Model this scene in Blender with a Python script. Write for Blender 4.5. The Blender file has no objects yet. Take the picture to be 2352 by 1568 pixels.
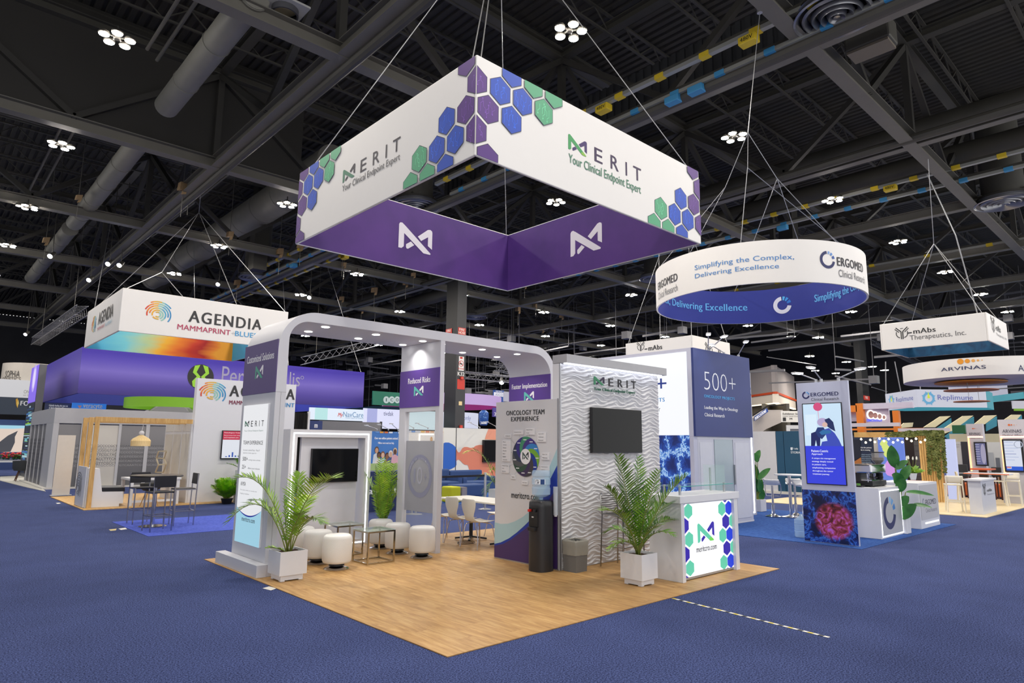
import bpy, bmesh, math, random
from math import pi, sin, cos, radians, sqrt
from mathutils import Vector, Matrix
random.seed(7)
SC = bpy.context.scene
COL = SC.collection

# ------------------------------------------------------------------ camera
F_PX, PITCH, ROLL, YAW = 1493.13276, 0.156774739, 0.00869377956, 0.825828114
W_PX, H_PX = 2352.0, 1568.0
CAM = Vector((-3.568, -4.636, 1.78))
FW = Vector((cos(YAW)*cos(PITCH), sin(YAW)*cos(PITCH), sin(PITCH)))
_rt = Vector((sin(YAW), -cos(YAW), 0)); _up = _rt.cross(FW)
RT = cos(ROLL)*_rt + sin(ROLL)*_up
UP = -sin(ROLL)*_rt + cos(ROLL)*_up
cam = bpy.data.cameras.new('camera'); camo = bpy.data.objects.new('camera', cam); COL.objects.link(camo)
cam.sensor_width = 36; cam.lens = F_PX/W_PX*36; cam.clip_end = 400; cam.clip_start = .05
m = Matrix((RT, UP, -FW)).transposed().to_4x4(); m.translation = CAM
camo.matrix_world = m
SC.camera = camo
SC.view_settings.view_transform = 'Standard'
SC.view_settings.look = 'None'
SC.view_settings.exposure = 0.0
SC.view_settings.gamma = 1.0
SC.view_settings.use_curve_mapping = False
SC.cycles.use_denoising = True
SC.cycles.use_light_tree = True
SC.cycles.max_bounces = 6
SC.cycles.transparent_max_bounces = 12
SC.cycles.sample_clamp_indirect = 4.0
# ------------------------------------------------------------------ world + light levels
WORLD_STRENGTH = 1.36
LAMP_STRENGTH = 620.0
wd = bpy.data.worlds.new('hall_ambient'); SC.world = wd; wd.use_nodes = True
wd.node_tree.nodes['Background'].inputs[0].default_value = (1.0, 0.99, 0.98, 1)
wd.node_tree.nodes['Background'].inputs[1].default_value = WORLD_STRENGTH

# ------------------------------------------------------------------ pixel -> place
def ray(x, y): return FW + RT*((x-W_PX/2)/F_PX) - UP*((y-H_PX/2)/F_PX)
def G(x, y, z=0.0):
    d = ray(x, y); return CAM + d*((z-CAM.z)/d.z)
def PX(x, y, X):
    d = ray(x, y); return CAM + d*((X-CAM.x)/d.x)
def PY(x, y, Y):
    d = ray(x, y); return CAM + d*((Y-CAM.y)/d.y)
def PD(x, y, depth): return CAM + ray(x, y)*depth

# ------------------------------------------------------------------ materials
_M = {}
def lin(h):
    if isinstance(h, str):
        h = h.lstrip('#'); h = [int(h[i:i+2], 16)/255 for i in (0, 2, 4)]
    return tuple(c/12.92 if c <= .04045 else ((c+.055)/1.055)**2.4 for c in h)
def M(hexc, rough=.5, metal=0., emit=0., noise=.04, nscale=8., bump=0., bscale=60., alpha=1., trans=0., key='', ior=1.45, spec=None):
    k = (hexc, rough, metal, emit, noise, nscale, bump, bscale, alpha, trans, key)
    if k in _M: return _M[k]
    mt = bpy.data.materials.new((key or 'surface')+'_'+hexc.strip('#')); mt.use_nodes = True
    nt = mt.node_tree; b = nt.nodes['Principled BSDF']
    c = lin(hexc)
    b.inputs['Base Color'].default_value = (*c, 1)
    b.inputs['Roughness'].default_value = rough; b.inputs['Metallic'].default_value = metal
    if spec is not None: b.inputs['Specular IOR Level'].default_value = spec
    if trans: b.inputs['Transmission Weight'].default_value = trans; b.inputs['IOR'].default_value = ior
    if alpha < 1: b.inputs['Alpha'].default_value = alpha
    if emit:
        b.inputs['Emission Color'].default_value = (*c, 1); b.inputs['Emission Strength'].default_value = emit
        noise = 0; b.inputs['Base Color'].default_value = (*[v*.15 for v in c], 1)
    if noise or bump:
        tc = nt.nodes.new('ShaderNodeTexCoord')
        if noise:
            n = nt.nodes.new('ShaderNodeTexNoise'); n.inputs['Scale'].default_value = nscale; n.inputs['Detail'].default_value = 4
            nt.links.new(tc.outputs['Object'], n.inputs['Vector'])
            mx = nt.nodes.new('ShaderNodeMixRGB'); mx.blend_type = 'MIX'
            mx.inputs[1].default_value = (*[v*(1-noise) for v in c], 1); mx.inputs[2].default_value = (*[min(1, v*(1+noise)) for v in c], 1)
            nt.links.new(n.outputs['Fac'], mx.inputs[0]); nt.links.new(mx.outputs[0], b.inputs['Base Color'])
        if bump:
            n2 = nt.nodes.new('ShaderNodeTexNoise'); n2.inputs['Scale'].default_value = bscale
            nt.links.new(tc.outputs['Object'], n2.inputs['Vector'])
            bp = nt.nodes.new('ShaderNodeBump'); bp.inputs['Strength'].default_value = bump; bp.inputs['Distance'].default_value = .01
            nt.links.new(n2.outputs['Fac'], bp.inputs['Height']); nt.links.new(bp.outputs[0], b.inputs['Normal'])
    _M[k] = mt; return mt
def custom(name, fn):
    if name in _M: return _M[name]
    mt = bpy.data.materials.new(name); mt.use_nodes = True
    fn(mt.node_tree, mt.node_tree.nodes['Principled BSDF']); _M[name] = mt; return mt
def ramp(nt, stops):
    r = nt.nodes.new('ShaderNodeValToRGB'); e = r.color_ramp.elements
    while len(e) < len(stops): e.new(.5)
    for i, (p, c) in enumerate(stops): e[i].position = p; e[i].color = (*lin(c), 1)
    return r

# ------------------------------------------------------------------ mesh builder
class MB:
    def __init__(s): s.v = []; s.f = []; s.mi = []
    def add(s, vs, fs, mi=0):
        o = len(s.v); s.v += [tuple(v) for v in vs]; s.f += [tuple(i+o for i in f) for f in fs]; s.mi += [mi]*len(fs); return s
    def box(s, x0, x1, y0, y1, z0, z1, mi=0):
        if x0 > x1: x0, x1 = x1, x0
        if y0 > y1: y0, y1 = y1, y0
        if z0 > z1: z0, z1 = z1, z0
        v = [(x, y, z) for z in (z0, z1) for x, y in ((x0, y0), (x1, y0), (x1, y1), (x0, y1))]
        return s.add(v, [(3, 2, 1, 0), (4, 5, 6, 7), (0, 1, 5, 4), (1, 2, 6, 5), (2, 3, 7, 6), (3, 0, 4, 7)], mi)
    def frame(s, O, a, b, c, mi=0):       # box from a corner and three edge vectors
        O, a, b, c = map(Vector, (O, a, b, c))
        v = [O, O+a, O+a+b, O+b, O+c, O+a+c, O+a+b+c, O+b+c]
        f = [(3, 2, 1, 0), (4, 5, 6, 7), (0, 1, 5, 4), (1, 2, 6, 5), (2, 3, 7, 6), (3, 0, 4, 7)]
        if a.cross(b).dot(c) < 0: f = [t[::-1] for t in f]
        return s.add(v, f, mi)
    def beam(s, p, q, w, h=None, up=(0, 0, 1), mi=0):   # rectangular bar from p to q
        h = h or w; p = Vector(p); q = Vector(q); d = (q-p)
        n = d.normalized(); u = Vector(up)
        if abs(n.dot(u)) > .98: u = Vector((1, 0, 0))
        sx = n.cross(u).normalized(); sy = sx.cross(n).normalized()
        return s.frame(p-sx*w/2-sy*h/2, sx*w, sy*h, d, mi)
    def prism(s, poly, P, d0, d1, mi=0):  # poly of (a,b), P(a,b,d)->xyz
        n = len(poly)
        v = [P(a, b, d0) for a, b in poly]+[P(a, b, d1) for a, b in poly]
        f = [tuple(range(n))[::-1], tuple(range(n, 2*n))]+[(i, (i+1) % n, (i+1) % n+n, i+n) for i in range(n)]
        return s.add(v, f, mi)
    def tube(s, pts, r, n=8, mi=0, caps=True):
        pts = [Vector(p) for p in pts]; rs = r if isinstance(r, (list, tuple)) else [r]*len(pts)
        vs = []; fs = []; prev = None
        for i, p in enumerate(pts):
            t = (pts[min(i+1, len(pts)-1)]-pts[max(i-1, 0)])
            t = t.normalized() if t.length > 1e-9 else Vector((0, 0, 1))
            if prev is None:
                u = Vector((0, 0, 1)) if abs(t.z) < .9 else Vector((1, 0, 0)); sx = t.cross(u).normalized()
            else:
                sx = (prev-t*prev.dot(t)).normalized()
            prev = sx; sy = t.cross(sx)
            for k in range(n):
                a = 2*pi*k/n; vs.append(p+(sx*cos(a)+sy*sin(a))*rs[i])
        for i in range(len(pts)-1):
            for k in range(n): fs.append((i*n+k, i*n+(k+1) % n, (i+1)*n+(k+1) % n, (i+1)*n+k))
        if caps: fs.append(tuple(range(n))[::-1]); fs.append(tuple(range((len(pts)-1)*n, len(pts)*n)))
        return s.add(vs, fs, mi)
    def lathe(s, prof, c=(0, 0, 0), n=24, mi=0, sx=1, sy=1, e=2.0, caps=True):   # prof [(r,z)], superellipse exponent e
        vs = []; fs = []; m_ = len(prof)
        for r, z in prof:
            for k in range(n):
                a = 2*pi*k/n; ca, sa = cos(a), sin(a)
                q = (abs(ca)**e+abs(sa)**e)**(-1/e)
                vs.append((c[0]+r*ca*q*sx, c[1]+r*sa*q*sy, c[2]+z))
        for i in range(m_-1):
            for k in range(n): fs.append((i*n+k, i*n+(k+1) % n, (i+1)*n+(k+1) % n, (i+1)*n+k))
        if caps:
            if prof[0][0] > 1e-4: fs.append(tuple(range(n))[::-1])
            if prof[-1][0] > 1e-4: fs.append(tuple(range((m_-1)*n, m_*n)))
        return s.add(vs, fs, mi)
    def build(s, name, mats, parent=None, smooth=False, bevel=0, angle=35, kind=None, label=None):
        off = parent.location if parent is not None and parent.type == 'EMPTY' else None
        if parent is not None and off is None: off = Vector(parent.get('_off', (0, 0, 0)))
        if off is None: off = Vector((0, 0, 0))
        me = bpy.data.meshes.new(name)
        me.from_pydata([(v[0]-off.x, v[1]-off.y, v[2]-off.z) for v in s.v], [], s.f)
        if not isinstance(mats, (list, tuple)): mats = [mats]
        for mt in mats: me.materials.append(mt)
        if len(mats) > 1: me.polygons.foreach_set('material_index', s.mi)
        if smooth:
            me.polygons.foreach_set('use_smooth', [True]*len(me.polygons))
            if angle: me.set_sharp_from_angle(angle=radians(angle))
        me.update()
        o = bpy.data.objects.new(name, me); COL.objects.link(o)
        if parent is not None: o.parent = parent; o['_off'] = tuple(off)
        if bevel:
            bv = o.modifiers.new('bevel', 'BEVEL'); bv.width = bevel; bv.segments = 2; bv.limit_method = 'ANGLE'
        if kind: o['kind'] = kind
        if label: o['label'] = label
        return o

def T(name, label, cat, loc=(0, 0, 0), group=None):
    o = bpy.data.objects.new(name, None); COL.objects.link(o); o.location = loc
    o['label'] = label; o['category'] = cat; o.empty_display_size = .1
    if group: o['group'] = group
    return o
def tag(o, label, cat, group=None):
    o['label'] = label; o['category'] = cat
    if group: o['group'] = group
    return o
def kids(o): return [c for c in bpy.data.objects if c.parent == o]
_kc = {}
def dup(root, loc, rot=0, label=None, group=None, tree=None):
    if root.name not in _kc: _kc[root.name] = [(c, kids(c)) for c in kids(root)]
    r = root.copy(); COL.objects.link(r); r.location = loc; r.rotation_euler = (0, 0, rot)
    if label: r['label'] = label
    if group: r['group'] = group
    for c, gs in _kc[root.name]:
        c2 = c.copy(); COL.objects.link(c2); c2.parent = r
        for g_ in gs:
            g2 = g_.copy(); COL.objects.link(g2); g2.parent = c2
    return r

# ------------------------------------------------------------------ flat print on faces
_TX = {}
def text2d(st, bold=0., spacing=1., italic=0.):
    k = (st, bold, spacing, italic)
    if k in _TX: return _TX[k]
    cu = bpy.data.curves.new('t', 'FONT'); cu.body = st; cu.offset = min(bold, 0.); cu.space_character = spacing+2.2*max(bold, 0); cu.resolution_u = 3; cu.shear = italic
    cu.space_line = .95
    o = bpy.data.objects.new('t', cu); COL.objects.link(o)
    me = bpy.data.meshes.new_from_object(o)
    vs = [(v.co.x, v.co.y) for v in me.vertices]; fs = [tuple(p.vertices) for p in me.polygons]
    bpy.data.objects.remove(o); bpy.data.meshes.remove(me); bpy.data.curves.remove(cu)
    if vs:
        x0 = min(v[0] for v in vs); x1 = max(v[0] for v in vs); y0 = min(v[1] for v in vs); y1 = max(v[1] for v in vs)
        vs = [((x-x0)/(x1-x0+1e-9), (y-y0)/(y1-y0+1e-9)) for x, y in vs]
        asp = (x1-x0)/(y1-y0+1e-9)
    else: asp = 1
    _TX[k] = (vs, fs, asp); return _TX[k]

class Face:
    def __init__(s, O, u):
        s.O = Vector(O); s.u = Vector(u).normalized(); s.n = s.u.cross(Vector((0, 0, 1)))
    def P(s, a, b, d=0.): return s.O+s.u*a+Vector((0, 0, b))+s.n*d
    def uv(s, x, y):
        d = ray(x, y); t = (s.O-CAM).dot(s.n)/d.dot(s.n); p = CAM+d*t-s.O
        return (p.dot(s.u), p.z)
class RingFace:                      # cylinder face; a = arc length, increases to the right as read
    def __init__(s, c, r, z0, inside=False):
        s.c = Vector(c); s.r = r; s.z0 = z0; s.ins = inside
        d = Vector((CAM.x-c[0], CAM.y-c[1])); s.a0 = math.atan2(d.y, d.x)+(pi if inside else 0)
    def P(s, a, b, d=0.):
        t = s.a0+(-a/s.r if s.ins else a/s.r); r = s.r+(-d if s.ins else d)
        return Vector((s.c.x+r*cos(t), s.c.y+r*sin(t), s.z0+b))
    def uv(s, x, y):
        d = ray(x, y); o = Vector((CAM.x-s.c.x, CAM.y-s.c.y)); dd = Vector((d.x, d.y))
        A = dd.dot(dd); B = 2*o.dot(dd); C_ = o.dot(o)-s.r**2; D = max(B*B-4*A*C_, 0)
        t = (-B+(sqrt(D) if s.ins else -sqrt(D)))/2/A; p = CAM+d*t
        t2 = math.atan2(p.y-s.c.y, p.x-s.c.x)-s.a0
        t2 = (t2+pi) % (2*pi)-pi
        return ((-t2 if s.ins else t2)*s.r, p.z-s.z0)

def clip_poly(pts, x0, x1, y0, y1):
    def cl(p, inside, inter):
        out = []
        for i in range(len(p)):
            a, b = p[i-1], p[i]
            if inside(b):
                if not inside(a): out.append(inter(a, b))
                out.append(b)
            elif inside(a): out.append(inter(a, b))
        return out
    def ix(x): return lambda a, b: (x, a[1]+(b[1]-a[1])*(x-a[0])/(b[0]-a[0]))
    def iy(y): return lambda a, b: (a[0]+(b[0]-a[0])*(y-a[1])/(b[1]-a[1]), y)
    for ins, it in ((lambda p: p[0] >= x0, ix(x0)), (lambda p: p[0] <= x1, ix(x1)), (lambda p: p[1] >= y0, iy(y0)), (lambda p: p[1] <= y1, iy(y1))):
        if not pts: break
        pts = cl(pts, ins, it)
    return pts

class Sheet:
    """flat print (colours and lettering) laid a millimetre or two off one face"""
    def __init__(s, face, emit=0., rough=.5, d=.0015):
        s.F = face; s.mb = MB(); s.mats = []; s.emit = emit; s.rough = rough; s.d = d; s.lay = 0
    def mi(s, col):
        mt = col if not isinstance(col, str) else M(col, s.rough, emit=s.emit, noise=0, key='print')
        if mt not in s.mats: s.mats.append(mt)
        return s.mats.index(mt)
    def _d(s): s.lay += 1; return s.d+s.lay*.00012
    def poly(s, pts, col, clip=None):
        if clip: pts = clip_poly(pts, *clip)
        if len(pts) < 3: return
        A = sum(pts[i-1][0]*pts[i][1]-pts[i][0]*pts[i-1][1] for i in range(len(pts)))
        if A < 0: pts = pts[::-1]
        d = s._d(); s.mb.add([s.F.P(a, b, d) for a, b in pts], [tuple(range(len(pts)))], s.mi(col))
    def pix(s, pts, col, clip=None): s.poly([s.F.uv(*p) for p in pts], col, clip)
    def rect(s, a0, b0, a1, b1, col): s.poly([(a0, b0), (a1, b0), (a1, b1), (a0, b1)], col)
    def gridrect(s, a0, b0, a1, b1, col, n=24):
        d = s._d(); v = []; f = []
        for i in range(n+1):
            a = a0+(a1-a0)*i/n; v += [s.F.P(a, b0, d), s.F.P(a, b1, d)]
        for i in range(n): f.append((2*i, 2*i+2, 2*i+3, 2*i+1))
        s.mb.add(v, f, s.mi(col))
    def ell(s, a, b, ra, rb, col, n=28): s.poly([(a+ra*cos(2*pi*k/n), b+rb*sin(2*pi*k/n)) for k in range(n)], col)
    def ring(s, a, b, ra, rb, w, col, t0=0, t1=360, n=40):   # w = inner/outer ratio
        d = s._d(); v = []; f = []; m_ = max(2, int(n*abs(t1-t0)/360))
        for k in range(m_+1):
            t = radians(t0+(t1-t0)*k/m_); v += [s.F.P(a+ra*w*cos(t), b+rb*w*sin(t), d), s.F.P(a+ra*cos(t), b+rb*sin(t), d)]
        for k in range(m_): f.append((2*k, 2*k+1, 2*k+3, 2*k+2) if t1 > t0 else (2*k+2, 2*k+3, 2*k+1, 2*k))
        s.mb.add(v, f, s.mi(col))
    def line(s, pts, w, col):
        d = s._d()
        for p, q in zip(pts, pts[1:]):
            dx, dy = q[0]-p[0], q[1]-p[1]; L = sqrt(dx*dx+dy*dy)
            if L < 1e-6: continue
            nx, ny = -dy/L*w/2, dx/L*w/2
            s.mb.add([s.F.P(p[0]-nx, p[1]-ny, d), s.F.P(q[0]-nx, q[1]-ny, d), s.F.P(q[0]+nx, q[1]+ny, d), s.F.P(p[0]+nx, p[1]+ny, d)], [(0, 1, 2, 3)], s.mi(col))
    def text(s, st, box, col, bold=0., spacing=1., italic=0., clip=None):
        a0, b0, a1, b1 = box; vs, fs, _ = text2d(st, bold, spacing, italic); d = s._d()
        if clip:
            for f in fs:
                p = clip_poly([(a0+vs[i][0]*(a1-a0), b0+vs[i][1]*(b1-b0)) for i in f], *clip)
                if len(p) > 2: s.mb.add([s.F.P(a, b, d) for a, b in p], [tuple(range(len(p)))], s.mi(col))
            return
        e = max(bold, 0)*(b1-b0)*1.1
        for dx in ((-e, 0, e) if e > 1e-5 else (0,)):
            s.mb.add([s.F.P(a0+dx+x*(a1-a0), b0+y*(b1-b0), d) for x, y in vs], fs, s.mi(col)); d = s._d()
    def tpx(s, st, x0, y0, x1, y1, col, **k):   # bottom-left and top-right pixels of the lettering
        a = s.F.uv(x0, y0); b = s.F.uv(x1, y1); s.text(st, (a[0], a[1], b[0], b[1]), col, **k)
    def th(s, st, a, b, h, col, wmax=None, align='l', **k):   # lettering of height h at (a,b)
        w = text2d(st, k.get('bold', 0.), k.get('spacing', 1.), k.get('italic', 0.))[2]*h
        if wmax: w = min(w, wmax)
        if align == 'c': a -= w/2
        s.text(st, (a, b, a+w, b+h), col, **k)
    def build(s, name, parent, **k):
        if not s.mb.v: return None
        return s.mb.build(name, s.mats, parent, **k)

# the M emblem and the word mark
M_GREEN = [(.0, .0), (.0, .9), (.03, .97), (.09, .985), (.15, .93), (.96, .05), (.95, .0), (.74, .0), (.62, .06), (.155, .6), (.155, .09), (.09, .0)]
M_PURP = [(.56, .6), (.86, .97), (.93, .995), (.985, .96), (1., .9), (1., .22), (.87, .33), (.87, .68), (.66, .46)]
M_SMALL = [(.22, .08), (.22, .19), (.36, .34), (.46, .23), (.28, .03), (.24, .03)]
def emblem(s, box, cg, cp, tip=None):
    a0, b0, a1, b1 = box
    tr = lambda P: [(a0+x*(a1-a0), b0+y*(b1-b0)) for x, y in P]
    s.poly(tr([(.0, .0), (.0, .9), (.03, .97), (.09, .985), (.155, .92), (.155, .09), (.09, .0)]), cg)
    s.poly(tr([(.155, .6), (.155, .925), (.96, .05), (.95, .0), (.74, .0)]), cg)
    s.poly(tr([(.56, .6), (.86, .97), (.93, .995), (.87, .68), (.66, .46)]), cp)
    s.poly(tr([(.93, .995), (.985, .96), (1., .9), (1., .22), (.87, .33), (.87, .68)]), cp)
    s.poly(tr(M_SMALL), cp)
    if tip: s.poly(tr([(.66, .11), (.8, .225), (.96, .05), (.95, .0), (.74, .0)]), tip)
def wordmark(s, box, cg, cp, ink, tip=None, bold=.01):
    a0, b0, a1, b1 = box; w = a1-a0
    emblem(s, (a0, b0, a0+.235*w, b1), cg, cp, tip)
    h = b1-b0
    for ch, u0, u1 in (('E', .335, .44), ('R', .555, .665), ('I', .768, .79), ('T', .885, 1.)):
        if ch == 'I': s.rect(a0+u0*w, b0, a0+u1*w, b0+h*.93, ink)
        else: s.text(ch, (a0+u0*w, b0, a0+u1*w, b0+h*.93), ink, bold=bold)

def panel_at(Y=None, X=None, l=0, r=0, t=0, b=None, thick=.1):
    """box coordinates of an upright panel whose edges are seen at pixels l, r, t, b on the plane Y or X"""
    if Y is not None:
        p = PY(l, t, Y); q = PY(r, t, Y); z1 = PY((l+r)/2, t, Y).z; z0 = PY((l+r)/2, b, Y).z if b else 0.
        return (p.x, q.x, Y, Y+thick, max(z0, 0), z1)
    p = PX(l, t, X); q = PX(r, t, X); z1 = PX((l+r)/2, t, X).z; z0 = PX((l+r)/2, b, X).z if b else 0.
    return (X, X+thick, q.y, p.y, max(z0, 0), z1)
# ================================================================== THE HALL
WHITE = M('#dcdde2', .38, noise=.015, key='white_laminate')
SATIN = M('#cfd0d8', .45, noise=.02, key='satin_white')
CHROME = M('#d8d8dc', .12, metal=1., noise=0, key='chrome')
ALU = M('#b4b6bc', .35, metal=.8, noise=.03, key='aluminium')
BLACK = M('#16161a', .4, key='black')
SCREEN = M('#0c0d10', .08, noise=0, key='screen_glass', spec=.22)
STEEL = M('#44423c', .55, noise=.15, nscale=2., key='painted_steel')
STEELD = M('#32302c', .6, noise=.15, nscale=2., key='dark_steel')
DUCT = M('#7a7870', .55, noise=.1, nscale=3., key='duct_grey')

def carpet_mat(nt, b, ca='#121b40', cb='#606fa8', sc=72.):
    tc = nt.nodes.new('ShaderNodeTexCoord')
    n = nt.nodes.new('ShaderNodeTexNoise'); n.inputs['Scale'].default_value = sc; n.inputs['Detail'].default_value = 5; n.inputs['Roughness'].default_value = .8
    n2 = nt.nodes.new('ShaderNodeTexNoise'); n2.inputs['Scale'].default_value = 1.6; n2.inputs['Detail'].default_value = 4
    for k in (n, n2): nt.links.new(tc.outputs['Object'], k.inputs['Vector'])
    r = ramp(nt, [(.41, ca), (.6, cb)]); nt.links.new(n.outputs['Fac'], r.inputs[0])
    mx = nt.nodes.new('ShaderNodeMixRGB'); mx.blend_type = 'MULTIPLY'; mx.inputs[0].default_value = .3
    nt.links.new(r.outputs[0], mx.inputs[1]); nt.links.new(n2.outputs['Fac'], mx.inputs[2])
    nt.links.new(mx.outputs[0], b.inputs['Base Color']); b.inputs['Roughness'].default_value = .95
    b.inputs['Specular IOR Level'].default_value = .1
    bp = nt.nodes.new('ShaderNodeBump'); bp.inputs['Strength'].default_value = .3; bp.inputs['Distance'].default_value = .01
    nt.links.new(n.outputs['Fac'], bp.inputs['Height']); nt.links.new(bp.outputs[0], b.inputs['Normal'])
CARPET = custom('navy_loop_carpet', carpet_mat)
FLATBLUE = custom('blue_flat_carpet', lambda nt, b: carpet_mat(nt, b, '#32549a', '#456ab0', 14.))
FLATBLUE2 = custom('periwinkle_flat_carpet', lambda nt, b: carpet_mat(nt, b, '#4a5cc0', '#5f70d4', 14.))
def wood_mat(nt, b, c1='#9c7445', c2='#ba925d', c3='#cba772'):
    tc = nt.nodes.new('ShaderNodeTexCoord'); oi = nt.nodes.new('ShaderNodeObjectInfo')
    mp = nt.nodes.new('ShaderNodeMapping'); mp.inputs['Scale'].default_value = (9, 1.1, 1)
    sc = nt.nodes.new('ShaderNodeVectorMath'); sc.operation = 'SCALE'; sc.inputs['Scale'].default_value = 37.
    cx = nt.nodes.new('ShaderNodeCombineXYZ'); nt.links.new(oi.outputs['Random'], cx.inputs[0]); nt.links.new(oi.outputs['Random'], cx.inputs[1])
    nt.links.new(cx.outputs[0], sc.inputs[0])
    ad = nt.nodes.new('ShaderNodeVectorMath'); ad.operation = 'ADD'
    nt.links.new(tc.outputs['Object'], ad.inputs[0]); nt.links.new(sc.outputs[0], ad.inputs[1]); nt.links.new(ad.outputs[0], mp.inputs['Vector'])
    n = nt.nodes.new('ShaderNodeTexNoise'); n.inputs['Scale'].default_value = 2.2; n.inputs['Detail'].default_value = 7; n.inputs['Roughness'].default_value = .62; n.inputs['Distortion'].default_value = .6
    nt.links.new(mp.outputs[0], n.inputs['Vector'])
    r = ramp(nt, [(.3, c1), (.52, c2), (.72, c3)]); nt.links.new(n.outputs['Fac'], r.inputs[0])
    hv = nt.nodes.new('ShaderNodeHueSaturation'); mr = nt.nodes.new('ShaderNodeMapRange'); mr.inputs[3].default_value = .95; mr.inputs[4].default_value = 1.05
    nt.links.new(oi.outputs['Random'], mr.inputs[0]); nt.links.new(mr.outputs[0], hv.inputs['Value']); nt.links.new(r.outputs[0], hv.inputs['Color'])
    nt.links.new(hv.outputs[0], b.inputs['Base Color']); b.inputs['Roughness'].default_value = .48; b.inputs['Specular IOR Level'].default_value = .3
WOOD = custom('oak_plank', wood_mat)
PALE = custom('pale_plank', lambda nt, b: wood_mat(nt, b, '#d8c39a', '#e6d4ac', '#efe0bd'))
TIMBER = custom('light_timber', lambda nt, b: wood_mat(nt, b, '#b98f55', '#cda468', '#dab97f'))

fl = MB().box(-22, 84, -14, 84, -.06, 0).build('floor', CARPET, kind='structure')

# main booth floor: individual planks 0.18 x 1.22 m, long side along y
bf = T('booth_floor', 'oak plank booth floor under the archway and lightbox counter', 'floor', (0, 0, 0))
MB().box(0, 6.1, 0, 6.12, 0.0005, .004).build('underlay', M('#8a6a45', .7, key='underlay'), bf)
PW, PL = .1794, 1.224
pm = None
for i in range(34):
    off = (i*.37 % 1.)*PL
    y = -off
    while y < 6.12-.01:
        y0 = max(y, 0)+.0006; y1 = min(y+PL, 6.12)-.0006; y += PL
        if y1-y0 < .004: continue
        x0 = i*PW+.0005; x1 = (i+1)*PW-.0005
        full = abs((y1-y0)-(PL-.0012)) < 1e-4
        if full and pm is not None:
            o = bpy.data.objects.new('plank', pm); COL.objects.link(o); o.parent = bf; o.location = (x0, y0, 0)
            continue
        me = bpy.data.meshes.new('plank'); L = y1-y0; w = x1-x0
        v = [(a, c, z) for z in (.004, .0095) for a, c in ((0, 0), (w, 0), (w, L), (0, L))]
        me.from_pydata(v, [], [(3, 2, 1, 0), (4, 5, 6, 7), (0, 1, 5, 4), (1, 2, 6, 5), (2, 3, 7, 6), (3, 0, 4, 7)]); me.materials.append(WOOD)
        o = bpy.data.objects.new('plank', me); COL.objects.link(o); o.parent = bf; o.location = (x0, y0, 0)
        if full: pm = me

# ---- roof deck: corrugated sheet, ribs along y
DZ = 15.2
def corrugated(x0, x1, y0, y1, z, pitch=.3, dep=.07):
    mb = MB(); x = x0; pts = []
    while x < x1:
        pts += [(x, z), (x+pitch*.5, z), (x+pitch*.62, z+dep), (x+pitch*.88, z+dep)]; x += pitch
    v = []; f = []
    for a, b_ in pts: v += [(a, y0, b_), (a, y1, b_)]
    for i in range(len(pts)-1): f.append((2*i, 2*i+1, 2*i+3, 2*i+2))
    return mb.add(v, f)
corrugated(-22, 84, -14, 84, DZ).build('ceiling', M('#33312d', .7, noise=.2, nscale=.6, key='roof_deck'), kind='structure')
MB().box(83.8, 84, -9, 84, 0, DZ).build('wall_right', M('#303034', .8, noise=.5, nscale=.5, key='far_wall'), kind='structure')
MB().box(-22.2, -22, -14, 84, 0, 6.5).build('wall_left_light_block', M('#d2d0ca', .8, key='light_block_wall'), kind='structure')  # unseen wall added to cut light from the left, open above it
MB().box(-22, 84, 83.8, 84, 0, DZ).build('wall_back', M('#303034', .8, noise=.5, nscale=.5, key='far_wall'), kind='structure')

XB = [.95, 9.0, 17.85, 26.7, 35.6, 44.5, 53.4, 62.3]          # trusses that run along x, at these y
YB = [-5.0, 3.2, 11.15, 18.5, 26.0, 33.6, 41.2, 48.8, 56.4]   # trusses that run along y, at these x
ZC = 11.0
def ibeam(mb, p, q, w, h, t=.03):
    p = Vector(p); q = Vector(q)
    mb.beam(p+Vector((0, 0, h/2-t/2)), q+Vector((0, 0, h/2-t/2)), w, t)
    mb.beam(p-Vector((0, 0, h/2-t/2)), q-Vector((0, 0, h/2-t/2)), w, t)
    mb.beam(p, q, t, h-2*t)
LIGHTSTEEL = M('#6a675f', .5, noise=.12, nscale=2., key='grey_steel')
def truss(along, c, lo, hi, nodes, label, group, chord=.36):
    mid = (lo+hi)/2
    loc = (mid, c, ZC) if along == 'x' else (c, mid, ZC)
    t = T('roof_truss', label, 'truss', loc, group)
    P = (lambda s_, z: (s_, c, z)) if along == 'x' else (lambda s_, z: (c, s_, z+.017))
    mb = MB(); ibeam(mb, P(lo, ZC+.2), P(hi, ZC+.2), chord, .38); mb.build('bottom_chord', LIGHTSTEEL, t)
    mb = MB(); ibeam(mb, P(lo, ZC+3.6), P(hi, ZC+3.6), .3, .3); mb.build('top_chord', STEEL, t)
    for a in nodes:
        if lo < a < hi and along == 'x': MB().beam(P(a, ZC+.38), P(a, ZC+3.5), .2).build('post', STEELD, t)
    ns = [a for a in nodes if lo-9 < a < hi+9]
    for i in range(len(ns)-1):
        a, b_ = ns[i], ns[i+1]
        if a < lo or b_ > hi: continue
        md = (a+b_)/2
        MB().beam(P(a, ZC+3.45), P(md, ZC+.42), .18).build('brace', STEELD, t)
        MB().beam(P(b_, ZC+3.45), P(md, ZC+.42), .18).build('brace', STEELD, t)
names_x = ['truss crossing above the white hexagon sign', 'second crosswise truss, passing behind the hexagon sign', 'crosswise truss with wide flange above the far left aisle']
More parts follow.
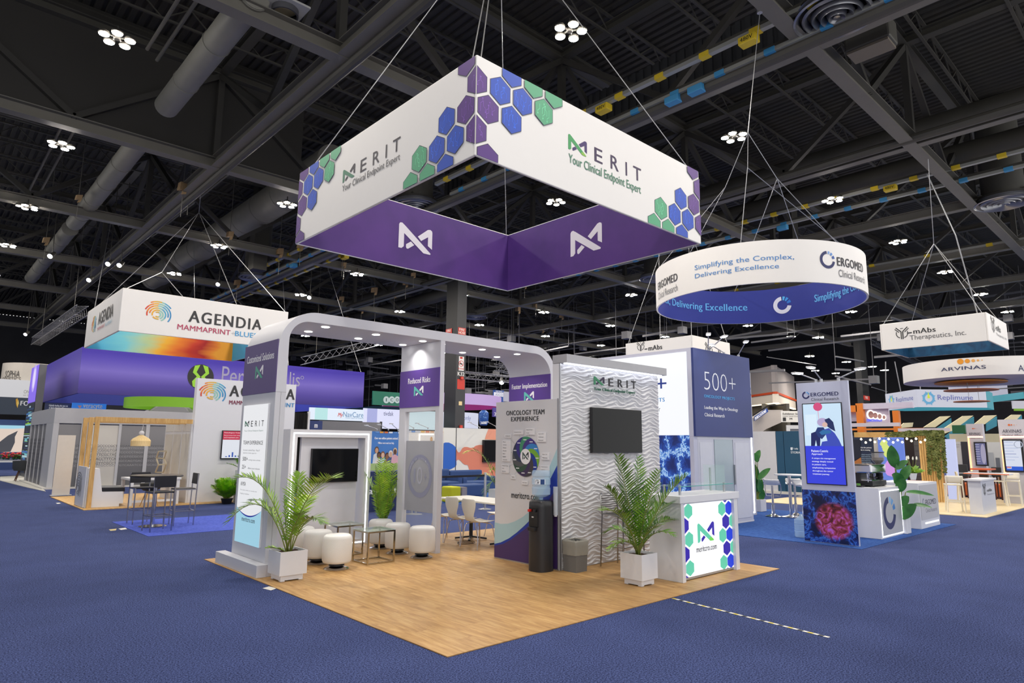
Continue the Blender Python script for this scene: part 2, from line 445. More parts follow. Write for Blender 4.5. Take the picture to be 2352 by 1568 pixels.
for i, y in enumerate(XB):
    truss('x', y, -6 if i else 2.5, 60, YB, names_x[i] if i < 3 else '%s crosswise roof truss counted from the camera, deep in the hall' % ('fourth', 'fifth', 'sixth', 'seventh', 'eighth')[i-3], 'far crosswise roof trusses' if i > 2 else None)
names_y = ['lengthwise roof truss above the left aisle edge', 'lengthwise truss passing over the left half of the hexagon sign', 'lengthwise truss over the round hanging ring', 'lengthwise truss beyond the round hanging ring']
for i, x in enumerate(YB[1:]):
    truss('y', x, -6, 64, XB, names_y[i+1] if i < 3 else 'lengthwise roof truss at far right, number %s beyond the round ring' % ('two', 'three', 'four', 'five', 'six', 'seven')[i-3], 'far lengthwise roof trusses' if i > 2 else None, .3)
# open web joists under the deck between trusses (too many to pick apart)
mb = MB()
for y in [a+k for a in (-4,)for k in [j*2.2 for j in range(30)]]:
    if y > 60: break
    mb.beam((-6, y, DZ-.12), (60, y, DZ-.12), .1, .06); mb.beam((-6, y, DZ-.75), (60, y, DZ-.75), .08, .06)
    x = -6; s_ = 1
    while x < 58:
        z0, z1 = (DZ-.12, DZ-.75) if s_ > 0 else (DZ-.75, DZ-.12)
        mb.beam((x, y, z0), (x+.75, y, z1), .035); x += .75; s_ = -s_
tag(mb.build('roof_joists', STEEL, kind='stuff'), 'rows of open web roof joists under the corrugated deck', 'joists')

# dark bulkhead wall above the left crosswise truss and ribbed bulkhead at right
b1 = MB().box(-6.5, 6.3, 17.95, 18.15, ZC+.35, DZ).build('bulkhead', M('#2f2d2a', .5, noise=.1, nscale=1.2, key='bulkhead')); tag(b1, 'smooth dark bulkhead panel above the wide beam at upper left', 'bulkhead')
mb = MB(); y = -6
while y < 17:
    mb.box(12.35, 12.5, y, y+.15, ZC+.9, ZC+2.6); mb.box(12.42, 12.5, y+.15, y+.3, ZC+.9, ZC+2.6); y += .3
tag(mb.build('bulkhead', M('#2b2c2f', .6, key='ribbed_bulkhead')), 'long ribbed bulkhead running above the round hanging ring', 'bulkhead')

# pipes / conduits beside the lengthwise truss
def pipe(pts, r, label, mt=STEEL, name='pipe', cat='pipe', n=10):
    tag(MB().tube(pts, r, n).build(name, mt, smooth=True), label, cat)
pipe([(3.45, -5, ZC-.05), (3.45, 60, ZC-.05)], .13, 'dark pipe running below the truss left of the hexagon sign')
pipe([(10.6, -5, ZC-.1), (10.6, 60, ZC-.1)], .15, 'dark pipe running below the truss over the round ring')
pipe([(18.0, -5, ZC+.1), (18.0, 60, ZC+.1)], .14, 'dark pipe below the truss beyond the round ring')
pipe([(20.6, -6, ZC+1.4), (20.6, 60, ZC+1.4)], .4, 'thick grey pipe crossing the roof at far right', STEEL, 'air_duct', 'duct', 16)
pipe([(23.8, -6, ZC+1.4), (23.8, 60, ZC+1.4)], .45, 'thick grey duct parallel to and beyond another at far right', STEEL, 'air_duct', 'duct', 16)
# round air ducts
def duct(x, z, y0, y1, r, label):
    t = T('air_duct', label, 'duct', (x, y0, z))
    MB().tube([(x, y0, z), (x, y1, z)], r, 22).build('duct_body', DUCT, t, smooth=True)
    y = y0+.02
    while y < y1:
        MB().tube([(x, y, z), (x, y+.05, z)], r+.018, 22).build('duct_seam', DUCT, t, smooth=True); y += 2.4
duct(1.05, 11.6, 8.9, 15.6, .33, 'short round grey air duct ending in mid air at upper left')
duct(1.05, 11.6, 18.6, 30, .33, 'round grey air duct just past the wide beam at left')
duct(1.05, 11.6, 31, 44, .33, 'round grey air duct deepest of the left hand run')
duct(-3.6, 13.0, 19.5, 42, .8, 'wide grey air duct along the far left of the roof')
duct(8.2, 13.2, 19.0, 46, .75, 'wide grey air duct high behind the left end of the hexagon sign')
# twin conduits hung from the roof
for (x, y0, y1, z, lb) in ((.2, 9.2, 14.6, 12.6, 'left of a pair of thin pipes beside the short duct'), (.55, 9.6, 15.0, 12.6, 'right of a pair of thin pipes beside the short duct'),
                           (-.6, 19.5, 34, 13.2, 'left pipe of the pair beyond the wide beam'), (-.2, 19.5, 34, 13.2, 'right pipe of the pair beyond the wide beam'),
                           (5.2, 19.5, 36, 13.4, 'left one of twin pipes behind the hanging sign'), (5.6, 19.5, 36, 13.4, 'right one of twin pipes behind the hanging sign')):
    pipe([(x, y0, z), (x, y1, z)], .05, lb, LIGHTSTEEL)

# bus bars with yellow and blue joints
def busway(x, z, col, y0, y1, label, boxes):
    t = T('busway', label, 'busway', (x, y0, z))
    MB().box(x-.07, x+.07, y0, y1, z-.05, z+.05).build('rail', M('#a9aaa4', .4, metal=.5, key='rail'), t)
    MB().box(x-.02, x+.02, y0, y1, z+.06, z+.16).build('rail', STEEL, t)
    y = y0+.6; mt = M(col, .5, key='joint')
    while y < y1:
        MB().box(x-.085, x+.085, y, y+.26, z-.065, z+.065).build('joint_cover', mt, t); y += 1.3 if len(boxes) else 2.6
    for k, yb in enumerate(boxes):
        MB().box(x-.13, x+.13, yb, yb+.42, z-.24, z-.05).build('plug_box', mt, t, bevel=.02)
        if col.startswith('#d'):
            f = Face((x-.13, yb+.42, z-.24), (0, -1, 0)); s_ = Sheet(f); s_.text('480V', (.06, .05, .36, .15), '#222018', bold=.02); s_.build('lettering', t)
busway(9.75, 11.2, '#d6b92a', -3, 14, 'upper yellow and grey busway right of the hexagon sign', [1.6, 5.9])
busway(10.45, 11.0, '#3f8fc0', -3, 14, 'blue and grey busway right of the hexagon sign', [3.4, 4.1])
busway(22.2, 11.4, '#d6b92a', -4, 20, 'yellow and grey busway beyond the round ring', [2.5])
busway(23.1, 11.2, '#3f8fc0', -4, 20, 'blue and grey busway beyond the round ring', [7.])
busway(9.75, 11.2, '#d6b92a', 15.5, 30, 'yellow busway seen through the hexagon sign opening', [16.5])
busway(10.3, 11.0, '#3f8fc0', 18, 40, 'blue busway left of the lower corner of the hexagon sign', [22., 27.])
busway(11.6, 11.1, '#d6b92a', 20, 40, 'yellow busway left of the lower corner of the hexagon sign', [24.])
busway(33.5, 11.4, '#d6b92a', -4, 20, 'yellow busway far back at right', [])

# round multi-ring diffusers on drop ducts
def diffuser(x, y, r, z, label, drop=True):
    t = T('ceiling_diffuser', label, 'air diffuser', (x, y, z))
    if drop: MB().tube([(x, y, z+.25), (x, y, DZ-.1)], r*.72, 26).build('drop_duct', STEEL, t, smooth=True)
    mt = M('#8c8d92', .3, metal=.7, key='diffuser')
    for k, rr in enumerate((1., .8, .6, .41, .23)):
        R_ = r*rr; w = r*.12
        MB().lathe([(R_, .02+.02*k), (R_+.01, .0+.02*k), (R_-w*.3, -.02-.01*k), (R_-w, .05+.0*k), (R_-w*1.1, .12), (R_-.05*r, .16)], (x, y, z), 40, caps=False).build('ring', mt, t, smooth=True, angle=60)
    MB().lathe([(.001, -.04), (r*.08, -.03), (r*.09, .1), (.001, .12)], (x, y, z), 20).build('hub', mt, t, smooth=True)
    MB().lathe([(r*.9, .14), (r*.9, .26), (.01, .27)], (x, y, z), 30).build('backing', STEELD, t, smooth=True)
diffuser(10.25, .05, .86, 11.0, 'large ringed air diffuser at the top right of the roof', False)
diffuser(26.2, .05, .95, 11.0, 'ringed air diffuser under a dark drop duct at far right')
diffuser(10.25, 16.0, .9, 11.0, 'ringed air diffuser seen just below the sign edge')
diffuser(10.2, 31.9, .95, 11.0, 'ringed air diffuser left of the hanging purple panels')
diffuser(26.4, 16.0, .9, 11.0, 'ringed air diffuser right below the hexagon sign')
diffuser(26.4, 31.9, .9, 11.0, 'small ringed diffuser above the dark column')
diffuser(42.0, .1, .9, 11.0, 'ringed diffuser deep at the right edge')

# square vent panel with a round opening, top left
t = T('vent_panel', 'white square vent panel with a round opening at the top left', 'vent', (3.1, 9.1, 11.6))
f0 = [PX(605, 20, 0)]
vp = G(655, 22, 11.6); t.location = vp
MB().box(vp.x-.42, vp.x+.42, vp.y-.42, vp.y+.42, vp.z, vp.z+.05).build('plate', M('#b5b4b0', .5, key='plate'), t)
MB().lathe([(.26, -.14), (.3, -.14), (.3, .0), (.26, .0)], tuple(vp), 26, caps=False).build('collar', M('#4a4a4e', .5), t, smooth=True)
MB().lathe([(.001, -.01), (.24, -.01)], tuple(vp), 20, caps=False).build('lining', M('#c8b98a', .5), t)

# ---- ceiling lights: ring of five LED discs each
LAMP = M('#fff6ea', .5, emit=LAMP_STRENGTH, key='lamp')
t0 = T('ceiling_light', 'bright five disc ceiling light at upper left', 'ceiling light', (0, 0, 0))
MB().tube([(0, 0, .06), (0, 0, .34)], .02, 6).build('stem', STEELD, t0)
MB().lathe([(.06, .0), (.08, .03), (.05, .12), (.001, .13)], (0, 0, 0), 12).build('hub', STEELD, t0, smooth=True)
for k in range(5):
    a = 2*pi*k/5+.3; c = (.27*cos(a), .27*sin(a), 0)
    h = MB().beam((.05*cos(a), .05*sin(a), .05), (c[0], c[1], .05), .03).lathe([(.1, .0), (.125, .02), (.11, .07), (.05, .1)], c, 14).build('lamp_head', STEELD, t0, smooth=True)
    MB().lathe([(.105, -.004), (.06, -.012), (.001, -.014)][::-1], c, 14, caps=False).build('lens', LAMP, h, smooth=True)
LX = [-1.0, 6.35, 13.65, 20.95, 28.25, 35.6, 42.9, 50.2]
LY = [-3.1, 4.3, 11.65, 19.1, 26.6, 33.6, 41., 48.4]
ll = {(0, 1): 'ceiling light above the left aisle close to the camera', (1, 1): 'bright five disc ceiling light high right of the hexagon sign peak', (2, 1): 'ceiling light beside the cable apex of the round ring',
      (3, 1): 'ceiling light right of the cables above the round ring', (2, 2): 'ceiling light seen through the opening of the hexagon sign', (4, 1): 'ceiling light left of the drop duct at far right',
      (0, 2): 'five disc ceiling light in the upper left above the wide beam', (0, 3): 'ceiling light just past the wide beam at left', (1, 3): 'ceiling light touching the left end of the hexagon sign',
      (0, 4): 'ceiling light left of the tan wrapped hangers', (0, 5): 'ceiling light at the left edge below the wide beam'}
first = True
for i, x in enumerate(LX):
    for j, y in enumerate(LY):
        if (i, j) == (0, 1): y = 4.3
        if first: o = t0; first = False; o.location = (x, y, ZC-.1)
        else: o = dup(t0, (x, y, ZC-.1), random.random()*3)
        if (i, j) in ll: o['label'] = ll[(i, j)]
        else: o['label'] = 'small round cluster ceiling light hanging from the dark roof'; o['group'] = 'hall ceiling lights'
t0['group'] = 'hall ceiling lights'; t0['label'] = 'small round cluster ceiling light hanging from the dark roof'
for (x, y) in ((1880, 775), (1873, 851), (1920, 857), (1945, 831), (2004, 842), (2032, 850), (1860, 818), (1975, 858)):
    q = G(x, y, 9.2); q = q if q.x < 78 and q.y < 78 else None
    if q: dup(t0, q, .4, 'small round cluster ceiling light hanging from the dark roof', 'hall ceiling lights')

# loudspeaker box hung at upper right
sp = PX(2000, 105, 12.3)
t = T('hanging_speaker', 'tan and grey hanging box below the roof, right of the large diffuser', 'speaker', sp)
MB().box(sp.x-.3, sp.x+.3, sp.y-.5, sp.y+.5, sp.z-.1, sp.z+.5).build('housing', STEEL, t, bevel=.05)
MB().box(sp.x-.28, sp.x+.28, sp.y-.45, sp.y+.45, sp.z-.16, sp.z-.1).build('grille', M('#6d6558', .6), t)
# tan burlap wrapped chain hangers
TAN = M('#a58a66', .9, noise=.2, nscale=20, key='burlap')
HL = ['large tan hanger at upper left beside the thick air duct', 'tan hanger at far left, left of a spotlight', 'tall tan hanger above the fingerprint sign cables', 'small tan flap just right of the tall tan hanger', 'tan hanger above the right half of the fingerprint sign', 'tan hanger touching the lower edge of the hexagon sign at left',
      'tan hanger just below another under the hexagon sign edge', 'lowest of three stacked tan hangers under the hexagon sign at left', 'tan hanger left of the lower left corner of the hexagon sign', 'tan hanger left of the bottom tip of the purple panels', 'lower of two tan hangers left of the bottom tip of the purple panels', 'tan hanger above the left half of the white arch',
      'upper tan hanger right of the bottom tip of the purple panels', 'tan hanger seen in the left opening of the arch, near its corner', 'second tan hanger seen in the left opening of the arch', 'low tan hanger inside the left opening of the arch', 'tan hanger above the wave wall canopy', 'first of a row of tan hangers over the right arch beam', 'second of a row of tan hangers over the right arch beam',
      'tan hanger above the right curve of the arch', 'tan hanger left of another above the right curve of the arch', 'tan hanger directly over the top left of the wave wall', 'tan hanger above the middle of the arch', 'tan hanger over the right end of the fingerprint sign', 'tiny tan hanger in the right opening of the arch', 'tan hanger left of the hexagon sign, above the fingerprint sign end']
def hanger(px, py, z, k, s_=1.):
    s_ *= .62
    p = G(px, py, z)
    t = T('chain_hanger', HL[k], 'hanger', p, 'tan wrapped chain hangers')
    w = .16*s_; mb = MB()
    mb.frame(p+Vector((-w, -w, -.02)), (2*w, .05, .06), (-.02, 2*w, .03), (.03, .02, .34*s_))
    mb.build('wrap', TAN, t)
    MB().frame(p+Vector((-w*.6, -w, -.22*s_)), (w*1.1, .0, .05), (0, .02, 0), (.05, .02, .2*s_)).build('loose_flap', TAN, t)
    MB().tube([(p.x, p.y, DZ), p+Vector((0, 0, -1.1*s_))], .012, 5).build('chain', LIGHTSTEEL, t)
for k, (x, y) in enumerate(((180, 460), (105, 558), (420, 438), (433, 455), (528, 545), (787, 590), (790, 612), (785, 690), (642, 585), (950, 635), (932, 655), (860, 672), (1205, 660), (795, 735), (830, 715), (700, 790), (1290, 730), (1190, 715), (1230, 705), (1272, 760), (1245, 760), (1285, 795), (906, 680), (545, 655), (1100, 880), (690, 570))):
    z = 11.1
    hanger(x, y, z, k, 1.+.25*(k % 3))
# spot heads and box truss pieces rigged in the back
def box_truss(p, q, s_, label, w=.3):
    p = Vector(p); q = Vector(q); t = T('box_truss', label, 'truss', p)
    d = (q-p).normalized(); sx = d.cross(Vector((0, 0, 1))).normalized()*w; sz = Vector((0, 0, w))
    mt = M('#84858c', .4, metal=.6, key='truss_alu')
    cs = [Vector((0, 0, 0)), sx, sx+sz, sz]
    for c in cs: MB().tube([p+c, q+c], .028, 6).build('rail', mt, t)
    L = (q-p).length; n = max(2, int(L/w)); mb = MB()
    for i in range(n):
        for a in range(4):
            b_ = (a+1) % 4; A = p+cs[a]+d*(L*i/n); B = p+cs[b_]+d*(L*(i+1)/n); mb.beam(A, B, .016)
    mb.build('lattice', mt, t, kind='stuff')
    for u in (.15, .85): c = p+d*(L*u)+sx*.5+sz; MB().tube([c, (c.x, c.y, DZ)], .012, 5).build('cable', LIGHTSTEEL, t)
    return t
a = G(92, 793, 8.2); b_ = G(200, 725, 8.2); box_truss(a, b_, 1, 'grey box truss at far left above the round fabric drum', .5)
a = PY(690, 838, 36); b_ = PY(880, 790, 36); box_truss(a, b_, 1, 'grey box truss seen through the left opening of the white arch', .5)
a = PY(1050, 868, 34); b_ = PY(1180, 880, 34); box_truss(a, b_, 1, 'grey box truss seen through the right opening of the white arch', .5)
a = PY(1135, 850, 33); b_ = PY(1180, 862, 33); box_truss(a, b_, 1, 'short box truss above the lamp in the right arch opening', .5)
a = PY(820, 680, 40); b_ = PY(1000, 640, 40); box_truss(a, b_, 1, 'box truss below the lower corner of the hexagon sign', .5)
a = PY(2000, 790, 14); b_ = PY(2115, 845, 14); box_truss(a, b_, 1, 'box truss behind the left corner of the white square sign', .4)
SPOTG = M('#f4f8ff', .5, emit=14., key='spot_glow')
def spot(p, label, s_=1., aim=(0, -.5, -.8), group=None):
    p = Vector(p); a = Vector(aim).normalized(); t = T('stage_spotlight', label, 'spotlight', p, group)
    MB().tube([p-a*.2*s_, p+a*.1*s_, p+a*.18*s_], [.08*s_, .12*s_, .13*s_], 12).build('housing', STEELD, t, smooth=True)
    MB().tube([p+a*.185*s_, p+a*.19*s_], .11*s_, 12).build('lens', SPOTG, t)
    MB().tube([p, (p.x, p.y, DZ)], .02, 5).build('yoke', STEELD, t)
for k, (x, y, z, lb) in enumerate(((120, 585, 10.3, 'stage spotlight at far left below the roof beams'), (278, 606, 10.3, 'right one of a pair of small stage spotlights at left'), (252, 603, 10.3, 'left one of a pair of small stage spotlights at left'),
                     (62, 765, 9, 'bright spotlight above the far left signs'), (503, 650, 10.5, 'bluish bright spotlight above the fingerprint sign'), (712, 680, 10, 'spotlight left of the hexagon sign bottom corner'),
                     (1152, 874, 7.5, 'blue white spotlight seen through the right arch opening'), (208, 640, 10, 'small dark spotlight above the fingerprint sign'))):
    spot(G(x, y, z), lb, 1.0 if k != 6 else 1.8, (-.5, -.6, -.6))

# black service columns
def column(cx, l, mdl, r, py, label, tx=True):
    y0 = PX(mdl, py, cx).y; y1 = PX(l, py, cx).y; x1 = PY(r, py, y0).x
    t = T('steel_column', label, 'column', (cx, y0, 0))
    MB().box(cx, x1, y0, y1, 0, ZC).build('shaft', M('#1d1e20', .5, key='column_black'), t)
    MB().box(x1-.0, x1+.02, y0, y1, 0, ZC).build('edge_trim', BLACK, t)
    return t, y0, y1, x1
t, y0, y1, x1 = column(18.6, 1019.5, 1047, 1066, 950, 'black square hall column marked K32 seen through the white arch')
MB().box(18.55, x1+.03, y0-.012, y0-.002, 0, ZC).build('front_cover', M('#37383b', .5, key='column_cover'), t)
f = Face((18.6, y0-.014, 0), (1, 0, 0)); s_ = Sheet(f, d=.003); w = x1-18.6
def bandpx(c0, c1, col): # rows of pixels
    a = f.uv(1049, c1)[1]; b2 = f.uv(1049, c0)[1]; return a, b2
a, b2 = bandpx(817, 850, 0); s_.rect(.12, a, w-.1, b2, '#e8e4e2'); cc = (a+b2)/2
s_.ring(w/2, cc, w*.3, w*.3, .82, '#c03028'); s_.line([(w/2-w*.2, cc+w*.2), (w/2+w*.2, cc-w*.2)], .05, '#c03028'); s_.line([(w/2-w*.2, cc-.02), (w/2+w*.16, cc-.02)], .06, '#1a1a1a'); s_.rect(.2, b2-.14, w-.2, b2-.02, '#c03028'); s_.th('NO SMOKING', w/2, a+.06, .1, '#c03028', w*.7, 'c', bold=.02)
a, b2 = bandpx(853, 862, 0); s_.th('K32', w/2, a, (b2-a), '#e8e8e4', w*.8, 'c', bold=.03)
a, b2 = bandpx(870, 893, 0); s_.rect(.04, a, w-.02, b2, '#c8382c')
a, b2 = bandpx(921, 930, 0); s_.rect(w*.3, a, w*.7, b2, '#e8cf9a')
s_.build('signage', t)
a, b2 = bandpx(864, 870, 0); MB().box(18.6+w*.4, 18.6+w*.7, y0-.12, y0-.02, a, b2).build('alarm_strobe', M('#d04030', .4), t)
a, b2 = bandpx(976, 983, 0); MB().box(18.6+w*.4, 18.6+w*.7, y0-.12, y0-.02, a, b2).build('alarm_strobe', M('#d04030', .4), t)
# column head: FIRE HOSE signs higher up
s2 = Sheet(f, d=.006); a = f.uv(1058, 768)[1]; b2 = f.uv(1058, 752)[1]
s2.rect(.02, a, w-.02, b2, '#c8382c'); s2.th('FIRE', w/2, a+(b2-a)*.55, (b2-a)*.35, '#f0e8e0', w*.8, 'c', bold=.03); s2.th('HOSE', w/2, a+(b2-a)*.1, (b2-a)*.35, '#f0e8e0', w*.8, 'c', bold=.03); s2.build('fire_hose_sign', t)
fx = Face((18.58, y1, 0), (0, -1, 0)); s2 = Sheet(fx, d=.006); W2 = y1-y0
s2.rect(.02, a, W2*.55, b2, '#c8382c'); s2.th('FIRE', W2*.28, a+(b2-a)*.55, (b2-a)*.35, '#f0e8e0', W2*.4, 'c', bold=.03); s2.build('fire_hose_sign', t)
t, y0, y1, x1 = column(52, 1968, 1982, 1996, 900, 'black hall column with red sign right of the tall screen kiosk')
f = Face((52, y0, 0), (1, 0, 0)); s_ = Sheet(f, d=.02); w = x1-52; a = f.uv(1985, 918)[1]; b2 = f.uv(1985, 908)[1]; s_.rect(0, a, w, b2, '#c8382c'); s_.th('FIRE', w/2, a+.1, (b2-a)*.6, '#f0e8e0', w*.8, 'c', bold=.03); s_.build('red_sign', t)
for px, lb in ((592, 'dark column behind the pale hanging cloths at left'), (1815, 'dark column between ring and square sign')):
    p = G(px, 600, ZC); 
    tag(MB().box(p.x-.35, p.x+.35, p.y-.35, p.y+.35, ZC-.5, DZ).build('roof_post', STEELD), lb, 'post')
# distant rigging: nobody could count the pipes, motors and cables far back under the roof
rd = random.Random(21); mb = MB(); _k = PD(1787, 1000, 66)
for k in range(520):
    x = rd.uniform(30, 74); y = rd.uniform(-6, 74)
    if x+y < 52 or (Vector((x, y, 0))-Vector((_k.x, _k.y, 0))).length < 19: continue
    z = rd.uniform(5.5, 12.5); d = rd.choice(((1, 0), (0, 1), (0, 1))); L = rd.uniform(1.5, 9); w = rd.uniform(.04, .16)
    mb.beam((x, y, z), (x+d[0]*L, y+d[1]*L, z+rd.uniform(-.2, .2)), w)
    if k % 2: mb.beam((x, y, z), (x, y, 14.5), .03)
    if k % 3 == 0: mb.box(x-.25, x+.25, y-.25, y+.25, z-.3, z+.2)
tag(mb.build('distant_rigging', M('#6a6a6e', .6, noise=.4, nscale=.4, key='rigging'), kind='stuff'), 'tangle of distant rigging pipes, motors and cables under the dark roof', 'rigging')
# ================================================================== HANGING SIGN
SX0, SX1, SY0, SY1, SZ0, SZ1 = .735, 5.40, .663, 5.235, 4.95, 6.17
FABW = M('#e6e4e2', .6, noise=.01, key='sign_fabric')
PUR, BLU, GRN = '#522c7e', '#1648b4', '#4fa27a'
def hexa(cx, cz, w, h): return [(cx, cz+h/2), (cx-w/2, cz+h/4), (cx-w/2, cz-h/4), (cx, cz-h/2), (cx+w/2, cz-h/4), (cx+w/2, cz+h/4)]
def shade(c, k):
    c = c.lstrip('#'); return '#%02x%02x%02x' % tuple(min(255, int(int(c[i:i+2], 16)*k+(28 if k > 1 else 0))) for i in (0, 2, 4))
def hexcell(s, cx, cz, w, h, col, clip, seed=0, circuits=True):
    s.poly(hexa(cx, cz, w, h), '#2b2b46', clip); s.poly(hexa(cx, cz, w*.955, h*.955), col, clip)
    if not circuits: return
    rd = random.Random(seed); lc = shade(col, 1.3)
    for k in range(6):
        x = cx+(-.36+.13*k+rd.uniform(-.02, .02))*w; sg = 1 if (k+seed) % 2 else -1
        y0_ = cz-sg*rd.uniform(.1, .3)*h*.8; y1_ = y0_+sg*h*rd.uniform(.15, .3); x1_ = x+rd.choice((-1, 1))*w*.1; y2_ = y1_+sg*.06*h; y3_ = y2_+sg*h*.12
        pts = [(x, y0_), (x, y1_), (x1_, y2_), (x1_, y3_)]
        ok = all(clip[0]+.01 < p[0] < clip[1]-.01 and clip[2]+.01 < p[1] < clip[3]-.01 and abs(p[0]-cx) < w*.42 and abs(p[1]-cz) < h*.5-abs(p[0]-cx)/w*h*.5-.01 for p in pts)
        if ok: s.line(pts, .004, lc); s.ell(pts[-1][0], pts[-1][1], .008, .008, lc, 8)
HZ = [6.15, 5.86, 5.56, 5.26, 4.965]
def hexes(s, cells, off, sgn, clip, seed):
    for k, (i, j, c) in enumerate(cells):
        hexcell(s, off+sgn*.18*i, HZ[j]-SZ0, .318, .36, c, clip, seed+k)
t = T('hanging_sign', 'large white square hanging sign with hexagon print, purple inside', 'sign', ((SX0+SX1)/2, (SY0+SY1)/2, SZ0))
th = .035
for (x0, x1, y0, y1) in ((SX0, SX1, SY0, SY0+th), (SX0, SX0+th, SY0+th, SY1-th), (SX0, SX1, SY1-th, SY1), (SX1-th, SX1, SY0+th, SY1-th)):
    MB().box(x0, x1, y0, y1, SZ0, SZ1).build('fabric_wall', FABW, t, bevel=.012)
fR = Face((SX0, SY0, SZ0), (1, 0, 0)); fL = Face((SX0, SY1, SZ0), (0, -1, 0)); WR = SX1-SX0; WL = SY1-SY0; HH = SZ1-SZ0
s = Sheet(fR, d=.003); clip = (.006, WR-.006, .01, HH-.01)
hexes(s, [(0, 1, PUR), (1, 2, PUR), (0, 3, PUR), (1, 4, PUR), (2, 1, BLU), (3, 0, BLU), (4, 1, BLU), (3, 2, BLU), (5, 0, GRN), (6, 1, GRN), (7, 0, GRN)], 0, 1, clip, 10)
s.build('hexagon_print', t); s = Sheet(fR, d=.003)
hexes(s, [(20, 3, GRN), (19, 4, GRN), (21, 4, GRN), (22, 3, BLU), (23, 2, BLU), (24, 3, BLU), (23, 4, BLU), (25, 2, PUR), (26, 1, PUR), (26, 3, PUR), (25, 0, PUR)], -.03, 1, clip, 30)
s.build('hexagon_print', t)
s = Sheet(fL, d=.003); clip = (.006, WL-.006, .01, HH-.01)
hexes(s, [(0, 1, PUR), (1, 2, PUR), (0, 3, PUR), (1, 0, PUR), (3, 2, BLU), (2, 3, BLU), (4, 3, BLU), (3, 4, BLU), (6, 3, GRN), (5, 4, GRN), (7, 4, GRN)], WL, -1, clip, 50)
s.build('hexagon_print', t); s = Sheet(fL, d=.003)
hexes(s, [(1, 0, PUR), (0, 1, PUR), (1, 2, PUR), (0, 3, PUR), (2, 1, BLU), (3, 0, BLU), (4, 1, BLU), (3, 2, BLU), (5, 0, GRN), (6, 1, GRN), (7, 0, GRN), (1, 4, PUR)], 0, 1, clip, 70)
s.build('hexagon_print', t)
def zz(x, y): return (700+x/2.24, y/2.24)
for fc, M0, E0, R0, I0, T0, tg, ink in ((fR, ((1355, 742), (1447, 745)), ((1483, 826), (1527, 766)), ((1563, 868), (1608, 800)), ((1644, 896), (1655, 823)), ((1684, 915), (1728, 858)), ((1357, 838), (1729, 945)), '#38284e'),
                                ):
    pass
s = Sheet(fR, d=.003)
def ub(fc, x0, y0, x1, y1): a = fc.uv(*zz(x0, y0)); b_ = fc.uv(*zz(x1, y1)); return (a[0], a[1], b_[0], b_[1])
e = fR.uv(*zz(1483, 832)); e2 = fR.uv(*zz(1728, 866)); mlo = fR.uv(*zz(1355, 765)); mhi = fR.uv(*zz(1355, 685))
wordmark(s, (mlo[0], mlo[1], e2[0], mhi[1]), '#3f9a5c', '#3c2a66', '#38284e', '#86b84a', .012)
b0 = fR.uv(*zz(1357, 828)); b1 = fR.uv(*zz(1357, 795)); b2 = fR.uv(*zz(1728, 990))
s.text('Your Clinical Endpoint Expert', (b0[0], b0[1]-.055, b2[0], b1[1]+.02), '#4a7f68', bold=.012); s.build('lettering', t)
s = Sheet(fL, d=.003)
mlo = fL.uv(*zz(195, 942)); mhi = fL.uv(*zz(195, 878)); e2 = fL.uv(*zz(494, 700))
wordmark(s, (mlo[0], mlo[1], e2[0], mhi[1]+.0), '#4a7f68', '#33303c', '#33303c', None, .008)
b0 = fL.uv(*zz(193, 995)); b1 = fL.uv(*zz(193, 966)); b2 = fL.uv(*zz(490, 835))
s.text('Your Clinical Endpoint Expert', (b0[0], b0[1]-.01, b2[0], b1[1]+.03), '#55555c', bold=.004); s.build('lettering', t)
# purple inner faces
PURM = custom('purple_print', lambda nt, b: (lambda tc, n, r: (setattr(n.inputs['Scale'], 'default_value', 1.2), setattr(n.inputs['Detail'], 'default_value', 5), nt.links.new(tc.outputs['Object'], n.inputs['Vector']), nt.links.new(n.outputs['Fac'], r.inputs[0]), nt.links.new(r.outputs[0], b.inputs['Base Color']), setattr(b.inputs['Roughness'], 'default_value', .6)))(nt.nodes.new('ShaderNodeTexCoord'), nt.nodes.new('ShaderNodeTexNoise'), ramp(nt, [(.3, '#452674'), (.7, '#583088')])))
MB().box(SX0+th, SX1-th, SY1-th-.008, SY1-th-.002, SZ0+.01, SZ1-.02).build('purple_lining', PURM, t)
MB().box(SX1-th-.008, SX1-th-.002, SY0+th, SY1-th-.01, SZ0+.01, SZ1-.02).build('purple_lining', PURM, t)
MB().box(SX0+th+.002, SX0+th+.008, SY0+th, SY1-th-.01, SZ0+.01, SZ1-.02).build('purple_lining', PURM, t)
MB().box(SX0+th+.01, SX1-th-.01, SY0+th+.002, SY0+th+.008, SZ0+.01, SZ1-.02).build('purple_lining', PURM, t)
for fc, a0, a1 in ((Face((SX0, SY1-th-.008, SZ0), (1, 0, 0)), zz(480, 1290), zz(655, 1240)), (Face((SX1-th-.008, SY1, SZ0), (0, -1, 0)), zz(1368, 1290), zz(1530, 1240))):
    s = Sheet(fc, d=.003)
    u0 = fc.uv(*a0)[0]; u1 = fc.uv(*a1)[0]; w = (u1-u0)
    emblem(s, (u0, .36, u1, .36+w*.66), '#ece9f2', '#ece9f2')
    rd = random.Random(3)
    s.build('emblem', t)
WIRE = M('#a9aaac', .4, metal=.7, key='wire')
def wires(parent, prs, r=.008):
    for p, q in prs: MB().tube([p, q], r, 5).build('cable', WIRE, parent)
ap = (3.05, 2.95, 10.9)
wires(t, [((SX0+.1, SY0+.05, SZ1), ap), ((SX1-.05, SY0+.1, SZ1), ap), ((SX0+.1, SY1-.1, SZ1), ap), ((SX1-.1, SY1-.05, SZ1), ap), ((SX0+.02, SY0+.1, SZ1), ap)])
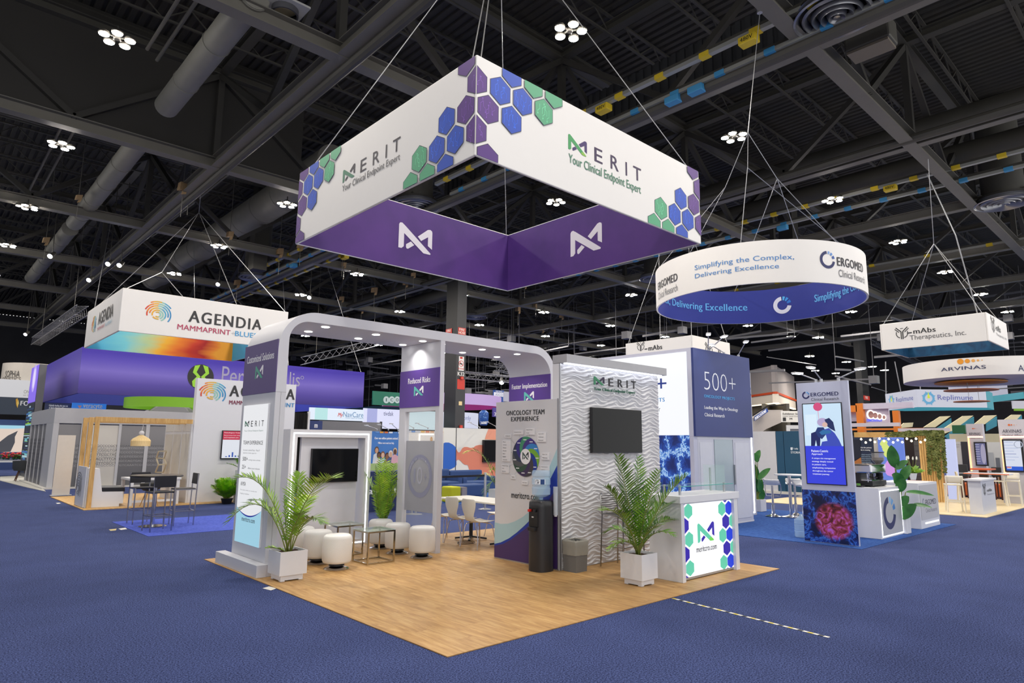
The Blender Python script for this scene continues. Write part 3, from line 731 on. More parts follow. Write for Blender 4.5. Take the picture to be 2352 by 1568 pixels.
MB().lathe([(.001, 0), (.05, .02), (.05, .12), (.001, .14)], (3.05, 2.95, 10.86), 10).build('lifting_ring', ALU, t, smooth=True)

# ================================================================== WHITE ARCH
AY0, AY1, AX0, AX1, AZ1 = 4.28, 5.49, .17, 5.86, 3.68
t = T('display_arch', 'white rounded archway with purple headings and downlights', 'archway', ((AX0+AX1)/2, AY0, 0))
def arc(cx, cz, r, a0, a1, n=14): return [(cx+r*cos(radians(a0+(a1-a0)*k/n)), cz+r*sin(radians(a0+(a1-a0)*k/n))) for k in range(n+1)]
TH = .15; R1 = .58; R2 = .43
outer = [(AX0, 0)]+arc(AX0+R1, AZ1-R1, R1, 180, 90)+arc(AX1-R1, AZ1-R1, R1, 90, 0)+[(AX1, 0)]
inner = [(AX0+TH, 0)]+arc(AX0+TH+.3, AZ1-TH-.3, .3, 180, 90)+arc(AX1-TH-R2, AZ1-TH-R2, R2, 90, 0)+[(AX1-TH, 0)]
n = len(outer); mb = MB(); vs = []
for (a, z) in outer+inner: vs.append((a, AY0, z))
for (a, z) in outer+inner: vs.append((a, AY1, z))
N2 = 2*n; fs = []
for i in range(n-1):
    fs += [(i, n+i, n+i+1, i+1), (N2+i, N2+i+1, N2+n+i+1, N2+n+i), (i, i+1, N2+i+1, N2+i), (n+i, N2+n+i, N2+n+i+1, n+i+1)]
fs += [(0, N2, N2+n, n), (n-1, 2*n-1, N2+2*n-1, N2+n-1)]
mb.add(vs, fs); mb.build('arch_shell', SATIN, t, smooth=True, angle=40)
# seams
for z in (2.479,):
    MB().box(AX0-.001, AX0+TH+.001, AY0-.001, AY0+.002, z-.002, z+.002).build('seam', M('#8c8d94', .6), t)
MB().box(AX0+TH/2-.0+.0, AX0+TH/2+.004, AY0-.0015, AY0+.002, .25, 2.479).build('seam', M('#8c8d94', .6), t)
# base step
MB().box(.03, AX0, 4.19, 5.74, 0.01, .17).box(AX0, AX0+.15, 4.19, AY0, .01, .17).build('base_step', SATIN, t, bevel=.004)
# purple header panels
HP = M('#5b4a80', .5, noise=.03, key='header_purple')
HP2 = M('#5a3a94', .5, noise=.03, key='header_purple')
def header(fc, a0, a1, b0, b1, txt, mat_, tb=None, cg='#4fa58e'):
    mb = MB().frame(fc.P(a0, b0, 0), fc.u*(a1-a0), Vector((0, 0, b1-b0)), fc.n*.012); p = mb.build('heading_panel', mat_, t)
    s = Sheet(fc, d=.013); w = a1-a0; h = b1-b0; mx = (a0+a1)/2
    hw = w*{'R': .28, 'C': .41, 'F': .425}[txt[0]]
    s.text(txt, (mx-hw, b0+h*.64-(h*.03 if 'p' in txt else 0), mx+hw, b0+h*.79), '#f2f0f6', bold=.025)
    emblem(s, (mx-w*.12, b0+h*.3, mx+w*.12, b0+h*.56), cg, '#f2f0f6')
    s.build('lettering', p)
    return p
f1 = Face((AX0, AY1, 0), (0, -1, 0)); W1 = AY1-AY0
header(f1, 0, W1, 2.479, 3.226, 'Customized Solutions', HP)
# lightbox screen on the left leg
s0 = f1.uv(543.7, 1240.8); s1 = f1.uv(621.5, 926.6)
s2 = f1.uv(599.6, 1257.7)
a0, a1 = (f1.uv(565, 932)[0]+s0[0])/2, (s1[0]+s2[0])/2; b0, b1 = (s0[1]+s2[1])/2, s1[1]
fr = MB().frame(f1.P(a0, b0, 0), f1.u*(a1-a0), Vector((0, 0, b1-b0)), f1.n*.03).build('lightbox', M('#e9eaee', .4), t, bevel=.004)
s = Sheet(f1, emit=.78, d=.031)
s.rect(a0, b0, a1, b1, '#f7f8fb'); zc = f1.uv(597, 1176)[1]; w = a1-a0
def arcband(zt, dip, col):
    n = 20; s.poly([(a0, b0), (a1, b0)]+[(a1-w*k/n, zt-dip*sin(pi*k/n)**.8) for k in range(n+1)], col)
arcband(zc+.03, .10, '#23309a'); arcband(zc+.03, .12, '#a9dcf0')
s.build('screen_print', fr); s = Sheet(f1, emit=.0, d=.033)
def z8(x, y): return (530+x/4.02, 900+y/4.02)
q0 = f1.uv(*z8(148, 325)); q1 = f1.uv(*z8(335, 325)); q2 = f1.uv(*z8(148, 262))
H = (b1-b0)
def zy(y, x=240): return f1.uv(*z8(x, y))[1]
wordmark(s, (a0+.1*w, zy(318), a0+.88*w, zy(262)), '#3a8a6a', '#26262c', '#26262c', None, .012)
s.text('Your Clinical Endpoint Expert', (a0+.1*w, zy(368), a0+.88*w, zy(350)), '#4a8a74', bold=.01)
s.text('TEAM EXPERIENCE', (a0+.1*w, zy(485), a0+.9*w, zy(450)), '#26262c', bold=.025)
s.text("Our team's combined Phase I - Phase IV", (a0+.12*w, zy(546), a0+.8*w, zy(530)), '#77777c')
s.text('experience includes support for:', (a0+.12*w, zy(574), a0+.68*w, zy(558)), '#77777c')
for yy, big, sm in ((640, '500+', 'oncology studies worldwide'), (716, '25+', 'different cancer indications'), (795, '244+', 'global sites'), (876, 'All MOA', '')):
    s.text(big, (a0+.12*w, zy(yy), a0+(.33 if len(big) > 3 else .28)*w, zy(yy-38)), '#26262c', bold=.02)
    if sm: s.text(sm, (a0+.37*w, zy(yy-2), a0+.85*w, zy(yy-18)), '#55555a')
s.text('Two dozen studies run centrally with', (a0+.12*w, zy(925), a0+.8*w, zy(911)), '#8a8a90')
s.text('imaging modalities', (a0+.12*w, zy(960), a0+.5*w, zy(945)), '#8a8a90')
s.text('meritcro.com', (a0+.27*w, zy(1212), a0+.8*w, zy(1170)), '#26262c', bold=.02)
s.build('lettering', fr)
# middle leg with a glazed opening
MX = 3.0; f2 = Face((MX, AY1, 0), (0, -1, 0))
mb = MB()
ow0, ow1 = f2.uv(931, 945)[0], f2.uv(1000, 943)[0]; oz1 = 2.335; oz0 = .16
mb.box(MX, MX+.09, AY0, AY1-ow1, 0, oz1).box(MX, MX+.09, AY1-ow0, AY1, 0, oz1).box(MX, MX+.09, AY1-ow1, AY1-ow0, 0, oz0).box(MX, MX+.09, AY0, AY1, oz1, AZ1-TH-.001)
mb.build('middle_leg', SATIN, t)
header(f2, .0, W1, 2.411, 3.07, 'Reduced Risks', HP2, cg='#5fbdb4')
GLASS = M('#dfe9ee', .02, alpha=.12, noise=0, key='clear_glass')
gp = MB().box(MX+.04, MX+.05, AY1-ow1, AY1-ow0, oz0, oz1).build('glass_pane', GLASS, t)
FROST = M('#a9abb4', .6, alpha=.86, noise=.05, nscale=1.5, key='frosted_film')
zt = f2.uv(965, 1012)[1]; zb = f2.uv(965, 1176)[1]
MB().box(MX+.036, MX+.0395, AY1-ow1+.01, AY1-ow0-.01, zb, zt).build('frosted_film', FROST, gp)
s = Sheet(f2, d=-.034); uc = (ow0+ow1)/2; zc = f2.uv(961, 1093)[1]; rr = (f2.uv(989, 1093)[0]-f2.uv(933, 1093)[0])/2
s.ring(uc, zc, rr, rr, .78, '#8f92ab'); s.text('1', (uc-rr*.5, zc-.12, uc-rr*.34, zc+.12), '#979ab0'); s.text('0', (uc-rr*.22, zc-.14, uc+rr*.22, zc+.16), '#b0b2c0'); s.text('+', (uc+rr*.36, zc-.06, uc+rr*.58, zc+.04), '#8f92ab')
for k in range(20):
    a = radians(20+k*7.3); s.text('YEARS OF EXPERIENCE 10+'[k], (uc-rr*.88*cos(a)-.012, zc+rr*.82*sin(a)-.018, uc-rr*.88*cos(a)+.012, zc+rr*.82*sin(a)+.018), '#c9cbd6') if 'YEARS OF EXPERIENCE 10+'[k] != ' ' else None
s.build('circular_seal', gp)
# right leg header
f3 = Face((AX1-TH, AY1-.0, 0), (0, -1, 0)); header(f3, .0, W1, 2.44, 3.17, 'Faster Implementation', HP2, cg='#5fbdb4')
# downlights
DL = M('#fffaf0', .5, emit=9., key='downlight')
for (x, y) in ((.978, 5.09), (.978, 4.51), (1.9, 5.14), (1.9, 4.57), (2.83, 5.2), (2.83, 4.58), (4.2, 5.2), (4.2, 4.61), (5.09, 5.2), (5.09, 4.6), (3.3, 4.6)):
    if x == 3.3: r = .02
    else: r = .05
    z = AZ1-TH
    MB().lathe([(r*1.25, -.002), (r*1.2, -.006), (r, -.006)], (x, y, z), 20, caps=False).lathe([(.001, -.004), (r, -.005)][::-1], (x, y, z), 20, caps=False).build('downlight', DL, t)
for (x, y) in ((.978, 4.8), (1.9, 4.85), (2.83, 4.9), (4.2, 4.9), (5.09, 4.9)):
    la = bpy.data.lights.new('downlight_lamp', 'AREA'); la.shape = 'DISK'; la.size = .12; la.energy = 5; la.color = (1, .95, .88); la.spread = radians(120)
    lo = bpy.data.objects.new('downlight_lamp', la); COL.objects.link(lo); lo.location = (x-((AX0+AX1)/2), y-AY0, AZ1-TH-.02); lo.parent = t

# ================================================================== LED portal behind the stools
t = T('display_portal', 'white free-standing portal frame edged with LED strip, behind the stools', 'display stand', (1.95, 5.95, 0))
px0, px1, pz1, py0 = 1.17, 2.72, 2.0, 5.95
t.location = ((px0+px1)/2, py0, 0)
w_ = .13; dp = .3
mb = MB(); mb.box(px0, px0+w_, py0, py0+dp, 0, pz1).box(px1-w_, px1, py0, py0+dp, 0, pz1).box(px0+w_, px1-w_, py0, py0+dp, pz1-w_, pz1).box(px0+w_, px1-w_, py0, py0+dp, 0, .1)
mb.build('portal_frame', WHITE, t)
LED = M('#f6f9ff', .5, emit=3.2, key='led_strip')
e_ = .055; lw = .02; y_ = py0-.004
MB().box(px0+e_, px0+e_+lw, y_, py0, .04, pz1-e_).box(px1-e_-lw, px1-e_, y_, py0, .04, pz1-e_).box(px0+e_+lw, px1-e_-lw, y_, py0, pz1-e_-lw, pz1-e_).box(px0+e_+lw, px1-e_-lw, y_, py0, .04, .04+lw).build('led_strip', LED, t)
MB().box(1.42, 2.5, py0+.1, py0+.16, .1, 1.93).build('monitor_board', M('#cfd0d8', .5), t)
f = Face((0, 5.94, 0), (1, 0, 0))
t2 = T('television', 'black flat television on the board inside the LED portal', 'television', (2.0, py0+.05, 1.1))
q0 = PY(714, 1097, 5.99); q1 = PY(824, 1030, 5.99)
MB().box(q0.x, q1.x, 5.99, 6.05, q1.z-.58, q1.z).build('housing', BLACK, t2, bevel=.004)
MB().box(q0.x+.012, q1.x-.012, 5.986, 5.992, q1.z-.565, q1.z-.012).build('screen', SCREEN, t2)

# ================================================================== ONCOLOGY PANEL (faces -x)
t = T('graphic_panel', 'tall white graphic panel headed ONCOLOGY TEAM EXPERIENCE', 'panel', (3.49, 2.7, 0))
PY0, PY1 = 1.995, 3.38; FX = 3.484
MB().box(FX, FX+.05, PY0, PY1, .02, 2.455).build('panel_board', M('#cdcdd1', .5, noise=.01), t, bevel=.003)
MB().box(FX-.004, FX+.05, PY0, PY1, .005, .024).build('bottom_rail', ALU, t)
MB().box(FX-.006, FX+.05, PY0-.0, PY0+.012, .0, 2.46).build('edge_rail', ALU, t)
f = Face((FX, PY1, 0), (0, -1, 0)); Wd = PY1-PY0; s = Sheet(f)
def zo(x, y): return (1130+x/6.818, 900+y/6.818)
def zu(x, y): return f.uv(*zo(x, y))
# waves at the bottom (pixels of the crop 1120..1540 x 1180..1400, factor 5.6)
def zw(x, y): return f.uv(1120+x/5.6, 1180+y/5.6)
tl = [zw(90, 105), zw(170, 127), zw(260, 125), zw(350, 95), zw(450, 40), zw(535, -30)]
def ext(p, q, a): k = (a-p[0])/(q[0]-p[0]); return (a, p[1]+(q[1]-p[1])*k)
tl = [(0.0, tl[0][1])]+tl[1:]; tl += [(Wd*.62, tl[-1][1]+.18), (Wd*.8, tl[-1][1]+.5), (Wd-.014, tl[-1][1]+.95)]
bl = [zw(90, 385), zw(170, 365), zw(280, 310), zw(380, 235), zw(480, 145), zw(530, 95)]; bl = [(0., bl[0][1])]+bl[1:]+[(Wd*.6, bl[-1][1]+.15), (Wd*.8, bl[-1][1]+.47), (Wd-.014, bl[-1][1]+.85)]
pl = [zw(90, 408), zw(200, 385), zw(300, 330), zw(400, 255), zw(480, 195), zw(535, 150)]; pl = [(0., pl[0][1])]+pl[1:]+[(Wd*.6, pl[-1][1]+.1), (Wd*.8, pl[-1][1]+.3), (Wd-.014, pl[-1][1]+.6)]
for line_, col in ((tl, '#a3c3cc'), (bl, '#12349c'), (pl, '#3f2a63')):
    for p, q in zip(line_, line_[1:]): s.poly([(p[0], .026), (q[0], .026), q, p], col)
s.tpx('ONCOLOGY TEAM', *zo(228, 368), *zo(822, 283), '#1f1f24', bold=.03) if 0 else None
a = zu(228, 368); b_ = zu(822, 353); h0 = zu(228, 295)[1]
s.text('ONCOLOGY TEAM', (a[0], a[1], b_[0], h0), '#1f1f24', bold=.03)
a = zu(303, 460); b_ = zu(735, 455); h0 = zu(303, 392)[1]
s.text('EXPERIENCE', (a[0], a[1], b_[0], h0), '#1f1f24', bold=.03)
a = f.uv(1175, 1142); b_ = f.uv(1175, 1129); s.text('meritcro.com', (a[0], a[1]-.005, a[0]+.62, b_[1]), '#1f1f24', bold=.02)
# pinwheel
cu, cz = zu(530, 1010); ro = (zu(745, 1010)[0]-zu(325, 1010)[0])/2; ri = ro*.38
cu = (zu(745, 1010)[0]+zu(325, 1010)[0])/2
roz = (zu(530, 700)[1]-zu(530, 1330)[1])/2
cols = ['#3c8a66', '#3f2a7c', '#2c7ac0', '#6fa52c', '#12308c', '#3a363c', '#38264f', '#2d4a38', '#4d4f52', '#27304a', '#2c2078']
nS = len(cols)
def spiral(k, r, lag=62):
    a = radians(100-360*k/nS); tw = radians(lag)*(1-(r-ri)/(ro-ri)); return (cu+r*cos(a+tw)*1., cz+r*sin(a+tw)*roz/ro)
for k, c in enumerate(cols):
    rs = [ri+(ro-ri)*j/6 for j in range(7)]
    A = [spiral(k, r) for r in rs]; B = [spiral(k+1, r) for r in rs]
    om = [(cu+ro*cos(radians(100-360*(k+j/5)/nS)), cz+roz*sin(radians(100-360*(k+j/5)/nS))) for j in range(1, 5)]
    s.poly(A+om+B[::-1], c)
    ma = spiral(k+.5, ro*.84, 40); s.rect(ma[0]-.035, ma[1]-.007, ma[0]+.035, ma[1]+.007, '#dfe0e4')
s.ell(cu, cz, ri*1.02, ri*1.02*roz/ro, '#e4e4e8'); emblem(s, (cu-ri*.62, cz-ri*.4, cu+ri*.62, cz+ri*.62), '#4a5a56', '#26262c')
boxes = [((205, 665, 310, 715), ['Glioblastoma']), ((345, 595, 500, 665), ['Non-Small Cell Lung']), ((533, 568, 675, 670), ['Head & Neck', 'Thyroid']), ((722, 635, 850, 780), ['Hepatocellular', 'Colorectal', 'Pancreatic']),
         ((168, 760, 300, 1085), ['Breast', 'Cervical', 'Ovarian', 'Prostate', 'Renal', 'Bladder', 'Testicular']), ((785, 950, 905, 1060), ['Basal Cell', 'Melanoma']), ((765, 1155, 905, 1290), ['Multiple Myeloma', 'Lymphoma', 'Leukemia']),
         ((155, 1135, 275, 1265), ['Osteosarcoma', 'Ewing', 'Sarcoma']), ((303, 1300, 372, 1360), ['Mesothelioma']), ((475, 1390, 570, 1450), ['Rare Tumors'])]
for (x0, y0, x1, y1), ls in boxes:
    p = zu(x0, (y1+y0)/2); q = zu(x1, (y1+y0)/2); zt_ = zu((x0+x1)/2, y0)[1]; zb_ = zu((x0+x1)/2, y1)[1]
    cb = MB().frame(f.P(p[0], zb_, 0), f.u*(q[0]-p[0]), Vector((0, 0, zt_-zb_)), f.n*.012).build('callout_card', M('#dcdce0', .5), t)
    s3 = Sheet(f, d=.0125); n_ = len(ls)
    for i, st in enumerate(ls):
        z_ = zt_-(zt_-zb_)*(i+.62)/n_; s3.th(st, p[0]+.02, z_, .017, '#4a4a50', (q[0]-p[0])-.04, bold=.01)
    s3.build('lettering', cb)
    mx_, mz_ = (p[0]+q[0])/2, (zt_+zb_)/2; dx, dz = mx_-cu, mz_-cz; L = sqrt(dx*dx+dz*dz); s.line([(mx_-dx*.12, mz_-dz*.12), (cu+dx/L*ro*1.02, cz+dz/L*roz*1.02)], .003, '#77777c')
s.build('printed_graphic', t)

# ================================================================== WAVE WALL
t = T('feature_wall', 'white feature wall of rippled wave panels under a lit canopy', 'wall', (4.75, 1.98, 0))
WX0, WX1, WY = 3.49, 6.0, 1.98
MB().box(WX0+.003, WX1, WY, WY+.13, 0.01, 2.98).build('wall_core', WHITE, t)
MB().box(WX0, WX0+.02, WY-.03, WY-.001, 0.012, 2.98).build('edge_trim', ALU, t)
cn = MB().box(WX0, 6.06, 1.82, WY+.13, 2.985, 3.11).build('canopy', M('#a9a9ad', .4, metal=.3), t, bevel=.003)
MB().box(WX0+.05, WX1, 1.88, 1.93, 2.972, 2.985).build('led_bar', M('#f4f6ff', .5, emit=5., key='led_bar'), t)
NT = 64
def wave_tile(seed, w, h):
    rd = random.Random(seed); nx, nz = 56, 112
    ph = [rd.uniform(0, 6.28) for _ in range(4)]; me = bpy.data.meshes.new('wave_panel'); v = []; f_ = []
    for j in range(nz+1):
        for i in range(nx+1):
            u = i/nx; q = j/nz
            # two families of flowing ridges that merge and split
            a1 = 7*q+.42*sin(2*pi*u+ph[0])+.22*sin(2*pi*(u+q)+ph[1])
            a2 = 7*q+.45-.4*sin(2*pi*u+ph[2])+.2*sin(2*pi*(u-2*q)+ph[3])
            def pr(a):
                a %= 1.; return (a/.74)**1.25 if a < .74 else ((1-a)/.26)
            r1 = pr(a1); r2 = pr(a2)
            k = .5+.5*sin(2*pi*u+ph[1]+2*pi*q)
            hgt = max(r1*(.45+.55*k), r2*(1-.5*k))
            hgt = hgt*.02+.004
            if i in (0, nx): hgt = min(hgt, .026)*.8
            v.append((u*w, -hgt, q*h))
    for j in range(nz):
        for i in range(nx): f_.append((j*(nx+1)+i, j*(nx+1)+i+1, (j+1)*(nx+1)+i+1, (j+1)*(nx+1)+i))
    me.from_pydata(v, [], f_); me.materials.append(M('#cbcbcf', .42, noise=.01, key='wave_white'))
    me.polygons.foreach_set('use_smooth', [True]*len(me.polygons)); return me
tw, tz = (WX1-WX0-.02)/5, 2.94/6
tiles = [wave_tile(k, tw-.0015, tz) for k in (1,)]
for i in range(5):
    for j in range(6):
        o = bpy.data.objects.new('wave_panel', tiles[0]); COL.objects.link(o); o.parent = t
        o.location = (WX0+.02+i*tw-t.location.x, WY-.001-t.location.y, .02+j*tz)
# standoff acrylic sign with word mark
fw = Face((0, WY-.075, 0), (1, 0, 0))
t2 = T('acrylic_sign', 'clear acrylic sign with a raised dark word mark on standoffs', 'sign', (4.8, WY-.08, 2.6))
def z6(x, y): return (1260+x/5.227, 780+y/5.227)
a = fw.uv(*z6(495, 640)); b_ = fw.uv(*z6(1045, 720)); h0 = fw.uv(*z6(495, 400))[1]
MB().frame(fw.P(a[0], a[1]-.0, -.006), fw.u*(b_[0]-a[0]), Vector((0, 0, h0-a[1])), fw.n*.006).build('acrylic_sheet', M('#eef2f4', .03, alpha=.1, noise=0, key='acrylic'), t2)
for i in range(3):
    for zc_ in (a[1]+.03, h0-.03):
        p = fw.P(a[0]+.03+(b_[0]-a[0]-.06)*i/2, zc_, 0)
        MB().tube([p+Vector((0, .055, 0)), p+Vector((0, -.012, 0))], .012, 12).build('standoff', CHROME, t2, smooth=True)
class Lift(Sheet): pass
s = Sheet(fw, d=.012)
q0 = fw.uv(*z6(541, 538)); q1 = fw.uv(*z6(541, 435)); q2 = fw.uv(*z6(1045, 590))
wordmark(s, (q0[0], q0[1], q2[0], q1[1]), '#2f7f58', '#2a2340', '#26262b', None, .015)
p0 = fw.uv(*z6(541, 605)); p1 = fw.uv(*z6(541, 568)); p2 = fw.uv(*z6(1035, 655))
s.text('Your Clinical Endpoint Expert', (p0[0], p0[1]-.015, p2[0], p1[1]), '#41705e', bold=.01)
o = s.build('raised_lettering', t2); md = o.modifiers.new('t', 'SOLIDIFY'); md.thickness = .012; md.offset = -1
# wall television
q0 = PY(1360.5, 1040, 1.9); q1 = PY(1473.5, 942.5, 1.9)
t2 = T('television', 'black flat television mounted on the rippled wave wall', 'television', (4.75, 1.93, 1.65))
MB().box(q0.x, q1.x, 1.9, 1.945, q0.z, q1.z).build('housing', BLACK, t2, bevel=.004)
MB().box(q0.x+.012, q1.x-.012, 1.896, 1.902, q0.z+.016, q1.z-.012).build('screen', SCREEN, t2)

# ================================================================== WATER COOLER + BIN
wc = Vector((3.305, 2.165, 0))
t = T('water_cooler', 'tall black water cooler beside the oncology panel', 'water cooler', wc)
DK = M('#26262a', .35, noise=.03, key='cooler_plastic')
MB().lathe([(.150, .0), (.158, .01), (.158, .9), (.155, .955), (.14, .98), (.08, .99)], tuple(wc), 32, e=2.9).build('body', DK, t, smooth=True)
fc = Face((wc.x-.158, wc.y+.09, 0), (0, -1, 0))
MB().frame(fc.P(.0, .62, -.02), fc.u*.18, Vector((0, 0, .27)), fc.n*.022).build('dispenser_recess', M('#0e0e10', .3), t, bevel=.006)
MB().frame(fc.P(.02, .57, -.01), fc.u*.14, Vector((0, 0, .05)), fc.n*.06).build('drip_tray', BLACK, t, bevel=.006)
MB().frame(fc.P(.02, .83, .0), fc.u*.035, Vector((0, 0, .035)), fc.n*.05).build('hot_tap', M('#c8281e', .35), t, bevel=.005, label='red tap')
MB().frame(fc.P(.12, .83, .0), fc.u*.035, Vector((0, 0, .035)), fc.n*.04).build('cold_tap', BLACK, t, bevel=.005)
s = Sheet(fc, d=.004); s.rect(.06, .75, .1, .765, '#e8e8e8'); s.build('spec_label', t)
BW = M('#b8d6f0', .06, alpha=.42, noise=0, key='water_bottle')
b_ = T('water_bottle', 'blue translucent five gallon water bottle on the black cooler', 'bottle', (wc.x, wc.y, .98))
MB().lathe([(.028, .985), (.03, 1.02), (.1, 1.045), (.135, 1.07), (.138, 1.16), (.128, 1.17), (.128, 1.2), (.138, 1.21), (.138, 1.29), (.13, 1.3), (.13, 1.32), (.138, 1.33), (.138, 1.38), (.125, 1.41), (.001, 1.415)], (wc.x, wc.y, 0), 28).build('bottle_body', BW, b_, smooth=True)
rf = RingFace((wc.x, wc.y, 0), .139, 0); s = Sheet(rf, d=.001); s.gridrect(-.1, 1.215, .06, 1.285, '#dfe8f4', 10); s.gridrect(-.01, 1.215, .05, 1.285, '#16407e', 6); s.ell(-.06, 1.25, .028, .03, '#16203a'); s.build('bottle_label', b_)
cd = T('cup_holder', 'clear cup dispenser tube clipped at the side of the black cooler', 'cup dispenser', (wc.x+.12, wc.y-.16, .8))
MB().lathe([(.036, 0), (.036, .4), (.03, .4), (.03, .0)], (wc.x+.13, wc.y-.165, .78), 18, caps=False).build('tube', M('#cfd8e4', .1, alpha=.4, key='cup_tube'), cd, smooth=True)
MB().lathe([(.02, 0), (.028, .07), (.024, .07), (.026, .33), (.001, .34)], (wc.x+.13, wc.y-.165, .76), 14).build('cup_stack', M('#e6eaf0', .5), cd, smooth=True)

q = G(1317, 1317); 
t = T('waste_bin', 'grey tweed square waste bin with a clear plastic liner', 'bin', (q.x+.13, q.y+.13, 0))
cx, cy = q.x+.0, q.y
cx = 3.525; cy = 1.695
TW = M('#6d6c6b', .9, noise=.25, nscale=180, bump=.3, bscale=200, key='tweed')
mb = MB(); hB = .43; tk = .008; wB = .255
t.location = (cx+wB/2, cy+wB/2, 0)
v = []
for z, g_ in ((0, .012), (hB, 0)):
    for a, b2 in ((0, 0), (1, 0), (1, 1), (0, 1)): v.append((cx+g_+a*(wB-2*g_), cy+g_+b2*(wB-2*g_), z))
for z, g_ in ((.02, .02), (hB, .01)):
    for a, b2 in ((0, 0), (1, 0), (1, 1), (0, 1)): v.append((cx+g_+a*(wB-2*g_), cy+g_+b2*(wB-2*g_), z))
fs = []
for k in range(4):
    k2 = (k+1) % 4; fs += [(k, k2, 4+k2, 4+k), (8+k2, 8+k, 12+k, 12+k2), (4+k, 4+k2, 12+k2, 12+k)]
fs += [(3, 2, 1, 0), (8, 9, 10, 11)]
mb.add(v, fs).build('bin_body', TW, t)
mb = MB(); v = []; N = 48
for j, (z, g_) in enumerate(((.24, -.004), (.3, -.006), (.36, -.004), (.42, -.008), (.446, .002), (.41, .012), (.3, .018))):
    for k in range(N):
        sgm = 4*k/N; e_ = int(sgm); u = sgm-e_; P4 = ((0, 0), (1, 0), (1, 1), (0, 1), (0, 0)); A = P4[e_]; B = P4[e_+1]
        a = A[0]+(B[0]-A[0])*u; b2 = A[1]+(B[1]-A[1])*u; jt = random.uniform(-.003, .003); g2 = g_+jt
        v.append((cx+g2+a*(wB-2*g2), cy+g2+b2*(wB-2*g2), z+random.uniform(-.004, .004)))
fs = []
for j in range(6):
    for k in range(N): fs.append((j*N+k, j*N+(k+1) % N, (j+1)*N+(k+1) % N, (j+1)*N+k))
mb.add(v, fs).build('plastic_liner', M('#b4b2a8', .25, alpha=.55, key='liner'), t, smooth=True, angle=0)

# ================================================================== RECEPTION COUNTER
t = T('reception_counter', 'white reception counter with an illuminated hexagon front', 'counter', (4.85, .6, 0))
CX0, CX1, CY0, CY1 = 4.10, 5.6, .345, .86
MB().box(CX0, CX0+.075, CY0, CY1, .01, 1.02).build('side_panel', WHITE, t, bevel=.003)
MB().box(CX1-.11, CX1-.01, CY0+.0, CY1, .01, 1.02).build('side_panel', WHITE, t, bevel=.003)
MB().box(CX0-.03, CX1+.03, CY0-.01, CY1+.03, 1.02, 1.115).build('counter_top', WHITE, t, bevel=.004)
fcx0, fcx1 = CX0+.075, CX1-.11; FY = CY0+.05
MB().box(fcx0, fcx1, FY, FY+.1, .05, 1.02).build('front_lightbox', M('#d8d9de', .4), t)
MB().box(fcx0, fcx1, FY-.0, FY+.1, .02, .05).build('kick_rail', ALU, t)
f = Face((fcx0, FY, 0), (1, 0, 0)); Wf = fcx1-fcx0; s = Sheet(f, emit=1.0, d=.003)
s.rect(.0, .05, Wf, 1.0, '#fafbff'); clip = (0., Wf, .05, 1.0)
def zc5(x, y): return (1480+x/5.406, 1080+y/5.406)
TE, IN, BL = '#5cc4a4', '#2c16a0', '#1238d0'
hp = .222*2*.82; hw, hh_ = .115*1.0, .0
# measured centres on the right: column A x~955, column B x~1008, column C x~1045
cA = f.uv(*zc5(958, 475)); cA2 = f.uv(*zc5(970, 805)); pit = cA[1]-cA2[1]
wH = (f.uv(*zc5(998, 475))[0]-f.uv(*zc5(912, 475))[0]); hH = pit*.66*.86; cB = f.uv(*zc5(1008, 630))
hH = f.uv(*zc5(958, 378))[1]-f.uv(*zc5(958, 562))[1]
for k in range(-1, 4):
    z_ = cA[1]-pit*k
    s.poly(hexa(cA[0], z_, wH, hH), TE, clip); s.poly(hexa(cA[0]+2*(cB[0]-cA[0]), z_, wH, hH), BL, clip)
    s.poly(hexa(cB[0], z_-pit/2, wH, hH), IN, clip); s.poly(hexa(cB[0]+2*(cB[0]-cA[0]), z_-pit/2, wH, hH), TE, clip)
L1 = f.uv(*zc5(542, 505)); dxx = cB[0]-cA[0]
for k in range(-1, 4):
    z_ = L1[1]-pit*k
    s.poly(hexa(L1[0], z_, wH, hH), TE, clip); s.poly(hexa(L1[0]-dxx, z_-pit/2, wH, hH), IN, clip); s.poly(hexa(L1[0]-2*dxx, z_, wH, hH), '#3c56a8', clip)
q0 = f.uv(*zc5(660, 900)); q1 = f.uv(*zc5(868, 880)); hE = f.uv(*zc5(660, 655))[1]
emblem(s, (q0[0], q0[1], q1[0], hE), TE, IN, '#6cd050')
s.build('lit_graphic', t); s = Sheet(f, emit=0, d=.0045)
q0 = f.uv(*zc5(645, 1020)); q1 = f.uv(*zc5(896, 985)); q2 = f.uv(*zc5(645, 950)); s.text('meritcro.com', (q0[0], q0[1], q1[0], q2[1]), '#1c1c22', bold=.02)
s.build('lettering', t)
# glass transaction shelf
t2 = T('glass_shelf', 'green tinted glass shelf on steel posts over the reception counter', 'shelf', (4.85, .5, 1.115))
GG = M('#c4e6e0', .03, alpha=.16, noise=0, key='green_glass'); GE = M('#62bdb2', .1, alpha=.75, noise=0, key='green_glass_edge')
MB().box(4.15, 5.58, .4, .78, 1.228, 1.238).build('glass_sheet', GG, t2)
MB().box(4.15, 5.58, .396, .4, 1.228, 1.238).build('glass_edge', GE, t2)
for x, y, h in ((4.28, .47, .13), (5.45, .47, .13), (5.5, .72, .34), (4.28, .72, .13)):
    MB().tube([(x, y, 1.115), (x, y, 1.115+h)], .018, 14).build('post', ALU, t2, smooth=True)
MB().box(5.44, 5.448, .45, .8, 1.12, 1.5).build('side_glass', GG, t2)
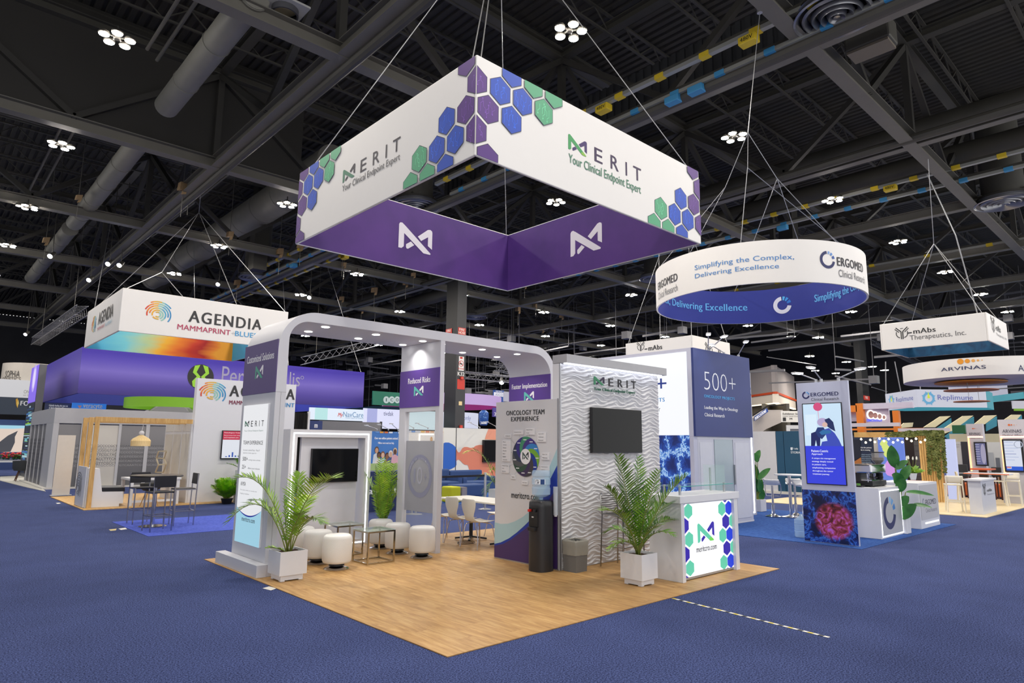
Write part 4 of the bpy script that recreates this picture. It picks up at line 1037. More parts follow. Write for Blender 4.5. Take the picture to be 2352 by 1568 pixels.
# ================================================================== PALMS
def leafmat(a, b2, c, key): 
    def fn(nt, b):
        tc = nt.nodes.new('ShaderNodeTexCoord'); n = nt.nodes.new('ShaderNodeTexNoise'); n.inputs['Scale'].default_value = 6; n.inputs['Detail'].default_value = 3
        nt.links.new(tc.outputs['Object'], n.inputs['Vector']); r = ramp(nt, [(.3, a), (.5, b2), (.75, c)]); nt.links.new(n.outputs['Fac'], r.inputs[0]); nt.links.new(r.outputs[0], b.inputs['Base Color'])
        b.inputs['Roughness'].default_value = .4
    return custom(key, fn)
LEAFA = leafmat('#5c8a1c', '#8cb828', '#c4dc48', 'palm_leaf')
LEAFB = leafmat('#446e1e', '#6a9a2a', '#a0c23c', 'palm_leaf_deep')
LEAFC = leafmat('#2c5216', '#467a20', '#7aa032', 'palm_leaf_dark')
LEAFD = leafmat('#1f5a24', '#2e7030', '#4d8c3c', 'broad_leaf')
STEMM = M('#7f8a3a', .5, noise=.15, key='palm_stem')
SOIL = M('#3a241a', .95, noise=.5, nscale=30, bump=1., bscale=60, key='mulch')
def frond(parent, base, tip, bend, nl=30, ll=.26, mat=LEAFA, droop=.3, start=.2, seed=0, width=.0105):
    rd = random.Random(seed); base = Vector(base); tip = Vector(tip); ctrl = base+(tip-base)*.42+Vector(bend)
    B = lambda t: base*(1-t)**2+ctrl*(2*t*(1-t))+tip*t*t
    mb = MB(); mb.tube([B(k/10) for k in range(11)], [.007*(1-.8*k/10)+.0015 for k in range(11)], 5, mi=1)
    vs = []; fs = []
    for i in range(nl):
        t = start+(1-start)*i/(nl-1); p = B(t); tg = (B(min(t+.01, 1.))-B(t-.01)).normalized()
        up = Vector((0, 0, 1)); side = tg.cross(up)
        if side.length < .1: side = Vector((1, 0, 0))
        side.normalize(); nrm = side.cross(tg).normalized()
        L = ll*(.35+.65*sin(pi*min(1, (t-start)/(1-start)*.86+.12)))*rd.uniform(.88, 1.1)
        for sg in (-1, 1):
            d0 = (side*sg*.85+tg*.6+nrm*rd.uniform(.05, .45)).normalized(); q = Vector(p); w0 = width*rd.uniform(.8, 1.15)
            wd_ = tg.cross(d0).normalized().cross(d0).normalized()
            o = len(vs); segs = 4
            for k in range(segs+1):
                f = k/segs; ww = w0*(.35, 1., .9, .55, .0)[k]
                vs.append(q+wd_*ww); vs.append(q-wd_*ww)
                d0 = (d0+Vector((0, 0, -droop*(.25+.5*f)))*rd.uniform(.7, 1.3)*.55).normalized(); q = q+d0*(L/segs)
            for k in range(segs): fs.append((o+2*k, o+2*k+1, o+2*k+3, o+2*k+2))
    mb.add(vs, fs, 0); return mb.build('frond', [mat, STEMM], parent, smooth=True, angle=0)
def planter(parent, cx, cy, w=.34, h=.36, z0=0.012, tap=.03):
    mb = MB(); v = []
    mb.box(cx-w/2+.035, cx+w/2-.035, cy-w/2+.035, cy+w/2-.035, z0+.012, z0+.075)
    for sx in (-1, 1):
        for sy in (-1, 1): mb.box(cx+sx*(w/2-.035), cx+sx*(w/2-.09), cy+sy*(w/2-.035), cy+sy*(w/2-.09), z0, z0+.012)
    mb.build('plinth', WHITE, parent)
    mb = MB(); t_ = .014
    def ringv(ww, z): return [(cx-ww/2, cy-ww/2, z), (cx+ww/2, cy-ww/2, z), (cx+ww/2, cy+ww/2, z), (cx-ww/2, cy+ww/2, z)]
    v = ringv(w, z0+.075)+ringv(w, z0+h)+ringv(w-2*t_, z0+h)+ringv(w-2*t_, z0+h-.06)
    fs = [(3, 2, 1, 0)]
    for k in range(4):
        k2 = (k+1) % 4
        for r_ in range(3): fs.append((4*r_+k, 4*r_+k2, 4*r_+4+k2, 4*r_+4+k))
    mb.add(v, fs).build('pot', WHITE, parent)
    mb = MB(); N = 10; v = []; fs = []
    for i in range(N+1):
        for j in range(N+1): v.append((cx+(i/N-.5)*(w-2*t_), cy+(j/N-.5)*(w-2*t_), z0+h-.035+random.uniform(-.008, .012)))
    for i in range(N):
        for j in range(N): fs.append((i*(N+1)+j, (i+1)*(N+1)+j, (i+1)*(N+1)+j+1, i*(N+1)+j+1))
    mb.add(v, fs).build('mulch', SOIL, parent)
def at_depth(px, py, P, dd):       # point seen at a pixel, dd metres nearer (-) or farther (+) than P
    z = (Vector(P)-CAM).dot(FW)+dd; return CAM+ray(px, py)*z
# left palm
c1 = Vector((.36, 3.98, 0))
q = G(640, 1337, .012); c1 = Vector((q.x+.155+.02, q.y+.155+.0, 0))
t = T('potted_palm', 'bright potted palm in a white square planter by the lightbox tower', 'plant', c1)
planter(t, c1.x, c1.y, .37, .37)
zt = .37
def palm(t, c, specs, zt, seed=0):
    for k, (px, py, dd, bx, ll, nl, mt, dr) in enumerate(specs):
        rd = random.Random(seed+k); b0 = Vector((c.x+rd.uniform(-.035, .035), c.y+rd.uniform(-.035, .035), zt-.03))
        tip = at_depth(px, py, (c.x, c.y, zt), dd)
        frond(t, b0, tip, (0, 0, bx), nl, ll, mt, dr, seed=seed+k)
palm(t, c1, [(522, 1200, -.1, .85, .26, 30, LEAFA, .35), (535, 1100, .0, .75, .27, 32, LEAFA, .3), (770, 1098, -.3, .62, .3, 30, LEAFA, .12), (742, 1200, -.1, .45, .24, 28, LEAFB, .4),
             (690, 1088, .3, .3, .26, 28, LEAFA, .2), (714, 1140, .5, .35, .22, 24, LEAFA, .3), (575, 1150, .4, .5, .18, 22, LEAFB, .4),
             (652, 1140, .1, .1, .16, 20, LEAFB, .35), (700, 1175, -.3, .25, .16, 20, LEAFB, .35), (612, 1258, -.12, .05, .1, 12, LEAFA, .2)], zt, 100)
# right palm by the counter
q = G(1475, 1349, .012); c2 = Vector((q.x+.165, q.y+.165, 0))
t = T('potted_palm', 'full green potted palm in a white square planter beside the counter', 'plant', c2)
planter(t, c2.x, c2.y, .34, .39)
palm(t, c2, [(1420, 1050, .0, .12, .3, 34, LEAFC, .1), (1575, 1095, -.15, .32, .32, 32, LEAFB, .08), (1465, 1052, .2, .05, .26, 30, LEAFC, .1), (1512, 1082, -.2, .12, .24, 26, LEAFB, .12), (1384, 1172, -.3, .4, .22, 22, LEAFB, .3),
             (1388, 1225, .2, .36, .2, 20, LEAFC, .35), (1556, 1196, .2, .36, .22, 22, LEAFB, .35), (1548, 1228, -.2, .3, .2, 20, LEAFC, .45), (1392, 1118, .0, .32, .26, 26, LEAFC, .2),
             (1398, 1262, -.1, .28, .18, 16, LEAFB, .4), (1490, 1125, .1, .05, .2, 22, LEAFC, .2), (1440, 1205, -.4, .15, .15, 16, LEAFC, .3), (1520, 1205, -.4, .2, .16, 16, LEAFB, .35), (1545, 1150, .3, .3, .24, 22, LEAFC, .2)], .4, 200)
# palm behind the archway and a half hidden one behind the panel
c3 = Vector((2.88, 5.74, 0))
t = T('potted_palm', 'bushy potted palm behind the stools between portal and middle leg', 'plant', c3)
planter(t, c3.x, c3.y, .28, .34)
palm(t, c3, [(862, 1072, .1, .15, .25, 24, LEAFA, .3), (875, 1055, .15, .1, .25, 24, LEAFA, .25), (905, 1068, .0, .1, .25, 24, LEAFA, .25), (915, 1095, .1, .15, .22, 22, LEAFB, .35), (862, 1120, -.1, .12, .2, 22, LEAFB, .45), (915, 1130, .1, .12, .2, 20, LEAFA, .45),
             (888, 1062, .2, .06, .24, 24, LEAFA, .2), (866, 1150, .1, .08, .18, 18, LEAFB, .45), (898, 1100, .2, .06, .2, 22, LEAFB, .35), (870, 1090, -.1, .1, .22, 22, LEAFA, .4), (905, 1160, .1, .08, .16, 18, LEAFB, .5), (838, 1085, .1, .15, .3, 24, LEAFA, .45), (935, 1080, .2, .15, .3, 24, LEAFA, .45), (884, 1090, -.05, .05, .22, 22, LEAFA, .3), (895, 1130, -.1, .05, .18, 20, LEAFB, .4)], .32, 300)
c4 = Vector((9.6, 10.2, 0))
t = T('potted_palm', 'palm arching out from behind the oncology panel', 'plant', c4)
planter(t, c4.x, c4.y, .4, .45)
palm(t, c4, [(1068, 1040, .0, 1.0, .4, 20, LEAFA, .5), (1110, 1160, -.2, .9, .4, 18, LEAFB, .5), (1128, 1080, .0, .5, .4, 18, LEAFA, .4), (1160, 1040, .2, .3, .4, 18, LEAFB, .3), (1095, 1100, .2, .6, .3, 16, LEAFA, .4)], .43, 400)

# ================================================================== STOOLS AND TABLES IN THE LOUNGE
VIN = M('#e3e2df', .42, noise=.015, bump=.15, bscale=90, key='white_vinyl')
o0 = T('round_ottoman', 'x', 'ottoman')
R_ = .205
MB().lathe([(.001, .085), (R_-.05, .085), (R_-.015, .095), (R_, .125), (R_+.004, .25), (R_, .42), (R_-.012, .455), (R_-.04, .475), (.001, .482)], (0, 0, 0), 40).build('cushion', VIN, o0, smooth=True, angle=60)
MB().lathe([(.001, .045), (.11, .05), (.1, .085), (.001, .086)], (0, 0, 0), 24).build('swivel', BLACK, o0, smooth=True)
MB().lathe([(.001, 0), (.175, 0), (.178, .008), (.16, .02), (.06, .045), (.001, .045)], (0, 0, 0), 36).build('base_plate', CHROME, o0, smooth=True)
MB().lathe([(R_+.0015, .2), (R_+.0035, .2)], (0, 0, 0), 4).build('seam', VIN, o0)
spots = [(765, 1311, 'round white ottoman nearest the camera, in front of the pair by the palm'), (720, 1298, 'round white ottoman just left of and behind the foremost one'), (680, 1287, 'round white ottoman half hidden behind the left palm'),
         (965, 1284, 'round white ottoman on the right beside the middle leg of the arch'), (908, 1274, 'round white ottoman behind the glass side table, middle of the right three'), (868, 1262, 'round white ottoman farthest back, below the bushy palm')]
for k, (x, y, lb) in enumerate(spots):
    p = G(x, y, .01)+Vector((.115, .125, 0))
    if k == 0: o0.location = (p.x, p.y, .01); o0['label'] = lb; o0['group'] = 'white swivel ottomans'
    else: dup(o0, (p.x, p.y, .01), k*.5, lb, 'white swivel ottomans')
GT = M('#c9dcd6', .02, alpha=.35, noise=0, key='table_glass')
def cube_table(x0, y0, sx, sy, h, label):
    t = T('side_table', label, 'side table', (x0, y0, .01)); r = .022
    NK = M('#b9b3a4', .12, metal=1, noise=0, key='nickel')
    for a in (0, 1):
        for b_ in (0, 1): MB().box(x0+a*(sx-r), x0+a*(sx-r)+r, y0+b_*(sy-r), y0+b_*(sy-r)+r, .01, .01+h).build('leg', NK, t)
    for z in (.01, .01+h-r):
        mb = MB()
        mb.box(x0+r, x0+sx-r, y0, y0+r, z, z+r).box(x0+r, x0+sx-r, y0+sy-r, y0+sy, z, z+r).box(x0, x0+r, y0+r, y0+sy-r, z, z+r).box(x0+sx-r, x0+sx, y0+r, y0+sy-r, z, z+r)
        mb.build('rail_frame', NK, t)
    MB().box(x0-.01, x0+sx+.01, y0-.01, y0+sy+.01, .01+h, .02+h).build('glass_top', GT, t)
cube_table(1.62, 4.08, .47, .45, .47, 'nickel framed cube table with a glass top, the nearer one')
cube_table(1.6, 4.98, .47, .45, .47, 'nickel framed cube table with a glass top, the farther one')

# ================================================================== MEETING TABLE AND CHAIRS
SHW = M('#e6e4da', .4, noise=.01, key='shell_white')
def shell_chair():
    t = T('meeting_chair', 'x', 'chair')
    prof = [(-.2, .45, .2), (-.15, .445, .215), (0, .435, .215), (.12, .438, .2), (.18, .455, .16), (.215, .5, .115), (.235, .56, .135), (.25, .65, .18), (.262, .74, .2), (.27, .8, .19), (.272, .835, .15)]
    v = []; f = []; N = 8
    for y, z, w in prof:
        for k in range(N+1):
            u = k/N*2-1; back = max(0, (z-.46)/.4)
            v.append((u*w, y-.035*u*u*back*1.2, z+.02*u*u*(1-back)))
    for i in range(len(prof)-1):
        for k in range(N): f.append((i*(N+1)+k, i*(N+1)+k+1, (i+1)*(N+1)+k+1, (i+1)*(N+1)+k))
    o = MB().add(v, f).build('seat_shell', SHW, t, smooth=True, angle=0); md = o.modifiers.new('s', 'SOLIDIFY'); md.thickness = .012; ss = o.modifiers.new('b', 'SUBSURF'); ss.levels = ss.render_levels = 1
    for sx in (-1, 1):
        for sy in (-1, 1): MB().tube([(sx*.06, sy*.04, .425), (sx*.15, sy*.13, .41), (sx*.17, sy*.16, .38), (sx*.23, sy*.22, .0)], .008, 8).build('leg', CHROME, t, smooth=True)
    return t
mc = shell_chair()
CH3 = [G(1022, 1240, .01), G(1060, 1248, .01), G(1099, 1257, .01)]
for k, (x, y, rz, lb) in enumerate(((3.78, 5.45, -pi/2+pi, 'white shell chair at the meeting table, leftmost and partly behind the arch leg'), (3.85, 4.85, pi/2, 'white shell chair, second from left at the meeting table'), (3.95, 4.2, pi/2, 'white shell chair nearest the oncology panel, front of the meeting table'),
                                    (5.15, 5.1, -pi/2, 'white shell chair on the far side of the meeting table'))):
    rz = pi/2 if k < 3 else -pi/2
    if k < 3: x, y = CH3[k].x, CH3[k].y
    if k == 0: mc.location = (x, y, .01); mc.rotation_euler = (0, 0, rz); mc['label'] = lb; mc['group'] = 'white meeting chairs'; dup0 = mc
    else: dup(mc, (x, y, .01), rz, lb, 'white meeting chairs')
t = T('meeting_table', 'long white meeting table on black pedestal feet behind the panel', 'table', (4.45, 4.9, .01))
MB().box(4.1, 4.85, 3.55, 5.75, .735, .765).build('table_top', SHW, t, bevel=.008)
for y in (4.15, 5.15):
    MB().lathe([(.035, .06), (.035, .735)], (4.45, y, 0), 14).build('pedestal', BLACK, t, smooth=True)
    for a in (45, 135, 225, 315):
        MB().beam((4.45, y, .07), (4.45+.3*cos(radians(a)), y+.3*sin(radians(a)), .035), .045, .03).build('foot', BLACK, t, bevel=.006)
# cable coil on floor
pts = [(4.02+.17*cos(a/6), 4.75+.13*sin(a/6), .02+.0006*a) for a in range(0, 60)]
tag(MB().tube(pts, .006, 5).build('power_cable', BLACK), 'coil of black cable on the floor under the meeting table', 'cable')
# bungee bar stools behind the palm
def bungee():
    t = T('bar_stool', 'x', 'bar stool'); CH = M('#a5a3a0', .2, metal=1, noise=0, key='satin_chrome')
    for sx in (-1, 1):
        MB().tube([(sx*.21, -.2, 0), (sx*.2, -.18, .74)], .011, 8).build('leg', CH, t, smooth=True)
        MB().tube([(sx*.21, .22, 0), (sx*.2, .19, .76), (sx*.2, .22, 1.02), (sx*.19, .225, 1.045), (sx*.15, .23, 1.05)], .011, 8).build('leg', CH, t, smooth=True)
    MB().tube([(-.16, .23, 1.05), (.16, .23, 1.05)], .011, 8).build('top_rail', CH, t, smooth=True)
    mb = MB(); mb.tube([(-.2, -.18, .74), (.2, -.18, .74), (.2, .19, .76), (-.2, .19, .76), (-.2, -.18, .74)], .011, 8); mb.build('seat_frame', CH, t, smooth=True)
    mb = MB(); mb.tube([(-.205, -.19, .3), (.205, -.19, .3), (.205, .2, .3), (-.205, .2, .3), (-.205, -.19, .3)], .008, 8); mb.build('foot_rail', CH, t, smooth=True)
    for k in range(7): MB().tube([(-.2, .2+.002*k, .82+.032*k), (.2, .2+.002*k, .82+.032*k)], .006, 6).build('cord', BLACK, t)
    for k in range(8): MB().tube([(-.2, -.15+.045*k, .755), (.2, -.15+.045*k, .755)], .006, 6).build('cord', BLACK, t)
    return t
bs = bungee()
p = G(1378, 1298, .01)
bs.location = (p.x+.22, p.y-.28, .01); bs['label'] = 'chrome bar stool with black bungee cords left of the counter palm'; bs['group'] = 'bungee bar stools'
bs.location = (4.42, 1.6, .01); bs.rotation_euler = (0, 0, .04)
dup(bs, (4.95, 1.6, .01), -.05, 'chrome bar stool with black bungee cords directly behind the counter palm', 'bungee bar stools')

# floor bits
def slab(name, pts, z, mt, label, cat):
    mb = MB(); v = [(p.x, p.y, .002) for p in pts]+[(p.x, p.y, z) for p in pts]; n_ = len(pts)
    mb.add(v, [tuple(range(n_))[::-1], tuple(range(n_, 2*n_))]+[(i, (i+1) % n_, (i+1) % n_+n_, i+n_) for i in range(n_)])
    return tag(mb.build(name, mt), label, cat)
PAP = M('#e4e2dc', .6, key='paper')
slab('floor_sticker', [G(603, 1351), G(622, 1356), G(636, 1351), G(618, 1347)], .004, PAP, 'white taped label on the navy carpet beside the plank floor', 'sticker')
slab('floor_sticker', [G(250, 1216), G(268, 1214), G(266, 1218), G(254, 1219)], .004, M('#cdbd84', .6), 'small yellowish taped tag on carpet in front of the bar table', 'sticker')
slab('floor_sticker', [G(272, 1214), G(288, 1212), G(292, 1215), G(278, 1217)], .004, PAP, 'white paper tag on carpet near the bar stools', 'sticker')
slab('floor_sticker', [G(128, 1155), G(136, 1154.5), G(140, 1156), G(132, 1157)], .004, PAP, 'small white tag on the carpet before the roll-up banner', 'sticker')
# striped floor tape
t = T('floor_tape', 'yellow, white and black dashed tape strip on the carpet at right', 'tape', G(1700, 1410))
A = G(1545, 1374); B = G(1905, 1464); n_ = 36
cols_ = ['#d8c43a', '#e8e6de', '#2a2a2e', '#e8e6de']
for k in range(n_):
    p = A+(B-A)*(k/n_); q = A+(B-A)*((k+.96)/n_)
    mb = MB().beam(p+Vector((0, 0, .0028)), q+Vector((0, 0, .0028)), .038, .0016); mb.build('tape_stripe', M(cols_[k % 4], .5, key='tape'), t)

# ================================================================== CENTRE BACKGROUND
def hp(name, label, cat, mt, thick=.1, **k):
    x0, x1, y0, y1, z0, z1 = panel_at(thick=thick, **k)
    t = T(name, label, cat, ((x0+x1)/2, (y0+y1)/2, z0)); p = MB().box(x0, x1, y0, y1, z0, z1).build('panel', mt, t)
    fc = Face((x0, y0, z0), (1, 0, 0)) if 'Y' in k else Face((x0, y1, z0), (0, -1, 0))
    return t, fc, (x1-x0) if 'Y' in k else (y1-y0), z1-z0, p
YM = 16.8
# blue banner wall
t, f, w, h, p = hp('banner_wall', 'blue banner wall of smiling people behind the bushy palm', 'banner', M('#3f78c0', .5), Y=YM, l=780, r=922, t=990)
s = Sheet(f, d=.01)
for k in range(6):
    x_ = f.uv(862+k*10.5, 988)[0]; x2 = f.uv(862+(k+.8)*10.5, 988)[0]; s.rect(x_, h-.06, x2, h, ['#5d8fd0', '#e8a23c', '#e07838', '#dfe6ee', '#5d8fd0', '#e6eef6'][k])
s.tpx('Over one million patients assisted.', 860, 1010, 914, 1004, '#eef3fa', bold=.03); s.tpx('Millions more need our help.', 868, 1020.5, 905, 1015, '#eef3fa', bold=.02)
SKN = ['#c99a7a', '#6f4a36', '#d9b49a', '#8a5c42', '#d4aa8c', '#5c3a2c']; SH = ['#cfd6dc', '#e6dcd6', '#b8d0d8', '#8a6a58', '#4a5a8a', '#d8a8b4']; HR = ['#5a4434', '#1c1614', '#7a4a30', '#4a2c22', '#dcdcdc', '#c8b49a']
for k, (x, yh) in enumerate(((865, 1034), (870, 1046), (879, 1045), (889, 1048), (897, 1043), (907, 1037))):
    sc = 5.0; rr = abs(f.uv(x+4.3, yh)[0]-f.uv(x, yh)[0]); c = f.uv(x, yh); base = f.uv(x, 1064)[1]
    s.poly([(c[0]-rr*2, base), (c[0]+rr*2, base), (c[0]+rr*1.6, c[1]-rr*2), (c[0]+rr*.5, c[1]-rr*1.3), (c[0]-rr*.5, c[1]-rr*1.3), (c[0]-rr*1.6, c[1]-rr*2)], SH[k])
    s.ell(c[0], c[1]+rr*.2, rr*1.15, rr*1.6, HR[k], 16); s.ell(c[0], c[1]-rr*.1, rr*.85, rr*1.25, SKN[k], 16)
s.rect(0, 0, w, f.uv(860, 1064)[1], '#9fb878'); s.build('printed_graphic', t)
t, f, w, h, p = hp('display_wall', 'white display wall with coloured top stripes seen through the glazed opening', 'wall', M('#e8e2d8', .5), Y=YM, l=922, r=1019, t=989)
s = Sheet(f, d=.01)
for k in range(9): s.rect(w*k/9, h-.07, w*(k+.85)/9, h, ['#e8a878', '#c8ccd4', '#5d8fd0', '#c8ccd4', '#e8b23c', '#e07838', '#d8a068', '#5d8fd0', '#e8a23c'][k])
s.tpx('9', 988, 1022, 993, 1003, '#d89a30', bold=.03); s.build('printed_graphic', t)
y0 = YM-.05; a = PY(961, 1040, YM); b_ = PY(996, 997, YM)
MB().box(a.x, b_.x, YM-.03, YM-.01, b_.z-.03, b_.z).box(a.x, a.x+.04, YM-.03, YM-.01, a.z-.6, b_.z-.03).build('led_outline', M('#fff8ec', .5, emit=2.), t)
# mural wall
t, f, w, h, p = hp('mural_wall', 'white mural wall with blue and coral cloud shapes behind the sofa', 'wall', M('#e9e7de', .5, noise=.01), Y=YM, l=1019.5, r=1175, t=984)
s = Sheet(f, d=.01)
def z4(x, y): return (990+x/7.13, 860+y/7.13)
COR, RBL = '#e0856a', '#2a66c4'
def blob(pts, c): s.pix([z4(*q) for q in pts], c, (0, w, 0, h))
blob([(180, 1135), (230, 1112), (290, 1112), (350, 1140), (395, 1180), (410, 1210), (415, 1480), (390, 1510), (340, 1540), (260, 1568), (150, 1590), (150, 1135)], RBL)
blob([(412, 1215), (430, 1255), (450, 1275), (470, 1270), (490, 1240), (510, 1205), (545, 1185), (590, 1185), (640, 1200), (690, 1195), (730, 1165), (790, 1150), (850, 1155), (1300, 1155), (1300, 2300), (640, 2100), (625, 1560), (600, 1480), (550, 1475), (515, 1450), (480, 1410), (450, 1390), (425, 1400), (412, 1420)], COR)
blob([(940, 885), (1300, 885), (1300, 1080), (880, 1060), (895, 1000)], '#eda084')
s.rect(f.uv(*z4(408, 900))[0], 0, f.uv(*z4(418, 900))[0], h, '#33343a')
s.build('mural_print', t)
a = PY(1110, 1061, YM-.1); b_ = PY(1175, 1011, YM-.1)
t2 = T('television', 'dark television on the coral mural wall', 'television', (a.x, YM-.1, a.z)); MB().box(a.x, b_.x, YM-.12, YM-.02, a.z, b_.z).build('housing', BLACK, t2); MB().box(a.x+.03, b_.x-.03, YM-.125, YM-.12, a.z+.04, b_.z-.03).build('screen', SCREEN, t2)
# arm lights
def armlight(p, q, label, grp=None, on=False, k_=.75):
    p = Vector(p); q = Vector(q); t = T('arm_light', label, 'lamp', p, grp)
    MB().tube([p, p+Vector((0, 0, .06))], .03, 8).build('clamp', ALU, t); MB().tube([p+Vector((0, 0, .05)), q], .012, 6).build('arm', ALU, t)
    d = (q-p); d.z = 0; d = d.normalized() if d.length > .01 else Vector((0, -1, 0)); u = d.cross(Vector((0, 0, 1)))
    MB().frame(q-u*.07*k_-d*.05*k_, u*.14*k_, d*.3*k_, Vector((0, 0, .03))).build('lamp_head', ALU if not on else WHITE, t, bevel=.01)
    MB().frame(q-u*.055*k_-d*.03*k_-Vector((0, 0, .004)), u*.11*k_, d*.25*k_, Vector((0, 0, .003))).build('diffuser', M('#f8faff', .5, emit=14. if on else 1.2, key='lamp_on' if on else 'lamp_dim'), t)
for k, ((x0, y0), (x1, y1), lb) in enumerate((((866, 988), (843, 977), 'bent arm light left of three over the blue banner'), ((892, 988), (872, 975), 'bent arm light in the middle over the blue banner'), ((915, 990), (900, 974), 'bent arm light right over the blue banner, beside the middle leg'),
        ((950, 985), (934, 974), 'bent arm light left in the glazed opening'), ((983, 985), (960, 973), 'bent arm light right in the glazed opening'), ((1102, 983), (1080, 971), 'bent arm light over the mural wall'), ((1140, 982), (1120, 969), 'bent arm light over the mural near the panel edge'))):
    armlight(PY(x0, y0, YM), PY(x1, y1, YM-.6), lb)
# sofa group and stanchion
NAVY = M('#2f4a7c', .8, noise=.06, key='navy_fabric')
def sofa(x0, x1, y0, y1, hs, hb, label, back='back'):
    t = T('sofa', label, 'sofa', ((x0+x1)/2, (y0+y1)/2, .0))
    MB().box(x0, x1, y0, y1, .08, hs).build('seat', NAVY, t, bevel=.05)
    MB().box(x0, x1, y1-.22, y1, hs-.1, hb).build('backrest', NAVY, t, bevel=.06)
    MB().box(x0, x0+.2, y0, y1-.22, hs-.1, hs+.18).build('armrest', NAVY, t, bevel=.05); MB().box(x1-.2, x1, y0, y1-.22, hs-.1, hs+.18).build('armrest', NAVY, t, bevel=.05)
a = PY(1012, 1100, 14.2); b_ = PY(1068, 1100, 14.2); sofa(a.x-.6, b_.x-.1, 14.2, 15.2, .45, .86, 'navy blue sofa behind the belt barrier, left part')
a = PY(1069, 1100, 14.2); b_ = PY(1125, 1100, 14.2); sofa(a.x-.1, b_.x+.3, 14.2, 15.2, .42, .8, 'navy blue sofa behind the belt barrier, right part')
a = PY(1055, 1130, 12.6); b_ = PY(1120, 1111, 12.6); o = MB().box(a.x, b_.x, 12.6, 13.3, .05, b_.z).build('bench', NAVY, bevel=.04); tag(o, 'low navy upholstered bench behind the yellow ottoman', 'bench')
a = PY(1036, 1140, 11.4); b_ = PY(1059, 1117, 11.4); tag(MB().box(a.x, b_.x, 11.4, 11.9, .02, b_.z).build('cube_ottoman', M('#b5b818', .8, noise=.05), bevel=.04), 'lime yellow cube ottoman behind the meeting table', 'ottoman')
a = PY(1059.5, 1140, 11.6); b_ = PY(1074, 1118, 11.6)
def tweed(nt, b):
    tc = nt.nodes.new('ShaderNodeTexCoord'); k = nt.nodes.new('ShaderNodeTexBrick'); k.inputs['Scale'].default_value = 30; k.inputs['Color1'].default_value = (*lin('#5a5862'), 1); k.inputs['Color2'].default_value = (*lin('#6a6670'), 1); k.inputs['Mortar'].default_value = (*lin('#8a8690'), 1)
    nt.links.new(tc.outputs['Object'], k.inputs['Vector']); nt.links.new(k.outputs['Color'], b.inputs['Base Color']); b.inputs['Roughness'].default_value = .9
tag(MB().box(a.x, b_.x, 11.6, 12.0, .02, b_.z).build('cube_ottoman', custom('check_fabric', tweed), bevel=.03), 'grey checked cube ottoman beside the lime one', 'ottoman')
p = G(1118, 1150); p = PY(1114, 1140, 9.4)
t = T('belt_stanchion', 'silver crowd barrier post with black belt behind the meeting table', 'barrier', (p.x, 9.4, 0))
MB().lathe([(.035, .03), (.035, .98), (.03, 1.0)], (p.x, 9.4, 0), 14).build('post', ALU, t, smooth=True); MB().lathe([(.18, 0), (.18, .01), (.04, .04), (.001, .04)], (p.x, 9.4, 0), 24).build('base', ALU, t, smooth=True)
a = PY(1000, 1105, 9.6); MB().box(a.x-1.5, p.x, 9.4, 9.403, .89, .945).build('belt', BLACK, t)
for (x, yy, lb) in ((946, 9.6, 'silver barrier post left of the glazed opening centre'), (955, 9.5, 'silver barrier post seen through the glazed opening')):
    p = PY(x, 1170, yy); t = T('belt_stanchion', lb, 'barrier', (p.x, yy, 0)); MB().lathe([(.03, .02), (.03, .98), (.02, 1.0)], (p.x, yy, 0), 12).build('post', ALU, t, smooth=True); MB().lathe([(.17, 0), (.17, .01), (.03, .03), (.001, .03)], (p.x, yy, 0), 20).build('base', ALU, t, smooth=True)
# navy draped barrier with white lettering
t = T('draped_table', 'navy draped counter cloth with large white lettering behind the palm', 'table cloth', (5.5, 10.5, 0))
a = PY(822, 1150, 10.5); b_ = PY(1001, 1150, 10.5); zt_ = PY(900, 1082, 10.5).z; t.location = (a.x, 10.5, 0)
mb = MB(); v = []; f_ = []; N = 90
for k in range(N+1):
    x = a.x+(b_.x-a.x)*k/N; yy = 10.5+.018*sin(k*.9)+.012*sin(k*2.1); v += [(x, yy, .02), (x, 10.5+(yy-10.5)*.2, zt_)]
for k in range(N): f_.append((2*k, 2*k+2, 2*k+3, 2*k+1))
mb.add(v, f_).build('cloth', M('#22305e', .8, noise=.1, key='navy_cloth'), t, smooth=True, angle=0)
MB().box(a.x, b_.x, 10.52, 11.2, zt_-.03, zt_).build('table_top', M('#22305e', .8, key='navy_cloth'), t)
f = Face((a.x, 10.46, 0), (1, 0, 0)); s = Sheet(f); s.tpx('*', 823, 1142, 830, 1118, '#eceff6', bold=.06); s.tpx('ay oct', 846, 1140, 912, 1120, '#eceff6', bold=.05); s.build('lettering', t)
# grey backdrop, drape, walls farther back
hp('partition', 'plain grey partition behind the portal frame', 'partition', M('#77777c', .7), Y=19.5, l=735, r=875, t=968)
t, f, w, h, p = hp('partition', 'narrow dark edged end of the grey partition', 'partition', M('#26262a', .7), Y=19.5, l=875, r=878, t=968)
t, f, w, h, p = hp('flag_banner', 'navy banner with white sideways lettering behind the portal', 'banner', M('#2c3c72', .6), Y=18.6, l=713, r=741, t=966)
s = Sheet(f, d=.01); s.tpx('m', 722, 982, 729, 974, '#f0f0f4', bold=.05); s.build('lettering', t)
t = T('pipe_drape', 'black pleated drape hanging behind the white arch leg', 'drape', (0, 18, 0)); a = PY(676, 1000, 18); b_ = PY(709, 1000, 18); zt_ = PY(690, 948, 18).z; t.location = (a.x, 18, 0)
v = []; f_ = []; N = 60
for k in range(N+1): x = a.x+(b_.x-a.x)*k/N; v += [(x, 18+.06*sin(k*1.3), 0), (x, 18+.05*sin(k*1.3), zt_)]
for k in range(N): f_.append((2*k, 2*k+2, 2*k+3, 2*k+1))
